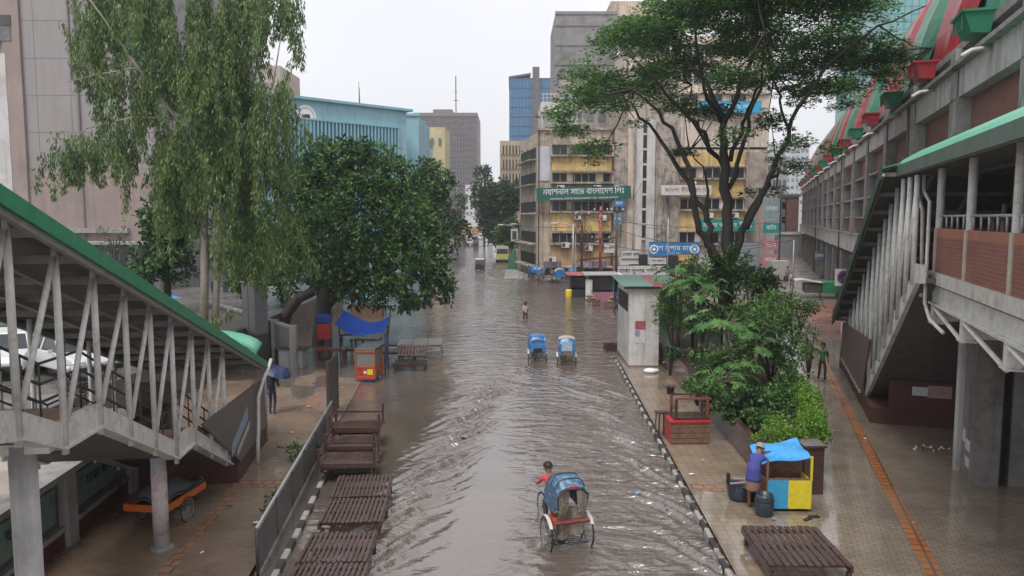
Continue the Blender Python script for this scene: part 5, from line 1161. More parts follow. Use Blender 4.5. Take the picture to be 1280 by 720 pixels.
def person(label, loc, rz, pose=None, zones=None, scale=1.0, fingers=False, hair='short', hairmat=None, group=None, name='person'):
    J = dict(STAND); J.update(pose or {}); J = {k: Vector(v) for k, v in J.items()}
    vs, rad, ed, ix = [], [], [], {}
    def V_(k, p, r): ix[k] = len(vs); vs.append(Vector(p)); rad.append(r)
    def E_(a_, b_): ed.append((ix[a_], ix[b_]))
    V_('pelvis',J['pelvis'],RAD['pelvis']); V_('belly',J['pelvis'].lerp(J['chest'],.5),RAD['belly']); V_('chest',J['chest'],RAD['chest']); V_('neck',J['neck'],RAD['neck'])
    hd = (J['head']-J['neck']).normalized(); V_('jaw',J['neck']+hd*.09,RAD['jaw']); V_('head',J['head'],RAD['head']); V_('crown',J['head']+hd*.075,RAD['crown'])
    for a_, b_ in (('pelvis','belly'),('belly','chest'),('chest','neck'),('neck','jaw'),('jaw','head'),('head','crown')): E_(a_,b_)
    for s in 'LR':
        for k in ('sh','el','wa','ha','hip','kn','an','to'): V_(k+s, J[k+s], RAD[k])
        for a_, b_ in (('sh','el'),('el','wa'),('wa','ha'),('hip','kn'),('kn','an'),('an','to')): E_(a_+s,b_+s)
        E_('chest','sh'+s); E_('pelvis','hip'+s)
        if fingers:
            d = (J['ha'+s]-J['wa'+s]).normalized(); sd = d.cross(Vector((0,0,1)) if abs(d.z) < .8 else Vector((0,1,0))).normalized()
            for f_ in range(4):
                b_ = J['ha'+s]+sd*(f_-1.5)*.02; V_('f%d%s'%(f_,s), b_+d*.035, .010); V_('g%d%s'%(f_,s), b_+d*(.065+.008*(f_ in (1,2)))+Vector((0,0,-.012)), .008); E_('ha'+s,'f%d%s'%(f_,s)); E_('f%d%s'%(f_,s),'g%d%s'%(f_,s))
            V_('t'+s, J['wa'+s].lerp(J['ha'+s],.5)+sd*.045+d*.02, .011); E_('ha'+s,'t'+s)
    me = bpy.data.meshes.new(name); me.from_pydata([tuple(v) for v in vs], ed, []); o = bpy.data.objects.new(name, me); C.objects.link(o)
    sk = o.modifiers.new('skin','SKIN'); sk.use_smooth_shade = True; sk.branch_smoothing = .6
    for i, d in enumerate(me.skin_vertices[0].data): d.radius = (rad[i], rad[i]*(.78 if i in (ix['chest'],ix['belly'],ix['pelvis']) else 1)); d.use_root = (i == ix['pelvis'])
    o.modifiers.new('sub','SUBSURF').levels = 1; o.modifiers['sub'].render_levels = 1
    bpy.context.view_layer.update(); dg = bpy.context.evaluated_depsgraph_get(); nm = bpy.data.meshes.new_from_object(o.evaluated_get(dg))
    o.modifiers.clear(); o.data = nm; bpy.data.meshes.remove(me); nm.name = name
    Z = dict(spine='shirt',neck='skin',head='skin',uarm='shirt',farm='skin',hand='skin',thigh='trousers',shin='trousers',foot='skin'); mats = {'skin':skin_m,'shirt':cloth('grey_shirt',(.2,.2,.2)),'trousers':cloth('dark_trousers',(.03,.03,.045))}
    if zones: mats.update({k:v for k,v in zones.items() if k in mats}); Z.update({k:v for k,v in zones.items() if k in Z})
    keys = list(mats); nm.materials.clear()
    for k in keys: nm.materials.append(mats[k])
    segs = [(Z[z], J[a_], J[b_]) for z,a_,b_ in BONES]+[('trousers',J['pelvis'],J['hipL']),('trousers',J['pelvis'],J['hipR']),('shirt',J['chest'],J['shL']),('shirt',J['chest'],J['shR'])]
    for p in nm.polygons:
        c = p.center; best, bd = None, 9
        for z,a_,b_ in segs:
            ab = b_-a_; t_ = max(0,min(1,(c-a_).dot(ab)/max(ab.length_squared,1e-6))); d = (c-(a_+ab*t_)).length
            if d < bd: bd, best = d, z
        p.material_index = keys.index(best); p.use_smooth = True
    o.location = loc; o.rotation_euler = (0,0,rz); o.scale = (scale,)*3; tag(o, label, 'person', group)
    H = J['head']; g = MB(); up = hd; 
    M = Matrix.Rotation(math.acos(max(-1,min(1,up.z))),4,Vector((0,0,1)).cross(up).normalized() if Vector((0,0,1)).cross(up).length > .01 else Vector((1,0,0)))
    def at_(p): return H+(M@Vector(p))
    rows = []
    for t_ in np.linspace(0,1.55,7): rows.append([at_((.113*math.sin(t_)*math.cos(a_),(.118*math.sin(t_)*math.sin(a_))-.02-(.02 if t_>1 else 0),.045+.118*math.cos(t_)-(.06 if math.sin(a_)<-.2 and t_>1.2 else 0))) for a_ in np.linspace(0,2*PI,15)])
    g.sheet(rows, hairmat or hair_m, .008); g.build('hair', None, o, True)
    g = MB(); g.add([at_((0,.10,.02)),at_((-.016,.098,-.022)),at_((.016,.098,-.022)),at_((0,.125,-.02))],[(0,1,3),(0,3,2),(1,2,3)],skin_m)
    g.build('nose', None, o)
    g = MB()
    for sx in (-1,1): g.ball(at_((sx*.034,.093,.015)),(.013,.009,.009),8,6,hair_m)
    g.build('eyes', None, o); g = MB()
    for sx in (-1,1): g.ball(at_((sx*.103,.0,.0)),(.012,.022,.03),8,6,skin_m)
    g.build('ears', None, o)
    return o
def wheel(parent, c, r, axis='x', spokes=16, tm=None, rim=None, name='wheel', wt=.022):
    """spoked wheel: tyre is the part, rim with spokes its sub-part; axis along x"""
    g = MB(); n = 28; g.tube([(c[0],c[1]+r*math.cos(2*PI*i/n),c[2]+r*math.sin(2*PI*i/n)) for i in range(n+1)], wt, 7, tm or black); w_ = g.build(name, None, parent, True)
    g = MB(); ri = r-wt*1.3; g.tube([(c[0],c[1]+ri*math.cos(2*PI*i/n),c[2]+ri*math.sin(2*PI*i/n)) for i in range(n+1)], .011, 5, rim or galv)
    for i in range(spokes): a_ = 2*PI*i/spokes; g.bar((c[0]+.02*(-1)**i,c[1],c[2]),(c[0],c[1]+ri*math.cos(a_),c[2]+ri*math.sin(a_)),.0035,4,galv)
    g.bar((c[0]-.05,c[1],c[2]),(c[0]+.05,c[1],c[2]),.025,8,galv); g.build('rim', None, w_); return w_
hood_b = mat('painted_blue_hood',(.05,.13,.24),.3,(.36,.42,.48),.8,9,var=.35); hood_p = mat('painted_panels',(.20,.16,.11),.5,(.06,.07,.05),.9,12,var=.4)
deco = mat('flower_painted_panel',(.10,.095,.075),.5,(.55,.30,.20),.8,11,streak=(.55,.52,.42),samt=.6,var=.5); plast = mat('blue_plastic_sheet',(.035,.14,.36),.25,(.14,.34,.55),.7,4,bump=.5,bscale=6); plast2 = mat('pale_plastic_sheet',(.30,.40,.48),.2,(.5,.55,.6),.6,5,bump=.4,bscale=6)
def rickshaw(label, loc, rz, variant=0, group=None, scale=1.0):
    t = thing('cycle_rickshaw', label, 'cycle rickshaw', loc, rz, group); t.scale = (scale,)*3; tr_ = .51
    wheel(t,(-tr_,0,.41),.41); wheel(t,(tr_,0,.41),.41); wheel(t,(0,1.75,.37),.37)
    for sx in (-1,1):
        g = MB(); n = 9; rows = [[(sx*tr_-.05,.46*math.cos(a_),.41+.46*math.sin(a_)),(sx*tr_+.03,.46*math.cos(a_),.41+.46*math.sin(a_))] for a_ in np.linspace(.9,2.5,n)]; g.sheet(rows, white_pipe, .006); g.build('mudguard', None, t)
    g = MB(); g.bar((-.45,0,.35),(.45,0,.35),.018,8,steel_d); g.bar((0,.1,.35),(0,1.0,.42),.02,8,steel_d); g.bar((0,1.0,.42),(0,1.45,.85),.018,8,steel_d); g.bar((0,.95,.42),(0,.95,.88),.016,8,steel_d); g.bar((0,.95,.82),(0,1.45,.85),.016,8,steel_d)
    g.bar((0,1.45,.9),(0,1.72,.38),.02,8,steel_d); g.bar((0,1.4,1.03),(0,1.5,.85),.016,8,steel_d); g.bar((-.45,.0,.35),(-.40,.55,.55),.016,6,steel_d); g.bar((.45,.0,.35),(.40,.55,.55),.016,6,steel_d); g.bar((-.38,-.42,.30),(.38,-.42,.30),.016,6,steel_d); g.bar((-.36,-.42,.3),(-.4,0,.36),.014,6,steel_d); g.bar((.36,-.42,.3),(.4,0,.36),.014,6,steel_d); g.build('frame', None, t, True)
    g = MB(); g.tube([(-.25,1.28,1.02),(-.22,1.4,1.05),(0,1.42,1.03),(.22,1.4,1.05),(.25,1.28,1.02)],.012,6,galv); g.build('handlebar', None, t, True)
    g = MB(); g.add([(-.07,.86,.9),(.07,.86,.9),(.02,1.08,.9),(-.02,1.08,.9),(-.07,.86,.95),(.07,.86,.95),(.02,1.08,.93),(-.02,1.08,.93)],[(0,3,2,1),(4,5,6,7),(0,1,5,4),(1,2,6,5),(2,3,7,6),(3,0,4,7)],black); g.build('saddle', None, t, bevel=.015)
    g = MB(); g.bar((-.15,1.1,.35),(.15,1.1,.35),.012,6,galv); g.box(-.2,-.1,1.05,1.15,.33,.36,black); g.box(.1,.2,1.05,1.15,.33,.36,black); g.build('pedals', None, t)
    g = MB(); g.box(-.37,.37,-.18,.55,.42,.47,hood_p); g.box(-.36,.36,-.24,-.12,.50,.74,deco); g.build('body_box', None, t, bevel=.015)
    g = MB(); g.box(-.38,.38,-.14,.34,.66,.76,red_p); g.build('seat', None, t, bevel=.03)
    g = MB(); g.hexa([(-.42,-.36,.74),(.42,-.36,.74),(.42,-.14,.78),(-.42,-.14,.78),(-.44,-.40,.80),(.44,-.40,.80),(.40,-.16,.86),(-.40,-.16,.86)],mat('maroon_bumper',(.20,.05,.05),.5,(.3,.2,.15),.5,8)); g.build('rear_rail', None, t)
    g = MB(); g.hexa([(-.33,-.28,.84),(.33,-.28,.84),(.33,-.22,.84),(-.33,-.22,.84),(-.34,-.38,1.18),(.34,-.38,1.18),(.34,-.33,1.18),(-.34,-.33,1.18)],deco); g.build('backrest', None, t)
    if variant == 0:
        g = MB(); g.box(-.30,.30,-.275,-.255,.46,.72,deco); g.build('painted_board', None, t)
        pr_ = [(.62,1.05),(.58,1.35),(.40,1.60),(.10,1.70),(-.18,1.66),(-.36,1.50)]; rows = []
        for (y,z) in pr_: rows.append([(x*(.36),y+.0,z+.10*(1-abs(x)**3)-(.10 if abs(x)>.9 else 0)) for x in np.linspace(-1,1,9)])
        g = MB(); g.sheet(rows, hood_b, .015)
        for sx in (-1,1): g.prism([(sx*.36,y,z-.08) for y,z in pr_]+[(sx*.355,-.34,1.15),(sx*.35,0,.92)],(sx*-.012,0,0),hood_b)
        g.build('hood', None, t, False)
        g = MB()
        for (y,z) in pr_: g.tube([(x*.368,y,z+.115*(1-abs(x)**3)-(.10 if abs(x)>.9 else 0)) for x in np.linspace(-1,1,9)],.012,5,steel_d)
        g.tube([(-.35,-.33,1.1),(-.37,-.40,1.45),(-.20,-.42,1.6),(.20,-.42,1.6),(.37,-.40,1.45),(.35,-.33,1.1)],.022,6,steel_d); g.build('hood_ribs', None, t)
        g = MB(); g.prism([(-.34,-.385,1.02),(-.14,-.385,1.02),(-.08,-.40,1.55),(-.20,-.40,1.56),(-.35,-.395,1.42)],(0,.012,0),deco); g.prism([(.34,-.385,1.02),(.14,-.385,1.02),(.08,-.40,1.55),(.20,-.40,1.56),(.35,-.395,1.42)],(0,.012,0),deco); g.build('rear_flap', None, t)
        g = MB(); g.box(-.11,.11,-.43,-.37,1.58,1.66,red_p); g.build('hood_badge', None, t, bevel=.02)
        g = MB(); g.prism([(-.42,.0,.78),(-.42,-.36,.66),(-.42,-.36,.95)],(.012,0,0),orange_p); g.build('side_flap', None, t)
    else:
        m_ = plast; top = 1.66; pr_ = [(.75,.75),(.72,1.35),(.45,1.62),(.05,top),(-.25,1.58),(-.42,1.35),(-.44,.72)]
        rows = [[(x*(.47 if z < 1.5 else .42)*(1 if variant==1 else .92),y,z+.09*(1-abs(x)**2.5)) for x in np.linspace(-1,1,9)] for y,z in pr_]
        g = MB(); g.sheet(rows, m_, .012)
        for sx in (-1,1): g.prism([(sx*.44,y,z) for y,z in pr_],(sx*.012,0,0),m_)
        g.build('plastic_cover', None, t, variant == 1)
        g = MB()
        if variant == 1: g.tube([(.36*math.cos(a_),-.455,1.28+.16*math.sin(a_)) for a_ in np.linspace(.2,2.94,9)],.02,5,mat('navy_edge',(.02,.06,.2),.5)); g.box(-.24,.24,-.462,-.445,.76,1.0,black)
        else: g.prism([(-.30,-.47,1.0),(.30,-.47,1.0),(.27,-.43,1.52),(-.27,-.43,1.52)],(0,-.012,0),plast2); g.prism([(-.30,-.48,.75),(.30,-.48,.75),(.30,-.484,.98),(-.30,-.484,.98)],(0,-.012,0),deco); 
        g.build('rear_window', None, t)
        if variant == 2: g = MB(); g.sheet([[(x*.44,y,z+.10*(1-abs(x)**2.5)+.02) for x in np.linspace(-1,1,9)] for y,z in pr_[1:5]],mat('tan_top_sheet',(.42,.36,.30),.5),.01); g.build('roof_cover', None, t)
    return t
body_w = mat('car_white',(.62,.62,.63),.25,var=.03); body_g = mat('car_grey',(.12,.13,.14),.25,var=.03); body_s = mat('car_silver',(.35,.36,.37),.25,metal=.3,var=.03); body_dk = mat('car_dark',(.03,.035,.045),.25,var=.03)
lamp_w = mat('headlamp_glass',(.7,.7,.68),.1); lamp_r = mat('tail_lamp_glass',(.45,.02,.02),.2)
def car(label, loc, rz, bm, van=False, group=None, scale=1.0):
    t = thing('parked_car', label, 'car', loc, rz, group); t.scale = (scale,)*3; L2 = 2.1; W_ = .84
    if van: side = [(-2.1,.35),(2.1,.35),(2.12,.75),(1.75,1.05),(1.25,1.80),(-1.9,1.85),(-2.1,1.5)]
    else: side = [(-2.1,.35),(2.1,.35),(2.12,.62),(1.95,.80),(1.0,.93),(-1.45,.96),(-2.05,.88),(-2.12,.6)]
    def loft(prof, wb, wt_, z0, z1, m):
        n = len(prof); vs = []
        for sx in (-1,1):
            for y,z in prof: k = (z-z0)/max(z1-z0,.01); vs.append((sx*(wb+(wt_-wb)*k),y,z))
        fs = [tuple(range(n)),tuple(reversed(range(n,2*n)))]+[(i,i+n,(i+1)%n+n,(i+1)%n) for i in range(n)]; g.add(vs,fs,m)
    g = MB(); loft(side,W_,W_*(.86 if van else .95),.35,1.85 if van else .96,bm); g.build('body', None, t, bevel=.05)
    if not van:
        cab = [(1.05,.93),(.42,1.38),(-.95,1.42),(-1.55,.95)]; g = MB(); loft(cab,W_*.93,W_*.70,.93,1.42,glass_d); ca = g.build('cabin_glass', None, t)
        g = MB(); g.hexa([(-.585,-.95,1.41),(.585,-.95,1.41),(.60,.42,1.37),(-.60,.42,1.37),(-.56,-.92,1.47),(.56,-.92,1.47),(.56,.38,1.43),(-.56,.38,1.43)],bm)
        for sx in (-1,1):
            for (y0,z0,y1,z1) in ((1.05,.93,.42,1.38),(-.95,1.42,-1.55,.95),(-.25,.93,-.25,1.40)): g.beam((sx*(.79 if z0<1 else .6),y0,z0),(sx*(.79 if z1<1 else .6),y1,z1),.07,.07,bm)
        g.build('roof', None, t, bevel=.02)
    else:
        g = MB(); g.prism([(-.66,1.74,1.10),(.66,1.74,1.10),(.60,1.30,1.72),(-.60,1.30,1.72)],(0,.04,.02),glass_d); g.box(-.79,.79,-1.6,1.15,1.2,1.65,glass_d); g.prism([(-.6,-2.11,1.15),(.6,-2.11,1.15),(.6,-1.98,1.7),(-.6,-1.98,1.7)],(0,-.02,0),glass_d); g.build('windows', None, t)
    for sx in (-1,1):
        for y in (-1.3,1.3):
            g = MB(); g.tube([(sx*.86,y,.31),(sx*.66,y,.31)],.31,20,black); w_ = g.build('wheel', None, t); g = MB(); g.tube([(sx*.87,y,.31),(sx*.80,y,.31)],.19,14,galv); g.build('hubcap', None, w_)
        g = MB(); g.cbox((sx*.60,2.08,.66),(.34,.10,.16),0,lamp_w); g.build('headlight', None, t, bevel=.02); g = MB(); g.cbox((sx*.66,-2.09,.74),(.26,.08,.18),0,lamp_r); g.build('tail_light', None, t, bevel=.02)
        g = MB(); g.cbox((sx*.93,.75,.98),(.14,.08,.11),0,bm); g.build('mirror', None, t)
    g = MB(); g.box(-.8,.8,2.09,2.2,.32,.52,bm if van else black); g.build('bumper', None, t, bevel=.03); g = MB(); g.box(-.8,.8,-2.2,-2.09,.35,.55,bm); g.build('bumper', None, t, bevel=.03); return t
def slat_table(label, loc, rz, w_, d_, h_, n, group=None, m=None, gap=.35, name='slatted_table', legs=True, tex=0):
    """low platform bed: slats run along local y, cross battens, four legs"""
    t = thing(name, label, 'table', loc, rz, group); m = m or wood_d; p = w_/n; rr = random.Random(int(loc[0]*100)+n)
    g = MB()
    for i in range(n):
        x = -w_/2+p*i; e = rr.uniform(-.03,.03); zz = rr.uniform(-.004,.006); g.box(x,x+p*(1-gap),-d_/2+e,d_/2+e,h_-.03+zz,h_+zz)
    g.build('slats', m, t)
    g = MB(); 
    for y in (-d_*.42,0,d_*.42): g.box(-w_/2,w_/2,y-.04,y+.04,h_-.10,h_-.035)
    g.box(-w_/2-.02,-w_/2+.04,-d_/2,d_/2,h_-.16,h_-.037); g.box(w_/2-.04-p*gap,w_/2+.02-p*gap,-d_/2,d_/2,h_-.16,h_-.037); g.build('frame', m, t)
    if legs:
        for sx in (-1,1):
            for sy in (-1,1): g = MB(); x = sx*(w_/2-.08); y = sy*(d_/2-.08); g.box(x-.04,x+.04,y-.04,y+.04,-.12,h_-.165); g.build('leg', m, t)
    return t

# ================================================================== OBJECTS ON AND AROUND THE FLOODED STREET
rickshaw('cycle rickshaw with painted blue hood and open back, wading nearest to us', (1.22,16.35,-.05), R(17), 0, None, .94)
puller = dict(pelvis=(0,.0,.92),chest=(0,.22,1.20),neck=(0,.33,1.30),head=(0,.42,1.42),shL=(-.17,.26,1.27),elL=(-.26,.36,1.10),waL=(-.25,.50,1.04),haL=(-.24,.56,1.04),shR=(.17,.26,1.27),elR=(.26,.36,1.10),waR=(.25,.50,1.04),haR=(.24,.56,1.04),
 hipL=(-.09,.02,.90),knL=(-.11,.34,.66),anL=(-.13,.20,.26),toL=(-.13,.32,.22),hipR=(.09,.02,.90),knR=(.11,.40,.76),anR=(.13,.22,.44),toR=(.13,.34,.42))
Mr = Matrix.Translation((1.22,16.35,-.05)) @ Matrix.Rotation(R(17),4,'Z')
person('person in red and white shirt pedalling the nearest rickshaw', Mr@Vector((0,.84,.02)), R(17), puller, dict(shirt=cloth('red_white_shirt',(.50,.06,.06),(.62,.58,.56)),trousers=cloth('dark_lungi',(.06,.05,.06))), fingers=True)
for i, (px,py,v,lab,lp) in enumerate(((672,457,1,'rickshaw wrapped in bright blue plastic with a round back, left of the pair','person pedalling the left one of the two blue covered rickshaws'),(709,461,2,'rickshaw with blue plastic sides and a pale square back window, right of the pair','person pedalling the right one of the two blue covered rickshaws'))):
    p = gnd(px,py-2,0); rickshaw(lab, (p.x,p.y+.5,-.12), R(-2 if i else 2), v, 'blue covered rickshaws wading up the street', .9)
    person(lp, (p.x,p.y+1.33,-.10), 0, puller, dict(shirt=cloth(['teal_shirt','tan_shirt'][i],[(.05,.2,.25),(.4,.3,.22)][i])), .88)
walk = dict(hipL=(-.09,0,.9),knL=(-.10,.16,.52),anL=(-.10,.12,.10),toL=(-.10,.27,.08),knR=(.10,.0,.5),anR=(.10,-.22,.12),toR=(.10,-.09,.04),elL=(-.24,-.12,1.13),waL=(-.25,-.05,.90),haL=(-.25,-.03,.83),elR=(.24,.08,1.13),waR=(.25,.2,.93),haR=(.25,.24,.86))
p = gnd(657,400); person('person in pale shirt wading alone in the middle of the junction', (p.x,p.y,-.42), R(30), walk, dict(shirt=cloth('pale_shirt',(.50,.46,.40)),trousers=cloth('brown_trousers',(.12,.07,.05))))
p = gnd(771,394); person('person in dark clothes wading beside the white booth', (p.x,p.y,-.1), R(60), walk, dict(shirt=cloth('black_shirt',(.03,.03,.035))))
# person under a dark blue umbrella
p = gnd(341,518,.12); PU = Vector((p.x,p.y,.13))
person('person with navy clothes and backpack under a dark umbrella by the left stair', PU, R(-10), dict(waR=(.10,.26,1.22),elR=(.22,.12,1.08),haR=(.07,.30,1.27),knL=(-.10,.05,.5),anR=(.10,-.08,.08),toR=(.10,.06,.03)), dict(shirt=cloth('charcoal_shirt',(.05,.05,.06)),trousers=cloth('navy_trousers',(.025,.04,.10))), .95, fingers=True)
u_ = thing('umbrella','open navy blue umbrella held low over the walking person','umbrella',PU+Vector((-.02,.2,.95)),0); u_.rotation_euler=(R(8),R(20),0)
g = MB(); rows = []
for t_ in np.linspace(0.02,1,6): rows.append([(.52*t_*math.cos(a_)*(1-.05*(k%2)*t_),.52*t_*math.sin(a_)*(1-.05*(k%2)*t_),.62+.24*(1-t_**1.8)-.02*(k%2)*t_) for k,a_ in enumerate(np.linspace(0,2*PI,17))])
g.sheet(rows, mat('navy_nylon',(.012,.025,.075),.35,(.03,.07,.18),.5,3), .004); g.build('canopy', None, u_)
g = MB(); g.bar((0,0,0),(0,0,.9),.008,6,steel_d); g.tube([(0,0,0),(0,0,-.06),(.03,0,-.09),(.06,0,-.06)],.012,6,black); g.build('handle', None, u_)
bp_ = thing('backpack','small black backpack on the back of the umbrella walker','backpack',PU+Vector((-.02,-.20,1.22)),R(-10)); g = MB(); g.box(-.14,.14,-.09,.07,-.22,.22,black); g.build('bag', None, bp_, bevel=.05); g = MB(); g.box(-.11,.11,-.13,-.092,-.18,0,body_dk); g.build('pocket', None, bp_, bevel=.03)

# ---- slatted tables left
G1 = 'slatted platform tables standing in the flood at the left kerb'
slat_table('nearest slatted table at the left kerb, cut by the picture edge', (-3.50,13.75,.0), R(1), 1.45, 1.45, .50, 14, G1)
slat_table('second nearest slatted table at the left kerb', (-3.60,15.25,.0), R(2), 1.42, 1.45, .50, 14, G1)
slat_table('third slatted table, just before the gap', (-3.66,17.20,.0), R(3), 1.42, 1.5, .52, 14, G1)
slat_table('farthest slatted table, nudged left of the third, next to the upturned benches', (-3.78,18.75,.0), R(5), 1.42, 1.55, .54, 14, G1)
slat_table('dark slatted table with broken gaps on the right pavement, cut by the picture edge', (5.85,15.15,.16), R(-1), 1.65, 1.9, .42, 11, None, gap=.28)
# woven look: cross battens over the right one
# stacked upturned benches
def bench_up(label, loc, rz, w_, d_, group, post=.55):
    t = thing('upturned_bench', label, 'bench', loc, rz, group); w_ *= 1.12; d_ *= 1.15; g = MB(); n = 7
    for i in range(n): y = -d_/2+d_*i/n; g.box(-w_/2,w_/2,y,y+d_/n*.86,.0,.035)
    g.build('boards', wood_d, t)
    g = MB(); g.box(-w_/2,w_/2,-d_/2-.03,-d_/2+.03,-.08,-.003); g.box(-w_/2,w_/2,d_/2-.05,d_/2+.01,-.08,-.003); g.build('frame', wood_d, t)
    for sx in (-1,1):
        for sy in (-1,1): g = MB(); x = sx*(w_/2-.05); y = sy*(d_/2-.05); g.box(x-.035,x+.035,y-.035,y+.035,.037,post*(1 if sy>0 else .8)); g.build('leg', wood_d, t)
    g = MB(); g.beam((-w_/2+.08,d_/2-.05,post*.55),(w_/2-.08,d_/2-.05,post*.55),.04,.05); g.beam((-w_/2+.05,-d_/2+.1,.3),(-w_/2+.05,d_/2-.1,.3),.04,.05); g.build('stretcher', wood_d, t); return t
G2 = 'upturned wooden benches stacked behind the barrier'
bench_up('nearest upturned bench with its legs in the air, resting on another table', (-4.55,20.75,.58), R(3), 1.45, .95, G2)
bench_up('middle upturned bench of the stacked three', (-4.75,22.2,.62), R(2), 1.35, .95, G2,.5)
bench_up('farthest upturned bench with slatted back rails', (-4.95,23.8,.68), R(2), 1.45, .9, G2,.6)
slat_table('dark table carrying the nearest upturned bench', (-4.55,20.8,0), R(3), 1.4, 1.0, .49, 9, 'tables under the upturned benches')
slat_table('dark table carrying the middle upturned bench', (-4.75,22.25,0), R(2), 1.3, 1.0, .53, 9, 'tables under the upturned benches')
slat_table('dark table carrying the farthest upturned bench', (-4.95,23.85,0), R(2), 1.4, .9, .59, 9, 'tables under the upturned benches')
# ---- barrier and dark hoarding panel
bt = thing('street_barrier','long grey sheet metal barrier with pale top rail along the left pavement','barrier',(-5.13,14.75,.05),math.atan2(10.5,-.98)); Lb = 10.6
bpm = mat('barrier_sheet',(.13,.12,.112),.5,(.22,.2,.19),.6,1.8,streak=(.05,.045,.04),samt=.5)
for i in range(6):
    s = Lb*i/6; g = MB(); g.box(s+.03,s+Lb/6-.03,-.02,.02,.12,.90,bpm)
    for k in range(3): xx = s+.4+k*.6; g.box(xx,xx+.03,.021,.035,.14,.88,steel_d)
    g.build('sheet_panel', None, bt)
    g = MB(); g.bar((s,0,-.05),(s,0,1.02),.035,8,steel_d); g.build('post', None, bt, True)
g = MB(); g.bar((0,0,1.04),(Lb,0,1.04),.035,8,galv); g.bar((0,.02,.93),(Lb,.02,.93),.022,6,galv); g.build('top_rail', None, bt, True)
g = MB(); g.box(0,Lb,-.06,.06,.0,.10,conc); g.build('bottom_rail', None, bt)
p = gnd(403,540); t = thing('dark_hoarding','tall dark metal sheet standing upright at the far end of the barrier','hoarding',(-6.55,26.6,0),math.atan2(1,-.06))
g = MB(); g.box(0,1.9,-.03,.03,.05,2.15,mat('dark_sheet',(.03,.028,.03),.45,(.07,.06,.06),.5,2)); g.build('sheet', None, t); 
for s in (0,1.9): g = MB(); g.box(s-.04,s+.04,-.05,.05,-.1,2.25,steel_d); g.build('post', None, t)
# ---- left market in the flood under the dark tree
def cart_box(label, loc, rz):
    t = thing('orange_cart', label, 'cart', loc, rz); t.scale = (.82,.9,.84); g = MB(); g.box(-.52,.52,-.75,.75,.35,.95,mat('faded_orange',(.40,.10,.03),.45,(.15,.05,.03),.6,5)); g.build('lower_body', None, t, bevel=.02)
    g = MB(); g.box(-.50,.50,-.73,.73,.952,1.75,mat('grey_canvas',(.16,.16,.15),.7,(.24,.24,.22),.5,3)); g.build('canvas_top', None, t, bevel=.03)
    g = MB()
    for x in (-.53,.53):
        for y in (-.76,.76): g.box(x-.03,x+.03,y-.03,y+.03,.35,1.80)
    g.box(-.56,.56,-.79,-.73,1.74,1.84); g.box(-.56,.56,-.79,-.73,.93,1.0); g.build('corner_frame', MATS['faded_orange'], t)
    g = MB(); g.box(-.56,.56,-.79,.80,1.842,1.93,body_g); g.build('roof', None, t, bevel=.02)
    g = MB(); g.box(-.42,-.12,-.775,-.752,.55,.85,red_p); g.box(.12,.42,-.775,-.752,.55,.85,yellow_p); g.box(-.08,.08,-.775,-.752,.62,.72,text_w); g.build('tail_lamps', None, t)
    for sx in (-1,1): wheel(t,(sx*.60,-.1,.30),.32,spokes=12)
    g = MB(); g.box(-.5,.5,-.82,-.76,.30,.40,red_p); g.build('bumper', None, t); return t
p = gnd(458,480); cart_box('orange framed cargo tricycle with grey back, parked in the flood under the blue tarpaulin', (p.x,p.y+.7,-.05), R(-4))
# sagging blue tarpaulin on poles
t = thing('blue_tarpaulin','sagging royal blue tarpaulin stretched from the dark tree over the orange cart','tarpaulin',(-8.0,36,0)); 
a_ = atY(420,402,36.5); b_ = atY(480,412,34.5); rows = []
for v in np.linspace(0,1,7):
    rows.append([(a_.x+(b_.x-a_.x)*u_+8.0, (36.5-36)+(-1.6)*u_+2.2*v-.4, a_.z+(b_.z-a_.z)*u_-.65*math.sin(PI*u_)*(.6+.4*math.sin(3*v))+.40*v-.05-.12*math.sin(7*u_+3*v)*.4) for u_ in np.linspace(0,1,14)])
g = MB(); g.sheet(rows, tarp_dk, .02); g.sheet([[(b_.x+8.0+.02*math.sin(5*z),-1.5+.8*v,2.0-(2.0-.5)*z) for v in np.linspace(0,1,4)] for z in np.linspace(0,1,6)], tarp_dk, .0); g.build('tarpaulin_sheet', None, t)
g = MB(); g.bar((b_.x+8.0,-1.55,-.1),(b_.x+8.3,-1.45,b_.z+1.0),.035,6); g.bar((b_.x+7.9,.1,-.1),(b_.x+7.9,.1,b_.z+.1),.035,6); g.bar((a_.x+8.2,.6,-.1),(a_.x+8.1,.6,a_.z),.035,6); g.build('poles', wood_d, t)
G3 = 'half flooded wooden stalls beyond the orange cart'
p = gnd(510,466); slat_table('slatted cart bed nearest the right end of the flooded stalls', (p.x+.05,p.y+.5,0), R(2), 1.55, 1.1, .42, 12, G3)
t = slat_table('upturned slatted table leaning on the slatted cart bed', (p.x+.1,p.y+1.1,.85), R(2), 1.35, .85, .05, 9, G3, legs=False); t.rotation_euler[0] = R(30)
slat_table('long low grey topped table farthest right in the flood under the tree', (gnd(520,452).x+.1,39.5,0), R(4), 2.3, 2.0, .80, 3, G3, gap=.05, m=mat('grey_wet_planks',(.20,.17,.165),.35,(.08,.07,.07),.6,3))
slat_table('wide flooded table behind the tarpaulin pole', (gnd(487,440).x,40.5,0), R(0), 1.5, 1.4, .6, 5, G3, gap=.1)
slat_table('small dark bench left of the orange cart', (gnd(432,455).x,39.2,0), R(-6), 1.0, .6, .5, 4, G3, gap=.1)
slat_table('maroon topped table by the dark tree trunk', (gnd(415,450).x,38.6,0), R(5), 1.5, .8, .6, 3, G3, gap=.05, m=mat('maroon_wood',(.16,.05,.05),.4,(.05,.03,.03),.5,4))
slat_table('small table far behind the dark tree trunk', (gnd(370,412).x,52,0), R(0), 1.4, .8, .7, 4, G3, gap=.1)
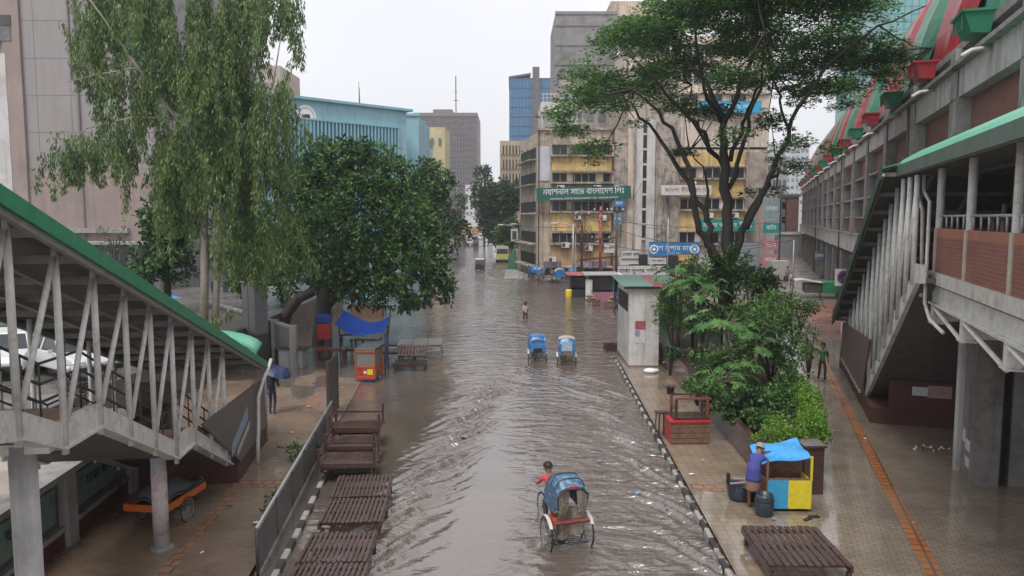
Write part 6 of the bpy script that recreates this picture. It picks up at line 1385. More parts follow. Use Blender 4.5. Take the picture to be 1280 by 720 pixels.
slat_table('dark wet cart bed behind the slatted cart bed',(gnd(497,452).x,38.0,0),R(3),1.9,1.3,.62,7,G3,gap=.12)
slat_table('plank table in the flood left behind the orange cart',(gnd(446,447).x,42.0,0),R(-3),1.6,1.0,.62,6,G3,gap=.12)
slat_table('grey plank stand between the dark trunk and the tarpaulin',(gnd(426,440).x,44.0,0),R(8),1.4,1.0,.6,5,G3,gap=.15)
t = thing('red_chest','red and navy painted chest standing on a stand at the dark trunk','chest',(gnd(399,452).x-.1,39.9,0)); g = MB(); g.box(-.32,.32,-.3,.3,.9,1.75,red_p); g.build('chest', None, t, bevel=.02); g = MB(); g.box(-.36,.36,-.34,.34,1.752,2.2,tarp_dk); g.build('cover', None, t, bevel=.06); g = MB(); [g.box(x-.03,x+.03,y-.03,y+.03,-.1,.898) for x in (-.28,.28) for y in (-.26,.26)]; g.build('legs', steel_d, t)
t = thing('pale_counter','pale grey metal counter box beside the panel wall','counter',(gnd(378,452).x,36.6,0),R(-8)); g = MB(); g.box(-.6,.6,-.35,.35,.0,.95,mat('pale_metal',(.30,.33,.33),.5,(.15,.15,.14),.5,3)); g.build('body', None, t, bevel=.02); g = MB(); g.box(-.75,.75,-.45,.45,.952,1.0,steel_d); g.build('top', None, t); g = MB(); g.box(-.55,-.03,-.37,-.352,.1,.85); g.box(.03,.55,-.37,-.352,.1,.85); g.build('door', MATS['pale_metal'], t)
t = thing('blue_sheet_stall','small stall under bright blue plastic, far behind the dark tree','stall',(gnd(436,412).x,56,0)); g = MB(); g.sheet([[(x,y,1.5+.2*math.sin(3*x+y)+.1*y) for x in np.linspace(-1.5,1.4,9)] for y in np.linspace(-.7,.7,5)], mat('cyan_tarp',(.04,.30,.60),.4,(.2,.5,.7),.5,3), .02); g.build('plastic_sheet', None, t); g = MB(); g.box(-1.2,1.1,-.5,.5,.0,.9,wood_m); g.build('counter', None, t); g = MB(); [g.bar((x,y,0),(x,y,1.45),.03,5) for x in (-1.3,1.2) for y in (-.6,.6)]; g.build('poles', wood_d, t)

# ---- under the left stair: red flatbed cart with covered load
p = gnd(212,648,.17); t = thing('flatbed_cart','flat cargo tricycle with orange red side boards parked under the left stair','cargo cart',(-8.2,17.55,.17),R(-8)); t.scale=(.8,.8,.8)
g = MB(); g.box(-.62,.62,-1.05,1.0,.62,.68,wood_m); g.build('bed', None, t)
g = MB(); g.box(-.66,.66,-1.09,-1.052,.60,.80); g.box(.623,.66,-1.05,1.0,.60,.80); g.box(-.66,-.623,-1.05,1.0,.60,.80); g.build('side_boards', orange_p, t)
for sx in (-1,1): wheel(t,(sx*.70,-.1,.34),.35)
wheel(t,(0,1.7,.34),.34)
g = MB(); g.bar((-.7,-.1,.34),(.7,-.1,.34),.02,6,steel_d); g.bar((0,.9,.6),(0,1.5,.8),.02,6,steel_d); g.bar((0,1.5,1.0),(0,1.7,.34),.02,6,steel_d); g.bar((-.25,1.42,1.02),(.25,1.42,1.02),.012,6,steel_d); g.build('frame', None, t)
ld = thing('covered_load','grey tarpaulin covered load lying on the orange red cart','covered load',(-8.2,17.55,.72),R(-8)); ld.scale=(.8,.8,1); g = MB(); g.sheet([[(x,y,.04+.30*math.cos(x*1.9)*max(0,math.cos(y*1.2))+.06*math.sin(7*x+4*y)) for x in np.linspace(-.6,.6,12)] for y in np.linspace(-1.0,.95,14)], mat('grey_tarp',(.15,.155,.165),.45,(.26,.26,.28),.5,4,bump=.4), .02); g.build('tarpaulin_sheet', None, ld, True)
# ---- yard cars
YZ = 1.82
G4 = 'cars parked in the raised yard behind the left stair'
for lab,px,py,Y,rz,m,v in (('white saloon with its nose toward us at the left end of the yard',25,0,27.0,200,body_w,False),('white saloon partly hidden behind the second stair post',95,0,26.5,235,body_w,False),('white saloon in the second row of the yard',60,0,32.5,240,body_w,False),('silver saloon right in the front row of the yard',140,0,31.0,225,body_s,False),('dark saloon right behind the white saloons',125,0,36.5,230,body_dk,False),('white minibus at the back of the yard',165,0,40.0,215,body_w,True),('grey saloon at the far left of the yard',5,0,34,220,body_g,False)):
    x = (px-640)/FPX*Y*1.03; car(lab,(x,Y,YZ),R(rz),m,v,G4)
t = thing('motorcycle','dark motorcycle leaning near the edge of the raised yard','motorcycle',((100-640)/FPX*22.8,22.4,YZ),R(60))
wheel(t,(0,-.62,.3),.3,wt=.05); wheel(t,(0,.65,.3),.3,wt=.05); g = MB(); g.tube([(0,-.62,.3),(0,0,.35),(0,.4,.75),(0,.65,.3)],.04,6,steel_d); g.cbox((0,-.02,.42),(.24,.4,.3),0,steel_d); g.build('frame_and_engine', None, t); g = MB(); g.ball((0,.15,.82),(.14,.26,.13),12,8,body_dk); g.build('tank', None, t, True); g = MB(); g.cbox((0,-.35,.80),(.24,.6,.10),0,black); g.build('seat', None, t, bevel=.04); g = MB(); g.bar((-.33,.42,1.05),(.33,.42,1.05),.014,6,galv); g.ball((0,.56,.92),(.09,.08,.09),10,8,lamp_w); g.build('handlebar', None, t)
t = thing('green_skip','green metal skip at the back left of the yard','skip',((14-640)/FPX*29*1.03,29.5,YZ),R(10)); g = MB(); g.hexa([(-.9,-.6,0),(.9,-.6,0),(.9,.6,0),(-.9,.6,0),(-1.1,-.75,1.3),(1.1,-.75,1.3),(1.1,.75,1.3),(-1.1,.75,1.3)],mat('skip_green',(.02,.12,.05),.5,(.1,.3,.05),.5,1)); g.build('body', None, t); g = MB(); g.box(-1.15,1.15,-.8,.8,1.302,1.38,MATS['skip_green']); g.build('rim', None, t)

# ---- white booth
wx0, wy0 = 5.62, 36.1
bo = thing('white_booth','white rectangular booth with green and red corrugated roof between street and bed','booth',(wx0,wy0,0),R(-1))
wb_ = mat('booth_white',(.60,.585,.57),.7,(.25,.2,.16),.5,.9,streak=(.25,.2,.17),samt=.6)
g = MB(); g.box(0,1.42,0,4.6,-.1,3.92); g.box(1.422,2.55,1.7,4.6,-.1,3.90); g.build('wall', wb_, bo)
g = MB(); g.box(-.02,1.44,-.02,4.62,-.1,.22); g.build('plinth', mat('booth_plinth',(.22,.17,.15),.8,(.08,.06,.05),.6,2), bo)
rg = mat('roof_sheet_green',(.10,.24,.19),.5,(.2,.17,.13),.6,1.5); rr_ = mat('roof_sheet_red',(.32,.08,.09),.5,(.3,.2,.17),.6,1.5)
for i, (x0,x1,m_) in enumerate(((-.35,1.15,rg),(1.15,1.75,rr_),(1.75,2.75,rg))):
    g = MB(); n = int((x1-x0)/.05); rows = [[(x0+(x1-x0)*k/n, y, 4.06+(y+.3)*.03+(.02 if k%2 else -.02)) for k in range(n+1)] for y in (-.25,4.9)]; g.sheet(rows, m_, .015); g.build('roof_sheet', None, bo)
g = MB(); g.box(-.3,2.7,-.2,-.15,3.925,4.01,wood_d); g.build('roof_batten', None, bo)
g = MB(); g.box(-.03,-.003,.6,4.2,2.75,3.6); g.build('side_opening', mat('dark_opening',(.02,.02,.02),.8), bo)
g = MB(); g.box(.28,.78,-.012,-.003,2.55-1.3+.72,2.72-.35,mat('poster_red',(.35,.06,.07),.6,(.5,.4,.4),.6,9)); g.box(.26,.5,-.012,-.003,1.3,1.6,mat('pasted_white',(.6,.6,.6),.6,(.2,.2,.22),.6,14)); g.box(.53,.78,-.012,-.003,1.3,1.9,MATS['pasted_white']); g.box(.27,.5,-.012,-.003,1.64,1.92,mat('poster_violet',(.3,.28,.38),.6,(.1,.08,.15),.6,9)); g.box(.85,1.1,-.012,-.003,1.2,1.55,MATS['pasted_white']); g.build('posters', None, bo)
# ---- stalls at the corner of the junction
def stall(label, loc, rz, w_, d_, h_, wallm, roofm, frontm=None, name='kiosk', tilt=.15, over=.4, openfront=True, cat='kiosk'):
    t = thing(name,label,cat,loc,rz); g = MB(); g.box(-w_/2,w_/2,d_/2-.06,d_/2,0,h_); g.box(-w_/2,-w_/2+.06,-d_/2,d_/2-.062,0,h_); g.box(w_/2-.06,w_/2,-d_/2,d_/2-.062,0,h_); g.build('wall', wallm, t)
    g = MB(); g.box(-w_/2+.062,w_/2-.062,-d_/2,-d_/2+.08,0,h_*.4); g.build('counter', frontm or wallm, t)
    g = MB(); g.hexa([(-w_/2-over,-d_/2-over,h_+.02),(w_/2+over,-d_/2-over,h_+.02),(w_/2+over,d_/2+.1,h_+.02+tilt),(-w_/2-over,d_/2+.1,h_+.02+tilt),(-w_/2-over,-d_/2-over,h_+.08),(w_/2+over,-d_/2-over,h_+.08),(w_/2+over,d_/2+.1,h_+.08+tilt),(-w_/2-over,d_/2+.1,h_+.08+tilt)]); g.build('roof', roofm, t)
    g = MB(); g.box(-w_/2+.062,w_/2-.062,.0,.05,h_*.45,h_*.9,mat('stock_goods',(.12,.12,.14),.6,(.4,.3,.25),.7,7)); g.build('shelf_goods', None, t); return t
p = gnd(724,373); stall('open dark kiosk with a tattered red roof, leftmost at the junction corner',(p.x,p.y+1,-.05),0,1.5,1.6,2.1,mat('kiosk_dark',(.035,.035,.04),.7),mat('kiosk_red',(.33,.05,.06),.6,(.45,.4,.38),.6,2))
p = gnd(753,376); stall('wide kiosk with blue display front and white sheet roof',(p.x+.1,p.y+.9,-.05),0,2.6,1.7,2.2,mat('kiosk_grey',(.26,.29,.30),.6,(.12,.13,.13),.5,2),mat('kiosk_white_roof',(.55,.55,.53),.5,(.3,.28,.25),.6,2),blue_p)
p = gnd(745,381); stall('narrow stall with faded goods and a grey sheet roof squeezed by the white cabinet',(p.x+.6,p.y+2.4,-.05),R(3),2.2,1.4,2.4,mat('stall_teal',(.10,.22,.24),.6,(.3,.3,.28),.6,3),mat('stall_roof_grey',(.34,.33,.32),.6,(.15,.1,.08),.7,2),mat('stall_front_pink',(.35,.14,.2),.6,(.3,.28,.3),.6,4))
for lab,pxa,pxb,pyt,Y_,m_ in (('long faded red awning over the shops behind the white booth',776,852,347,72,mat('awning_red',(.38,.07,.07),.6,(.42,.36,.33),.7,2)),('pale plastic awning left of the faded red one',742,776,343,70,mat('awning_pale',(.50,.50,.48),.5,(.25,.22,.2),.6,2)),('blue and white striped parasol cover by the bush edge',846,872,338,60,mat('parasol_blue',(.12,.28,.5),.6,(.5,.52,.55),.8,3))):
    a_ = atY(pxa,pyt,Y_); b_ = atY(pxb,pyt,Y_); t = thing('awning',lab,'awning',(a_.x,Y_,0)); wd_ = b_.x-a_.x; g = MB(); g.sheet([[(wd_*u_,-1.6*v_,a_.z-.55*v_+.06*math.sin(9*u_)+.1*math.sin(4*u_+3)*v_) for u_ in np.linspace(0,1,14)] for v_ in np.linspace(0,1,5)],m_,.03); g.build('sheet', None, t); g = MB()
    for u_ in (.03,.5,.97): g.bar((wd_*u_,-1.5,-.1),(wd_*u_,-1.5,a_.z-.55),.04,6,steel_d); g.bar((wd_*u_,0,-.1),(wd_*u_,0,a_.z-.05),.04,6,steel_d)
    g.build('poles', None, t)
for lab,px_,py_,rz_ in (('dark goods tricycle parked left of the blue fronted kiosk',741,383,20),('goods tricycle heaped with brown sacks by the white booth',764,386,-30)):
    p = gnd(px_,py_); t = thing('goods_tricycle',lab,'cargo cart',(p.x,p.y,-.05),R(rz_)); t.scale = (.8,.8,.8); g = MB(); g.box(-.5,.5,-.8,.8,.55,.62,wood_d); g.box(-.52,.52,-.82,-.79,.56,.8,wood_m); g.box(.5,.53,-.8,.8,.56,.8,wood_m); g.box(-.53,-.5,-.8,.8,.56,.8,wood_m); g.build('bed', None, t)
    for sx in (-1,1): wheel(t,(sx*.58,-.1,.34),.34)
    wheel(t,(0,1.5,.34),.34); g = MB(); g.bar((0,.8,.55),(0,1.3,.8),.02,6,steel_d); g.bar((0,1.3,1.0),(0,1.5,.34),.02,6,steel_d); g.bar((-.58,-.1,.34),(.58,-.1,.34),.02,6,steel_d); g.build('frame', None, t)
    g = MB(); [g.ball((random.uniform(-.3,.3),random.uniform(-.6,.6),.78+.1*k),(.28,.35,.16),10,7,mat('sack_brown',(.22,.17,.12),.8,(.1,.08,.06),.5,5)) for k in range(5)]; g.build('sacks', None, t, True)
p = gnd(736,378); t = thing('white_cabinet','tall narrow white cabinet standing in the water between the two kiosks','cabinet',(p.x,p.y,-.05)); g = MB(); g.box(-.28,.28,-.3,.3,.0,2.05,white_p); g.build('body', None, t, bevel=.05); g = MB(); g.box(-.24,.24,-.33,-.302,.15,1.9,white_p); g.build('door', None, t, bevel=.01); g = MB(); g.box(.15,.18,-.36,-.332,.9,1.2,steel_d); g.build('handle', None, t)
p = gnd(711,373); t = thing('yellow_drum','yellow plastic drum under the red roof edge','drum',(p.x,p.y,.0)); g = MB(); g.lathe((0,0,0),[(.28,0),(.3,.1),(.3,.7),(.26,.8),(.1,.85)],16,yellow_p); g.build('drum', None, t, True); g = MB(); g.lathe((0,0,.852),[(.1,0),(.1,.06)],10,black); g.build('cap', None, t)
p = gnd(763,377); slat_table('purple painted bench in front of the white roofed kiosk',(p.x,p.y,.0),0,1.3,.6,.75,4,None,mat('purple_paint',(.25,.10,.22),.5,(.12,.06,.1),.5,3),.1,'purple_bench')
p = gnd(766,438); t = thing('sunken_crate','small dark crate sunk in the flood beside the white booth','crate',(p.x,p.y,-.05),R(10)); g = MB(); g.box(-.45,.45,-.3,.3,0,.06,wood_d); [g.box(-.45,.45,-.3+.58*k,-.28+.58*k,.08+.12*j,.17+.12*j,wood_d) for k in (0,1) for j in (0,1,2)]; [g.box(-.45+.88*k,-.43+.88*k,-.28,.28,.08+.12*j,.17+.12*j,wood_d) for k in (0,1) for j in (0,1,2)]; g.build('slats', None, t); g = MB(); [g.box(x-.03,x+.03,y-.03,y+.03,.061,.46,wood_d) for x in (-.41,.41) for y in (-.26,.26)]; g.build('corner_post', None, t)
p = gnd(688,353); slat_table('low pale wooden cart standing at the foot of the corner block',(p.x,p.y+.3,.1),0,3.0,1.2,.6,8,None,wood_l,.1,'wooden_platform')
# ---- poles, lamps, wires
def pole(label, px, ytop, ybot, Y, r, m, name='utility_pole', arms_=(), cat='pole'):
    b = atY(px,ybot,Y); z = atY(px,ytop,Y).z; t = thing(name,label,cat,(b.x,Y,0)); g = MB(); g.bar((0,0,-.2),(0,0,z),r,10,m,r*.75); g.build('shaft', None, t, True)
    for (zz,w_) in arms_: g = MB(); g.beam((-w_,-.12,z-zz),(w_,-.12,z-zz),.12,.14,steel_d); g.build('cross_arm', None, t)
    for (zz,w_) in arms_:
        for k in (-1,1):
            g = MB(); g.lathe((k*w_*.8,-.12,z-zz+.075),[(.05,0),(.08,.05),(.05,.1),(.08,.15),(.03,.22)],8,lamp_w); g.build('insulator', None, t)
    return t, z
t1, z1 = pole('dull red utility pole, left of the transformer pair',727,262,352,85,.16,mat('pole_red_dull',(.22,.08,.07),.6,(.1,.07,.06),.6,3),arms_=((.6,.9),(3.2,1.4)))
t2, z2 = pole('brighter red utility pole, right of the transformer pair',750,258,352,85,.17,mat('pole_red',(.40,.08,.06),.6,(.12,.07,.06),.5,3),arms_=((.5,.9),(3.6,1.2)))
t3, z3 = pole('dark utility pole at the blue round sign',770,258,352,84,.15,rust,arms_=((.5,.8),))
t4, z4 = pole('grey pole in front of the yellow block, left of the red ones',716,280,356,80,.10,galv)
pole('thin grey pole at the blue signboard',834,272,345,84,.08,galv); pole('light pole on the right end of the passage',990,300,372,72,.07,galv)
t = thing('transformer_platform','wire tangled platform with beam between the two red poles','transformer platform',(t1.location.x,84.7,0)); g = MB(); wx = t3.location.x-t1.location.x; g.beam((-.3,0,z1-5.6),(wx+.3,0,z1-5.2),.2,.22); g.beam((0,.1,z1-3.6),(wx,.1,z1-3.1),.14,.16); g.build('beam', rust, t)
g = MB(); rr = random.Random(5)
for k in range(12):
    a_ = rr.uniform(-.1,.1); r_ = rr.uniform(.5,1.25); c = Vector((rr.uniform(-.3,.3),-.2,z1-3.2+rr.uniform(-.8,.8))); g.tube([c+Vector((r_*math.cos(q)*.8,.1*math.sin(3*q),r_*math.sin(q)*1.2)) for q in np.linspace(0,2*PI,15)],.022,4)
g.build('cable_coils', mat('cable',(.09,.04,.035),.6), t)
g = MB()
for k in range(7):
    x = rr.uniform(-.5,.4); g.tube([(x,-.2,z1-.6),(x+rr.uniform(-.4,.4),-.25,z1-3),(x+rr.uniform(-.3,.5),-.25,z1-6),(rr.uniform(-.2,.4),-.1,1)],.02,4)
g.build('hanging_cables', MATS['cable'], t)
def lamp(label, px, py, Y, ln, group='street lamps'):
    e = atY(px,py,Y); t = thing('street_lamp',label,'street lamp',(e.x+ln,Y,0),0,group); z = e.z; g = MB(); g.bar((0,0,-.1),(0,0,z-1.2),.10,8,galv,.07); g.build('post', None, t); g = MB(); g.tube([(0,0,z-1.2),(-.15*ln,0,z-.5),(-.5*ln,0,z-.08),(-ln,0,z)],.06,6,galv); g.build('arm', None, t, True); g = MB(); g.ball((-ln-.3,0,z-.02),(.55,.16,.11),12,8,mat('lamp_head',(.45,.46,.47),.4)); g.build('lamp_head', None, t, True)
lamp('curved street lamp in front of the yellow block facade',697,279,84,2.0); lamp('curved street lamp over the left side street by the large street tree',629,281,110,2.2); lamp('short street lamp beside the corner block side face',645,280,104,1.6)
t = thing('signal_head','small white signal box on the lamp post by the side street','signal box',(atY(643,294,109).x,109.3,0)); g = MB(); z = atY(643,294,109).z; g.box(-.5,.5,-.3,.0,z-.9,z+.9,white_s); g.box(-.3,.3,-.33,-.302,z-.6,z+.6,glass_d); g.build('box', None, t); g = MB(); g.bar((0,.1,-.1),(0,.1,z),.06,6,galv); g.build('post', None, t)
def wire(label, pts, sag, r=.018, n=14, group='overhead wires'):
    a_, b_ = Vector(pts[0]), Vector(pts[1]); g = MB(); g.tube([a_.lerp(b_,k/n)-Vector((0,0,4*sag*(k/n)*(1-k/n))) for k in range(n+1)],r,4,steel_d); o = g.build('overhead_wire'); tag(o,label,'overhead wire',group)
wire('sagging wire from the side street lamp to the corner block',[atY(572,307,150),atY(655,298,100)],.6,.05)
wire('upper wire between the left red pole and the right end of the block',[(t1.location.x,84.8,z1-.5),(31,85,z1-1)],1.2,.03)
wire('lower wire between the left red pole and the right end of the block',[(t1.location.x,84.8,z1-3.2),(31,85,z1-3.5)],1.5,.03)
wire('wire from the grey pole to the left red pole',[(t4.location.x,80,z4),(t1.location.x,84.8,z1-3.2)],.5,.03)
# ---- red pavement cart with upturned table
t = thing('red_topped_box','wooden vending box with red painted top on the right pavement','vending box',(5.62,23.9,.16),R(2)); g = MB()
for k in range(4): g.box(-.62,.62,-.42,-.40,.03+.17*k,.185+.17*k,wood_m)
g.box(-.62,.62,.40,.42,.03,.70,wood_m); g.box(-.62,-.60,-.398,.398,.03,.70,red_p); g.box(.60,.62,-.398,.398,.03,.70,wood_m); g.build('side_boards', None, t); g = MB(); g.box(-.66,.66,-.46,.46,.702,.75,red_p); g.build('top', None, t); g = MB(); [g.box(x-.04,x+.04,y-.04,y+.04,-.02,.70,wood_d) for x in (-.57,.57) for y in (-.37,.37)]; g.build('leg', None, t)
t = thing('upturned_red_table','small dark table with worn red edges lying on the wooden vending box','table',(5.70,24.0,.93),R(2)); g = MB(); g.box(-.58,.58,-.38,.38,.0,.05,wood_d); g.build('tabletop', None, t)
for sx in (-1,1):
    for sy in (-1,1): g = MB(); x, y = sx*.5,sy*.32; g.box(x-.04,x+.04,y-.04,y+.04,.052,.62,wood_d if sx*sy>0 else mat('worn_red_wood',(.22,.06,.05),.5,(.06,.03,.03),.5,8)); g.build('leg', None, t)
g = MB(); g.box(-.52,.6,-.36,-.28,.622,.68,MATS['worn_red_wood']); g.box(-.52,.5,.28,.36,.622,.67,wood_d); g.box(-.54,-.46,-.27,.27,.3,.36,wood_d); g.build('stretcher', None, t)
t = thing('wooden_stool','tiny dark stool leaning at the left end of the vending box','stool',(4.88,24.3,.165),R(20)); g = MB(); g.box(-.18,.18,-.14,.14,.8,.85,wood_d); g.build('seat', None, t); g = MB(); [g.beam((x*1.2,y*1.2,0),(x,y,.798),.04,.04,wood_d) for x in (-.14,.14) for y in (-.1,.1)]; g.build('leg', None, t)
p = gnd(838,492,.16); t = thing('dark_bucket','small black bucket on the right pavement by the planter wall','bucket',(p.x,p.y,.155)); g = MB(); g.lathe((0,0,0),[(.13,0),(.17,.28),(.18,.29),(.16,.28),(.12,.03)],16,black); g.build('bucket', None, t, True); g = MB(); g.tube([(.17*math.cos(a_),0,.28+.15*math.sin(a_)) for a_ in np.linspace(0,PI,9)],.006,5,galv); g.build('handle', None, t)
p = gnd(813,466,.15); t = thing('white_sack','crumpled white sack left at the foot of the white booth','sack',(p.x,p.y,.145)); g = MB(); g.ball((0,0,.10),(.34,.22,.13),12,7,text_w); g.ball((.25,.05,.1),(.16,.14,.10),10,6,text_w); g.build('bag', None, t, True)
# ---- vendor's box, tarp, tub, barrel, man
vb = thing('vendor_box','vendor box painted sky blue and yellow at the near end of the planter','vendor stall',(6.72,18.3,.165),R(-1))
w1, d1 = 1.02, .62
g = MB(); g.box(-.50,-.0,-.38,-.35,.08,.78,mat('stall_blue',(.04,.34,.60),.45,(.03,.2,.4),.4,5)); g.build('blue_panel', None, vb); g = MB(); g.box(.0,.53,-.38,-.35,.08,.78,mat('stall_yellow',(.72,.60,.03),.45,(.5,.35,.05),.4,4)); g.build('yellow_panel', None, vb)
g = MB(); g.box(-.53,-.5,-.38,.3,.08,.78,wood_m); g.box(.53,.56,-.38,.3,.08,.78,yellow_p); g.box(-.53,.56,.3,.33,.08,1.3,wood_m); g.box(-.5,.53,-.34,.3,.55,.6,wood_m); g.build('box_body', None, vb)
g = MB(); g.box(.52,.57,-.39,-.34,.782,1.38,yellow_p); g.box(-.54,-.49,-.39,-.34,.782,1.30,wood_m); g.box(-.5,.53,-.36,-.33,.782,.83,wood_m); g.build('uprights', None, vb)
tv = thing('vendor_tarpaulin','bright sky blue tarpaulin stretched over the vendor box','tarpaulin',(6.68,18.5,1.42),0); g = MB(); g.sheet([[(x,y,.10*math.sin(2.2*x+.6)+.16*y+.05*math.sin(5*x+7*y)+.10*max(0,x)*(1 if y>0 else .3)) for x in np.linspace(-.58,.62,14)] for y in np.linspace(-.42,.55,8)], mat('sky_tarp',(.05,.33,.72),.35,(.12,.45,.8),.5,5,bump=.4), .015); g.build('tarpaulin_sheet', None, tv)
for (x,y,z,s) in ((-.2,.0,.80,.1),(.05,.05,.79,.08),(.2,-.1,.78,.09)):
    pass
t = thing('vegetable_tray','tray of greens inside the vendor box','tray',(6.70,18.25,.77)); g = MB(); g.box(-.4,.42,-.22,.22,0,.03,wood_l); g.build('tray', None, t); g = MB(); rr = random.Random(2); [g.ball((rr.uniform(-.35,.35),rr.uniform(-.18,.18),.06),(.05,.04,.035),7,5,mat('greens',(.08,.17,.05),.6)) for _ in range(22)]; g.build('greens', None, t)
tub = thing('plastic_tub','wide dark blue plastic tub beside the vendor box','tub',(5.85,18.75,.17)); g = MB(); g.lathe((0,0,0),[(.30,0),(.36,.10),(.40,.40),(.42,.42),(.37,.40),(.33,.12),(.0,.06)],22,mat('tub_navy',(.025,.04,.075),.35,(.06,.1,.14),.5,6)); tub_o = g.build('tub', None, tub, True); tub.scale=(1.0,.75,1.0)
t = thing('wet_planks','short pale planks and rope lying across the dark blue tub','planks',(5.85,18.75,.60)); g = MB(); g.cbox((0,-.05,.02),(.7,.08,.03),.2,wood_l); g.cbox((.1,.12,.05),(.6,.06,.03),-.1,galv); g.cbox((-.35,.05,.12),(.08,.08,.22),0,black); g.build('planks', None, t)
bar_ = thing('plastic_barrel','dark blue grey open plastic barrel in front of the vendor','barrel',(6.08,17.75,.165)); g = MB(); g.lathe((0,0,0),[(.19,0),(.21,.05),(.225,.25),(.215,.45),(.20,.52),(.18,.52),(.20,.3),(.0,.1)],20,mat('barrel_navy',(.03,.042,.06),.35,(.07,.1,.13),.5,6)); g.build('barrel', None, bar_, True); g = MB(); g.lathe((0,0,.36),[(.226,0),(.235,.02),(.226,.04)],20,black); g.build('hoop', None, bar_)
vend = dict(pelvis=(0,-.10,.93),chest=(0,.12,1.22),neck=(0,.24,1.32),head=(0,.34,1.42),shL=(-.17,.14,1.30),elL=(-.22,.32,1.12),waL=(-.14,.52,1.04),haL=(-.12,.60,1.03),shR=(.17,.14,1.30),elR=(.22,.34,1.12),waR=(.14,.54,1.04),haR=(.12,.62,1.03),hipL=(-.09,-.10,.88),knL=(-.10,-.04,.48),hipR=(.09,-.10,.88),knR=(.10,-.02,.48))
vp = Vector((5.95,18.15,.165)); vz = R(-38)
vo = person('grey haired person in a violet blue shirt bending over the vendor box', vp, vz, vend, dict(shirt=cloth('violet_shirt',(.06,.065,.27),(.09,.10,.36)),trousers=skin_m,thigh='skin',shin='skin',farm='shirt'), 1.0, fingers=True, hairmat=hair_g)
g = MB(); g.lathe((0,-.08,.50),[(.17,0),(.18,.03),(.165,.25),(.15,.38)],18,cloth('tan_shorts',(.26,.16,.11))); g.build('wrapped_cloth', None, vo, True)
g = MB(); g.lathe((0,-.06,.74),[(.19,0),(.185,.05),(.165,.25),(.15,.42)],18,MATS['violet_shirt']); g.build('shirt_tail', None, vo, True)
for lab,x,y,a_ in (('left one of the dark sandals lying by the vendor box',7.02,17.45,.3),('right one of the dark sandals lying by the vendor box',7.22,17.6,-.5)):
    t = thing('sandal',lab,'sandal',(x,y,.17),a_-1.2,'pair of sandals'); g = MB(); g.prism([(-.05,-.13,0),(.04,-.13,0),(.055,.08,0),(.02,.14,0),(-.03,.13,0),(-.06,.05,0)],(0,0,.022),black); g.build('sole', None, t); g = MB(); g.tube([(-.05,.03,.02),(0,.08,.05),(.05,.03,.02)],.009,5,black); g.build('strap', None, t)
# ---- beyond the bed, along the passage
def person_at(lab, px, py, rz, z, shirt, tr_, pose=None, **k): p = gnd(px,py,z); return person(lab,(p.x,p.y,z),rz,pose,dict(shirt=shirt,trousers=tr_),**k)
person_at('person in green walking past the loose bushes on the walkway',1027,478,R(170),.17,cloth('green_shirt',(.03,.12,.05)),cloth('black_trousers',(.02,.02,.02)),walk)
person_at('person in white shirt walking away in the passage, right of the pair',990,361,R(10),.12,cloth('white_shirt',(.5,.5,.5)),cloth('navy_trousers2',(.03,.03,.09)),walk)
person_at('person in pink carrying shopping in the passage, behind the white shirt',984,352,R(0),.12,cloth('pink_shirt',(.4,.2,.22)),cloth('violet_cloth',(.2,.12,.2)),walk)
person_at('person in blue raincoat standing at the corner block foot',661,351,R(90),.1,cloth('blue_raincoat',(.03,.14,.42)),cloth('black_trousers',(.02,.02,.02)))
person_at('person in white by the parked carts behind the bushes',968,356,R(40),.12,cloth('white_shirt',(.5,.5,.5)),cloth('grey_trousers',(.2,.2,.2)))
p = gnd(666,352); rickshaw('dark empty rickshaw parked at the corner block foot',(p.x+.5,p.y+1,0),R(80),1)
t = thing('parking_sign','square white sign with purple no parking disc near the right stair','road sign',(atY(1053,372,66).x,66,.1)); z = atY(1053,348,66).z; g = MB(); g.bar((0,0,0),(0,0,z),.05,8,galv); g.build('post', None, t); g = MB(); g.box(-.75,.75,-.08,-.051,z-.75,z+.75,text_w); b_ = g.build('sign_plate', None, t); g = MB(); g.lathe((0,0,0),[(.58,0),(.58,.02)],24,mat('sign_purple',(.28,.12,.25),.5)); g.lathe((0,0,.021),[(.42,0),(.42,.01)],24,mat('sign_dark_purple',(.09,.05,.13),.5)); d_ = g.build('disc', None, b_); d_.rotation_euler=(PI/2,0,0); d_.location=(0,-.085,z)
g = MB(); g.cbox((0,-.125,z),(.12,.012,.9),0,MATS['sign_purple'],0,R(45)); g.build('diagonal_bar', None, b_)
t = thing('green_box_cart','green boxed cargo tricycle with a dark load parked at the arcade','cargo cart',(gnd(1036,374).x,gnd(1036,374).y,.12),R(-15)); g = MB(); g.box(-.7,.9,-1,1,.5,1.5,mat('cart_green',(.02,.22,.09),.5,(.02,.1,.05),.5,2)); g.build('box', None, t, bevel=.03); g = MB(); g.box(-2.2,-.72,-.9,.9,.5,1.3,mat('cart_load',(.05,.05,.05),.7,(.2,.2,.2),.6,3)); g.build('load', None, t, bevel=.08); g = MB(); g.sheet([[(x,y,1.55+.12*math.sin(2*x)) for x in np.linspace(-3.0,-.6,7)] for y in (-1.1,0,1.1)],mat('pale_sheet',(.5,.5,.48),.5),.03); g.build('cover_sheet', None, t)
for x in (-.9,.6): wheel(t,(x,-1.05,.34),.34,wt=.04)
t = thing('hanging_shop_signs','stack of pink and green shop signs hung on the passage wall','shop signs',(atY(963,300,88).x,88,0)); z = atY(963,300,88).z
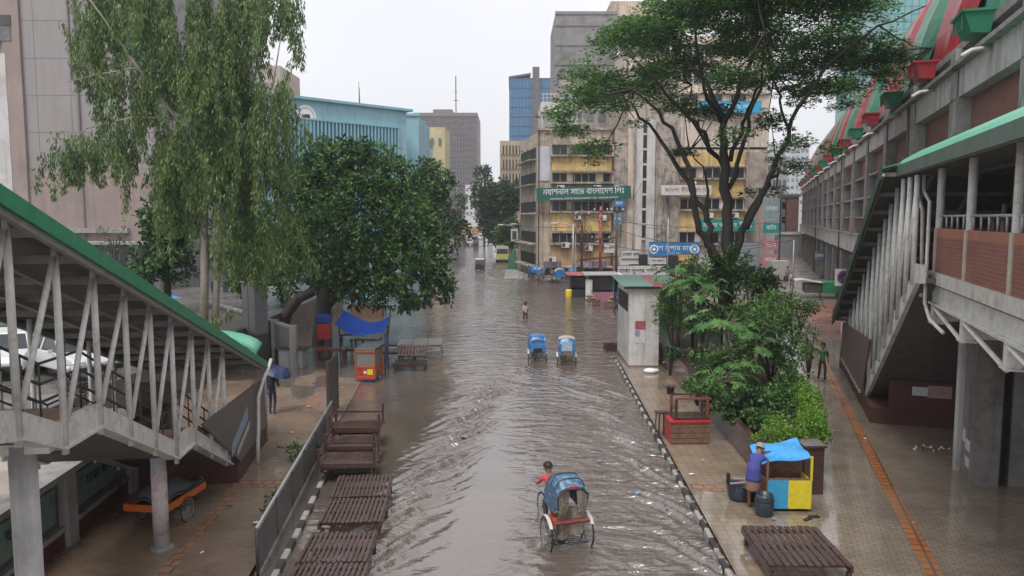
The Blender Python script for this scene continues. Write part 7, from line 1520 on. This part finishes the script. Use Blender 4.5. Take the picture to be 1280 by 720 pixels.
for k,(zz,h_,m_) in enumerate(((3.6,2.4,mat('pale_teal_sign',(.25,.33,.35),.5,(.1,.15,.15),.5,2)),(1.4,1.2,teal),(-.6,1.1,mat('pink_sign',(.45,.18,.20),.5,(.5,.4,.4),.5,3)),(-2.3,1.3,MATS['pink_sign'] if 'pink_sign' in MATS else None))): g = MB(); g.box(-.9,.9,-.15,0,z+zz-h_/2,z+zz+h_/2,m_); b_ = g.build('sign_plate', None, t); lettering(b_,['ঢাকা','বাটা','সেল','নতুন'][k],(0,-.165,z+zz),.7,text_w)
g = MB(); g.bar((1.1,.1,0),(1.1,.1,z+5),.1,8,steel_d); g.build('post', None, t)
t = thing('water_tank_cart','pale box shaped cart beneath the pink shop signs','cart',(gnd(972,352).x,gnd(972,352).y,.12)); g = MB(); g.box(-1,1,-.8,.8,.6,2.3,mat('pale_cart',(.42,.40,.38),.6,(.25,.22,.2),.5,2)); g.build('box', None, t, bevel=.04); g = MB(); g.bar((-.7,-.85,.3),(-.7,-.7,.3),.32,14,black); g.bar((.7,-.85,.3),(.7,-.7,.3),.32,14,black); g.build('wheels', None, t)
t = thing('passage_shutter','pale arched shutter at the far end of the passage','shutter',(atY(985,320,140).x,140,0)); g = MB(); g.box(-1.9,1.9,0,.3,0,4.2,mat('shutter_grey',(.30,.31,.32),.5,(.2,.2,.2),.5,1)); g.build('shutter', None, t); g = MB(); g.box(-2.3,2.3,-.2,.5,4.202,4.7,white_s); g.box(-2.4,-1.92,-.2,.5,0,4.2,conc); g.box(1.92,2.4,-.2,.5,0,4.2,conc); g.build('surround', None, t)
lt = signboard('blue signboard with white letters under the arcade', 1018,1029,314,325,88,mat('arcade_sign',(.12,.18,.25),.5),'ঢাকা',text_w,.5)
# ---- vehicles far down the flooded street
t = thing('yellow_minibus','yellow and white minibus coming toward us on the flooded street','minibus',(gnd(628,328).x,gnd(628,328).y,-.1),PI)
g = MB(); yb_ = mat('bus_yellow',(.52,.45,.12),.35,(.3,.27,.1),.4,2); wt_ = mat('bus_cream',(.52,.55,.42),.35,(.35,.36,.3),.4,2)
g.box(-1.05,1.05,-5,1.0,.35,1.5,yb_); g.box(-1.03,1.03,-5,.9,1.502,2.75,wt_); g.build('body', None, t, bevel=.08); g = MB(); g.prism([(-.9,.93,1.55),(.9,.93,1.55),(.85,.90,2.35),(-.85,.90,2.35)],(0,.04,0),glass_d); g.build('windscreen', None, t)
for k in range(5):
    g = MB(); g.box(-1.06,1.06,-4.7+k*1.1,-3.8+k*1.1,1.6,2.3,glass_d); g.build('window', None, t)
for sx in (-1,1):
    g = MB(); g.ball((sx*.75,1.02,.8),(.16,.06,.16),12,8,lamp_w); g.build('headlight', None, t); g = MB(); g.box(sx*1.2-.08,sx*1.2+.08,.9,1.0,1.7,2.1,black); g.build('mirror', None, t)
    for y in (-3.6,.0): g = MB(); g.bar((sx*1.07,y,.4),(sx*.8,y,.4),.42,16,black); g.build('wheel', None, t)
g = MB(); g.box(-1.08,1.08,1.01,1.12,.35,.62,black); g.build('bumper', None, t)
def auto(label, px, py, rz, roof, bodym, s=1.0, group='auto rickshaws far down the street'):
    p = gnd(px,py); t = thing('auto_rickshaw',label,'auto rickshaw',(p.x,p.y,-.1),rz,group); t.scale=(s,)*3
    g = MB(); g.prism([(-.62,-1.2,.3),(-.62,1.0,.3),(-.62,1.35,.7),(-.62,1.0,1.0),(-.62,-1.2,1.0)],(1.24,0,0),bodym); g.build('body', None, t, bevel=.05)
    g = MB(); g.box(-.62,.62,-1.2,.75,1.62,1.75,roof); g.box(-.60,.60,-1.22,-1.18,1.0,1.62,mat('rear_canvas',(.10,.10,.10),.6)); g.build('roof', None, t, bevel=.04)
    g = MB(); [g.bar((x,y,.95),(x,y*.95,1.65),.03,6,steel_d) for x in (-.58,.58) for y in (-1.15,.2,.75)]; g.build('roof_posts', None, t)
    g = MB(); g.prism([(-.5,.98,1.02),(.5,.98,1.02),(.5,.76,1.6),(-.5,.76,1.6)],(0,.02,0),glass_d); g.build('windscreen', None, t)
    for c in ((-.55,-.8),(.55,-.8),(0,1.1)): g = MB(); g.bar((c[0]-.06,c[1],.25),(c[0]+.06,c[1],.25),.25,14,black); g.build('wheel', None, t)
    for sx in (-1,1): g = MB(); g.box(sx*.5-.07,sx*.5+.07,-1.24,-1.202,.6,.75,lamp_r); g.build('tail_light', None, t)
auto('dark auto rickshaw with white roof in the middle of the far street',600,338,0,white_p,body_dk); auto('small dark auto rickshaw by the large street tree',595,309,0,body_g,body_dk); auto('dark auto rickshaw under the right tree edge',613,305,PI,body_dk,body_dk,1.3)
for lab,px,py,rz,m,v in (('white saloon driving away far down the flooded street',587,306,0,body_w,False),('dark van right of the far white saloon',594,302,0,body_dk,True),('white van beyond the far white saloon',600,299,0,body_w,True),('dark car at the left edge of the far street',577,304,0,body_dk,False),('grey car parked by the left far trees',566,318,10,body_g,False),('silver car parked nearer on the left far side',562,324,12,body_s,False)):
    p = gnd(px,py); car(lab,(p.x,p.y,-.1),R(rz),m,v,'cars far down the flooded street',1.15)
t = thing('orange_truck','orange tarpaulined truck at the very end of the street','truck',(gnd(583,298).x,gnd(583,298).y+25,0)); g = MB(); g.box(-4.5,4.5,0,6,1,3.8,mat('far_orange',(.42,.20,.08),.6,(.3,.15,.1),.4,.5)); g.build('load', None, t); g = MB(); g.box(-4.6,4.6,-.1,6.1,.5,.998,body_g); g.build('chassis', None, t); g = MB(); [g.bar((x,-.2,.45),(x,.3,.45),.45,12,black) for x in (-3.5,-2,2.5,3.5)]; g.build('wheel', None, t)
t = thing('green_net','green netting draped over goods at the side street corner','netting',(gnd(639,338).x,gnd(639,338).y,0)); g = MB(); g.sheet([[(x+.25*math.sin(3*z),y,2.9*z**.8) for x in np.linspace(-.8+.5*z+.2*math.sin(9*z),.7-.3*z,7)] for z,y in zip(np.linspace(0,1,8),np.linspace(0,.8,8))], mat('net_green',(.02,.12,.055),.6,(.02,.12,.06),.6,2,bump=.4), .03); g.build('net', None, t); g = MB(); g.bar((0,.5,-.1),(0,.7,3.2),.06,6,steel_d); g.bar((.8,.5,-.1),(.6,.7,2.8),.06,6,steel_d); g.build('poles', None, t)
g = MB(); p = gnd(646,345); g.box(p.x-1.5,p.x+1.5,p.y-6,p.y+10,-.1,.16); struct(g.build('corner_pavement', conc))
g = MB(); g.box(fx(668),fx(700),88.5,92.9,-.1,.14); struct(g.build('corner_block_pavement', conc))
G9 = 'cycle rickshaws waiting at the foot of the corner block'
for lab,px_,py_,rz_,v_ in (('waiting rickshaw with its painted hood up, left end of the row at the corner block',676,352,95,0),('waiting rickshaw under plastic in the middle of the row at the corner block',700,353,100,2),('waiting rickshaw with blue cover at the right end of the row at the corner block',716,352,85,1)):
    p = gnd(px_,py_); rickshaw(lab,(p.x,p.y-1.2,-.05),R(rz_),v_,G9)
person_at('person in grey shirt standing between the waiting rickshaws',690,353,R(150),-.1,cloth('mid_grey_shirt',(.2,.21,.22)),cloth('black_trousers',(.02,.02,.02)))
person_at('person in ochre shirt under the red kiosk roof',716,370,R(-120),-.1,cloth('ochre_shirt',(.4,.25,.06)),cloth('black_trousers',(.02,.02,.02)))
for lab,x_,y_,c_ in (('hanging row of dull clothes at the shop front left half',679,700,(.12,.13,.2)),('hanging row of pale goods at the shop front right half',716,756,(.3,.27,.26))):
    xa_, xb_ = fx(x_), fx(y_); t = thing('hanging_goods',lab,'goods',(xa_,91.2,1.1)); g = MB(); rr2 = random.Random(x_); x = 0
    while x < xb_-xa_: h_ = rr2.uniform(.5,.95); g.box(x,x+.3,-.03,.03,.9-h_,.9,mat('goods_%d'%rr2.randint(0,4),tuple(k*rr2.uniform(.5,1.6) for k in c_),.8)); x += .36
    g.box(0,xb_-xa_,-.02,.02,.902,.94,steel_d); g.build('goods_row', None, t); g = MB(); g.bar((.1,0,-1.2),(.1,0,.9),.03,5,steel_d); g.bar((xb_-xa_-.1,0,-1.2),(xb_-xa_-.1,0,.9),.03,5,steel_d); g.build('rail_posts', None, t)
wire('long wire from the left red pole across the junction to the bed side pole',[(t1.location.x,84.8,z1-.6),(atY(990,300,72).x,72,atY(990,300,72).z)],1.8,.03)
wire('long wire from the grey pole across the side street',[(t4.location.x,80,z4-.3),(-14,120,11)],1.6,.035)
wire('thin service wire from the dark pole up to the corner block',[(t3.location.x,84,z3-.6),(fx(800),92.6,z3+3)],.7,.025)
wire('second thin service wire from the dark pole along the signs',[(t3.location.x,84,z3-1.0),(fx(860),90.5,z3-2)],1.0,.025)
# ---- litter on the pavements
rr = random.Random(9); lm = [text_w, mat('litter_blue',(.2,.3,.5),.5), mat('litter_brown',(.2,.13,.08),.7), mat('litter_pink',(.5,.3,.3),.6)]
k = 0; spots = [(-6.6,15.6,'nearest the thin pier under the left stair'),(-6.0,17.2,'at the near end of the left barrier'),(-6.9,21.7,'beside the brick plinth of the left stair'),(-6.4,23.5,'behind the largest weed at the barrier'),(-7.3,24.7,'between the umbrella walker and the barrier'),(-7.0,18.3,'next to the worn orange strip on the left pavement'),(-8.2,17.0,'beside the wheel of the flatbed cart'),
 (5.0,20.6,'on the right kerb side near the worn orange crossing'),(5.6,21.8,'between the vending box and the dark tub'),(6.2,17.4,'between the barrel and the slatted table'),(4.9,26.5,'on the kerb side behind the vending box'),(9.4,17.2,'left of the orange path, nearest the picture edge'),(10.2,19.8,'lying on the orange tactile path'),(11.4,24,'left of the orange path beside the hedge'),(12.6,21.5,'in front of the rubbish heap'),(6.6,31.5,'at the planter wall behind the black bucket'),(-7.7,28.2,'behind the umbrella walker'),
 (-1.6,24.5,'floating in the flood left of the wake',1),(2.6,22.0,'floating in the flood between the nearest rickshaw and the vending box',1),(3.3,19.4,'floating close to the right kerb',1),(-2.2,30.5,'floating by the upturned benches',1),(3.9,27.2,'floating near the right kerb below the booth',1),(-7.2,31.8,'floating by the orange cart',1)]
for x,y,wh,*fl in spots:
    g = MB(); s = rr.uniform(.03,.09); pts_ = [(s*rr.uniform(.5,1.4)*math.cos(a_),s*rr.uniform(.4,1.2)*math.sin(a_),rr.uniform(0,.03)) for a_ in np.linspace(0,2*PI,7)[:-1]]; g.prism(pts_,(0,0,.008),rr.choice(lm)); o = g.build('litter_scrap'); o.location=(x,y,.10 if fl else .185); o.scale=(1.6,1.6,1) if fl else (1,1,1); tag(o,'scrap of litter '+wh,'litter','scraps of litter on paving and water')
p = gnd(1217,568,.16); t = thing('rubbish_heap','small pale heap of scraps beside the concrete pier','rubbish',(12.9,23.0,.16)); g = MB()
for k in range(40): g.cbox((rr.gauss(0,.22),rr.gauss(0,.14),.02+rr.random()*.05),(.07,.05,.02),rr.random()*3,rr.choice([text_w,lm[2]]),rr.random(),rr.random())
g.build('scraps', None, t)
# ================================================================== lettering becomes plain mesh
def solid_text(o, dg):
    """outlines of the text, filled by the non-zero winding rule, as one thin solid mesh in rows"""
    cu = o.to_curve(dg); polys = []
    for sp in cu.splines:
        P = []
        if sp.type == 'BEZIER':
            b = sp.bezier_points; n = len(b)
            for i in range(n):
                p0, h0, h1, p1 = b[i].co, b[i].handle_right, b[(i+1)%n].handle_left, b[(i+1)%n].co
                for t in (0,.25,.5,.75): u = 1-t; P.append(tuple(p0*u**3+h0*3*u*u*t+h1*3*u*t*t+p1*t**3)[:2])
        else: P = [tuple(p.co)[:2] for p in sp.points]
        if len(P) > 2: polys.append(np.array(P))
    o.to_curve_clear()
    if not polys: return None
    A = np.concatenate(polys); x0, y0 = A.min(0); x1, y1 = A.max(0); nrow = 64; h = (y1-y0)/nrow; g = MB()
    for r in range(nrow):
        yc = y0+h*(r+.5); ev = []
        for P in polys:
            Q = np.roll(P,-1,0); up = (P[:,1] <= yc) & (Q[:,1] > yc); dn = (P[:,1] > yc) & (Q[:,1] <= yc)
            for m_, w_ in ((up,1),(dn,-1)):
                for a_, b_ in zip(P[m_],Q[m_]): ev.append((a_[0]+(yc-a_[1])/(b_[1]-a_[1])*(b_[0]-a_[0]), w_))
        ev.sort(); wn = 0; st_ = 0
        for x, w_ in ev:
            if wn == 0: st_ = x
            wn += w_
            if wn == 0 and x-st_ > h*.15: g.box(st_,x,yc-h*.5,yc+h*.5,0,.012)
    return g
bpy.context.view_layer.update(); dg = bpy.context.evaluated_depsgraph_get()
for o in [o for o in C.objects if o.type == 'FONT']:
    g = solid_text(o, dg); m_ = o.data.materials[0]; par, loc_, rot_, sc2 = o.parent, o.location.copy(), o.rotation_euler.copy(), o.scale.copy()
    bpy.data.objects.remove(o)
    if g is None: continue
    n = g.build('lettering', m_, par); n.location = loc_; n.rotation_euler = rot_; n.scale = sc2
# ================================================================== WET AIR
hz = MB(); hz.box(-750,750,-60,1560,-1.25,125); ho = hz.build('haze'); tag(ho, kind='stuff')
hm = bpy.data.materials.new('haze'); hm.use_nodes = True; nt = hm.node_tree; nt.nodes.clear()
o_ = nt.nodes.new('ShaderNodeOutputMaterial'); pv = nt.nodes.new('ShaderNodeVolumePrincipled'); pv.inputs['Color'].default_value = (.86,.88,.93,1); pv.inputs['Density'].default_value = .0005; pv.inputs['Anisotropy'].default_value = .3
nt.links.new(pv.outputs[0], o_.inputs['Volume']); ho.data.materials.append(hm)
SC.cycles.volume_bounces = 1
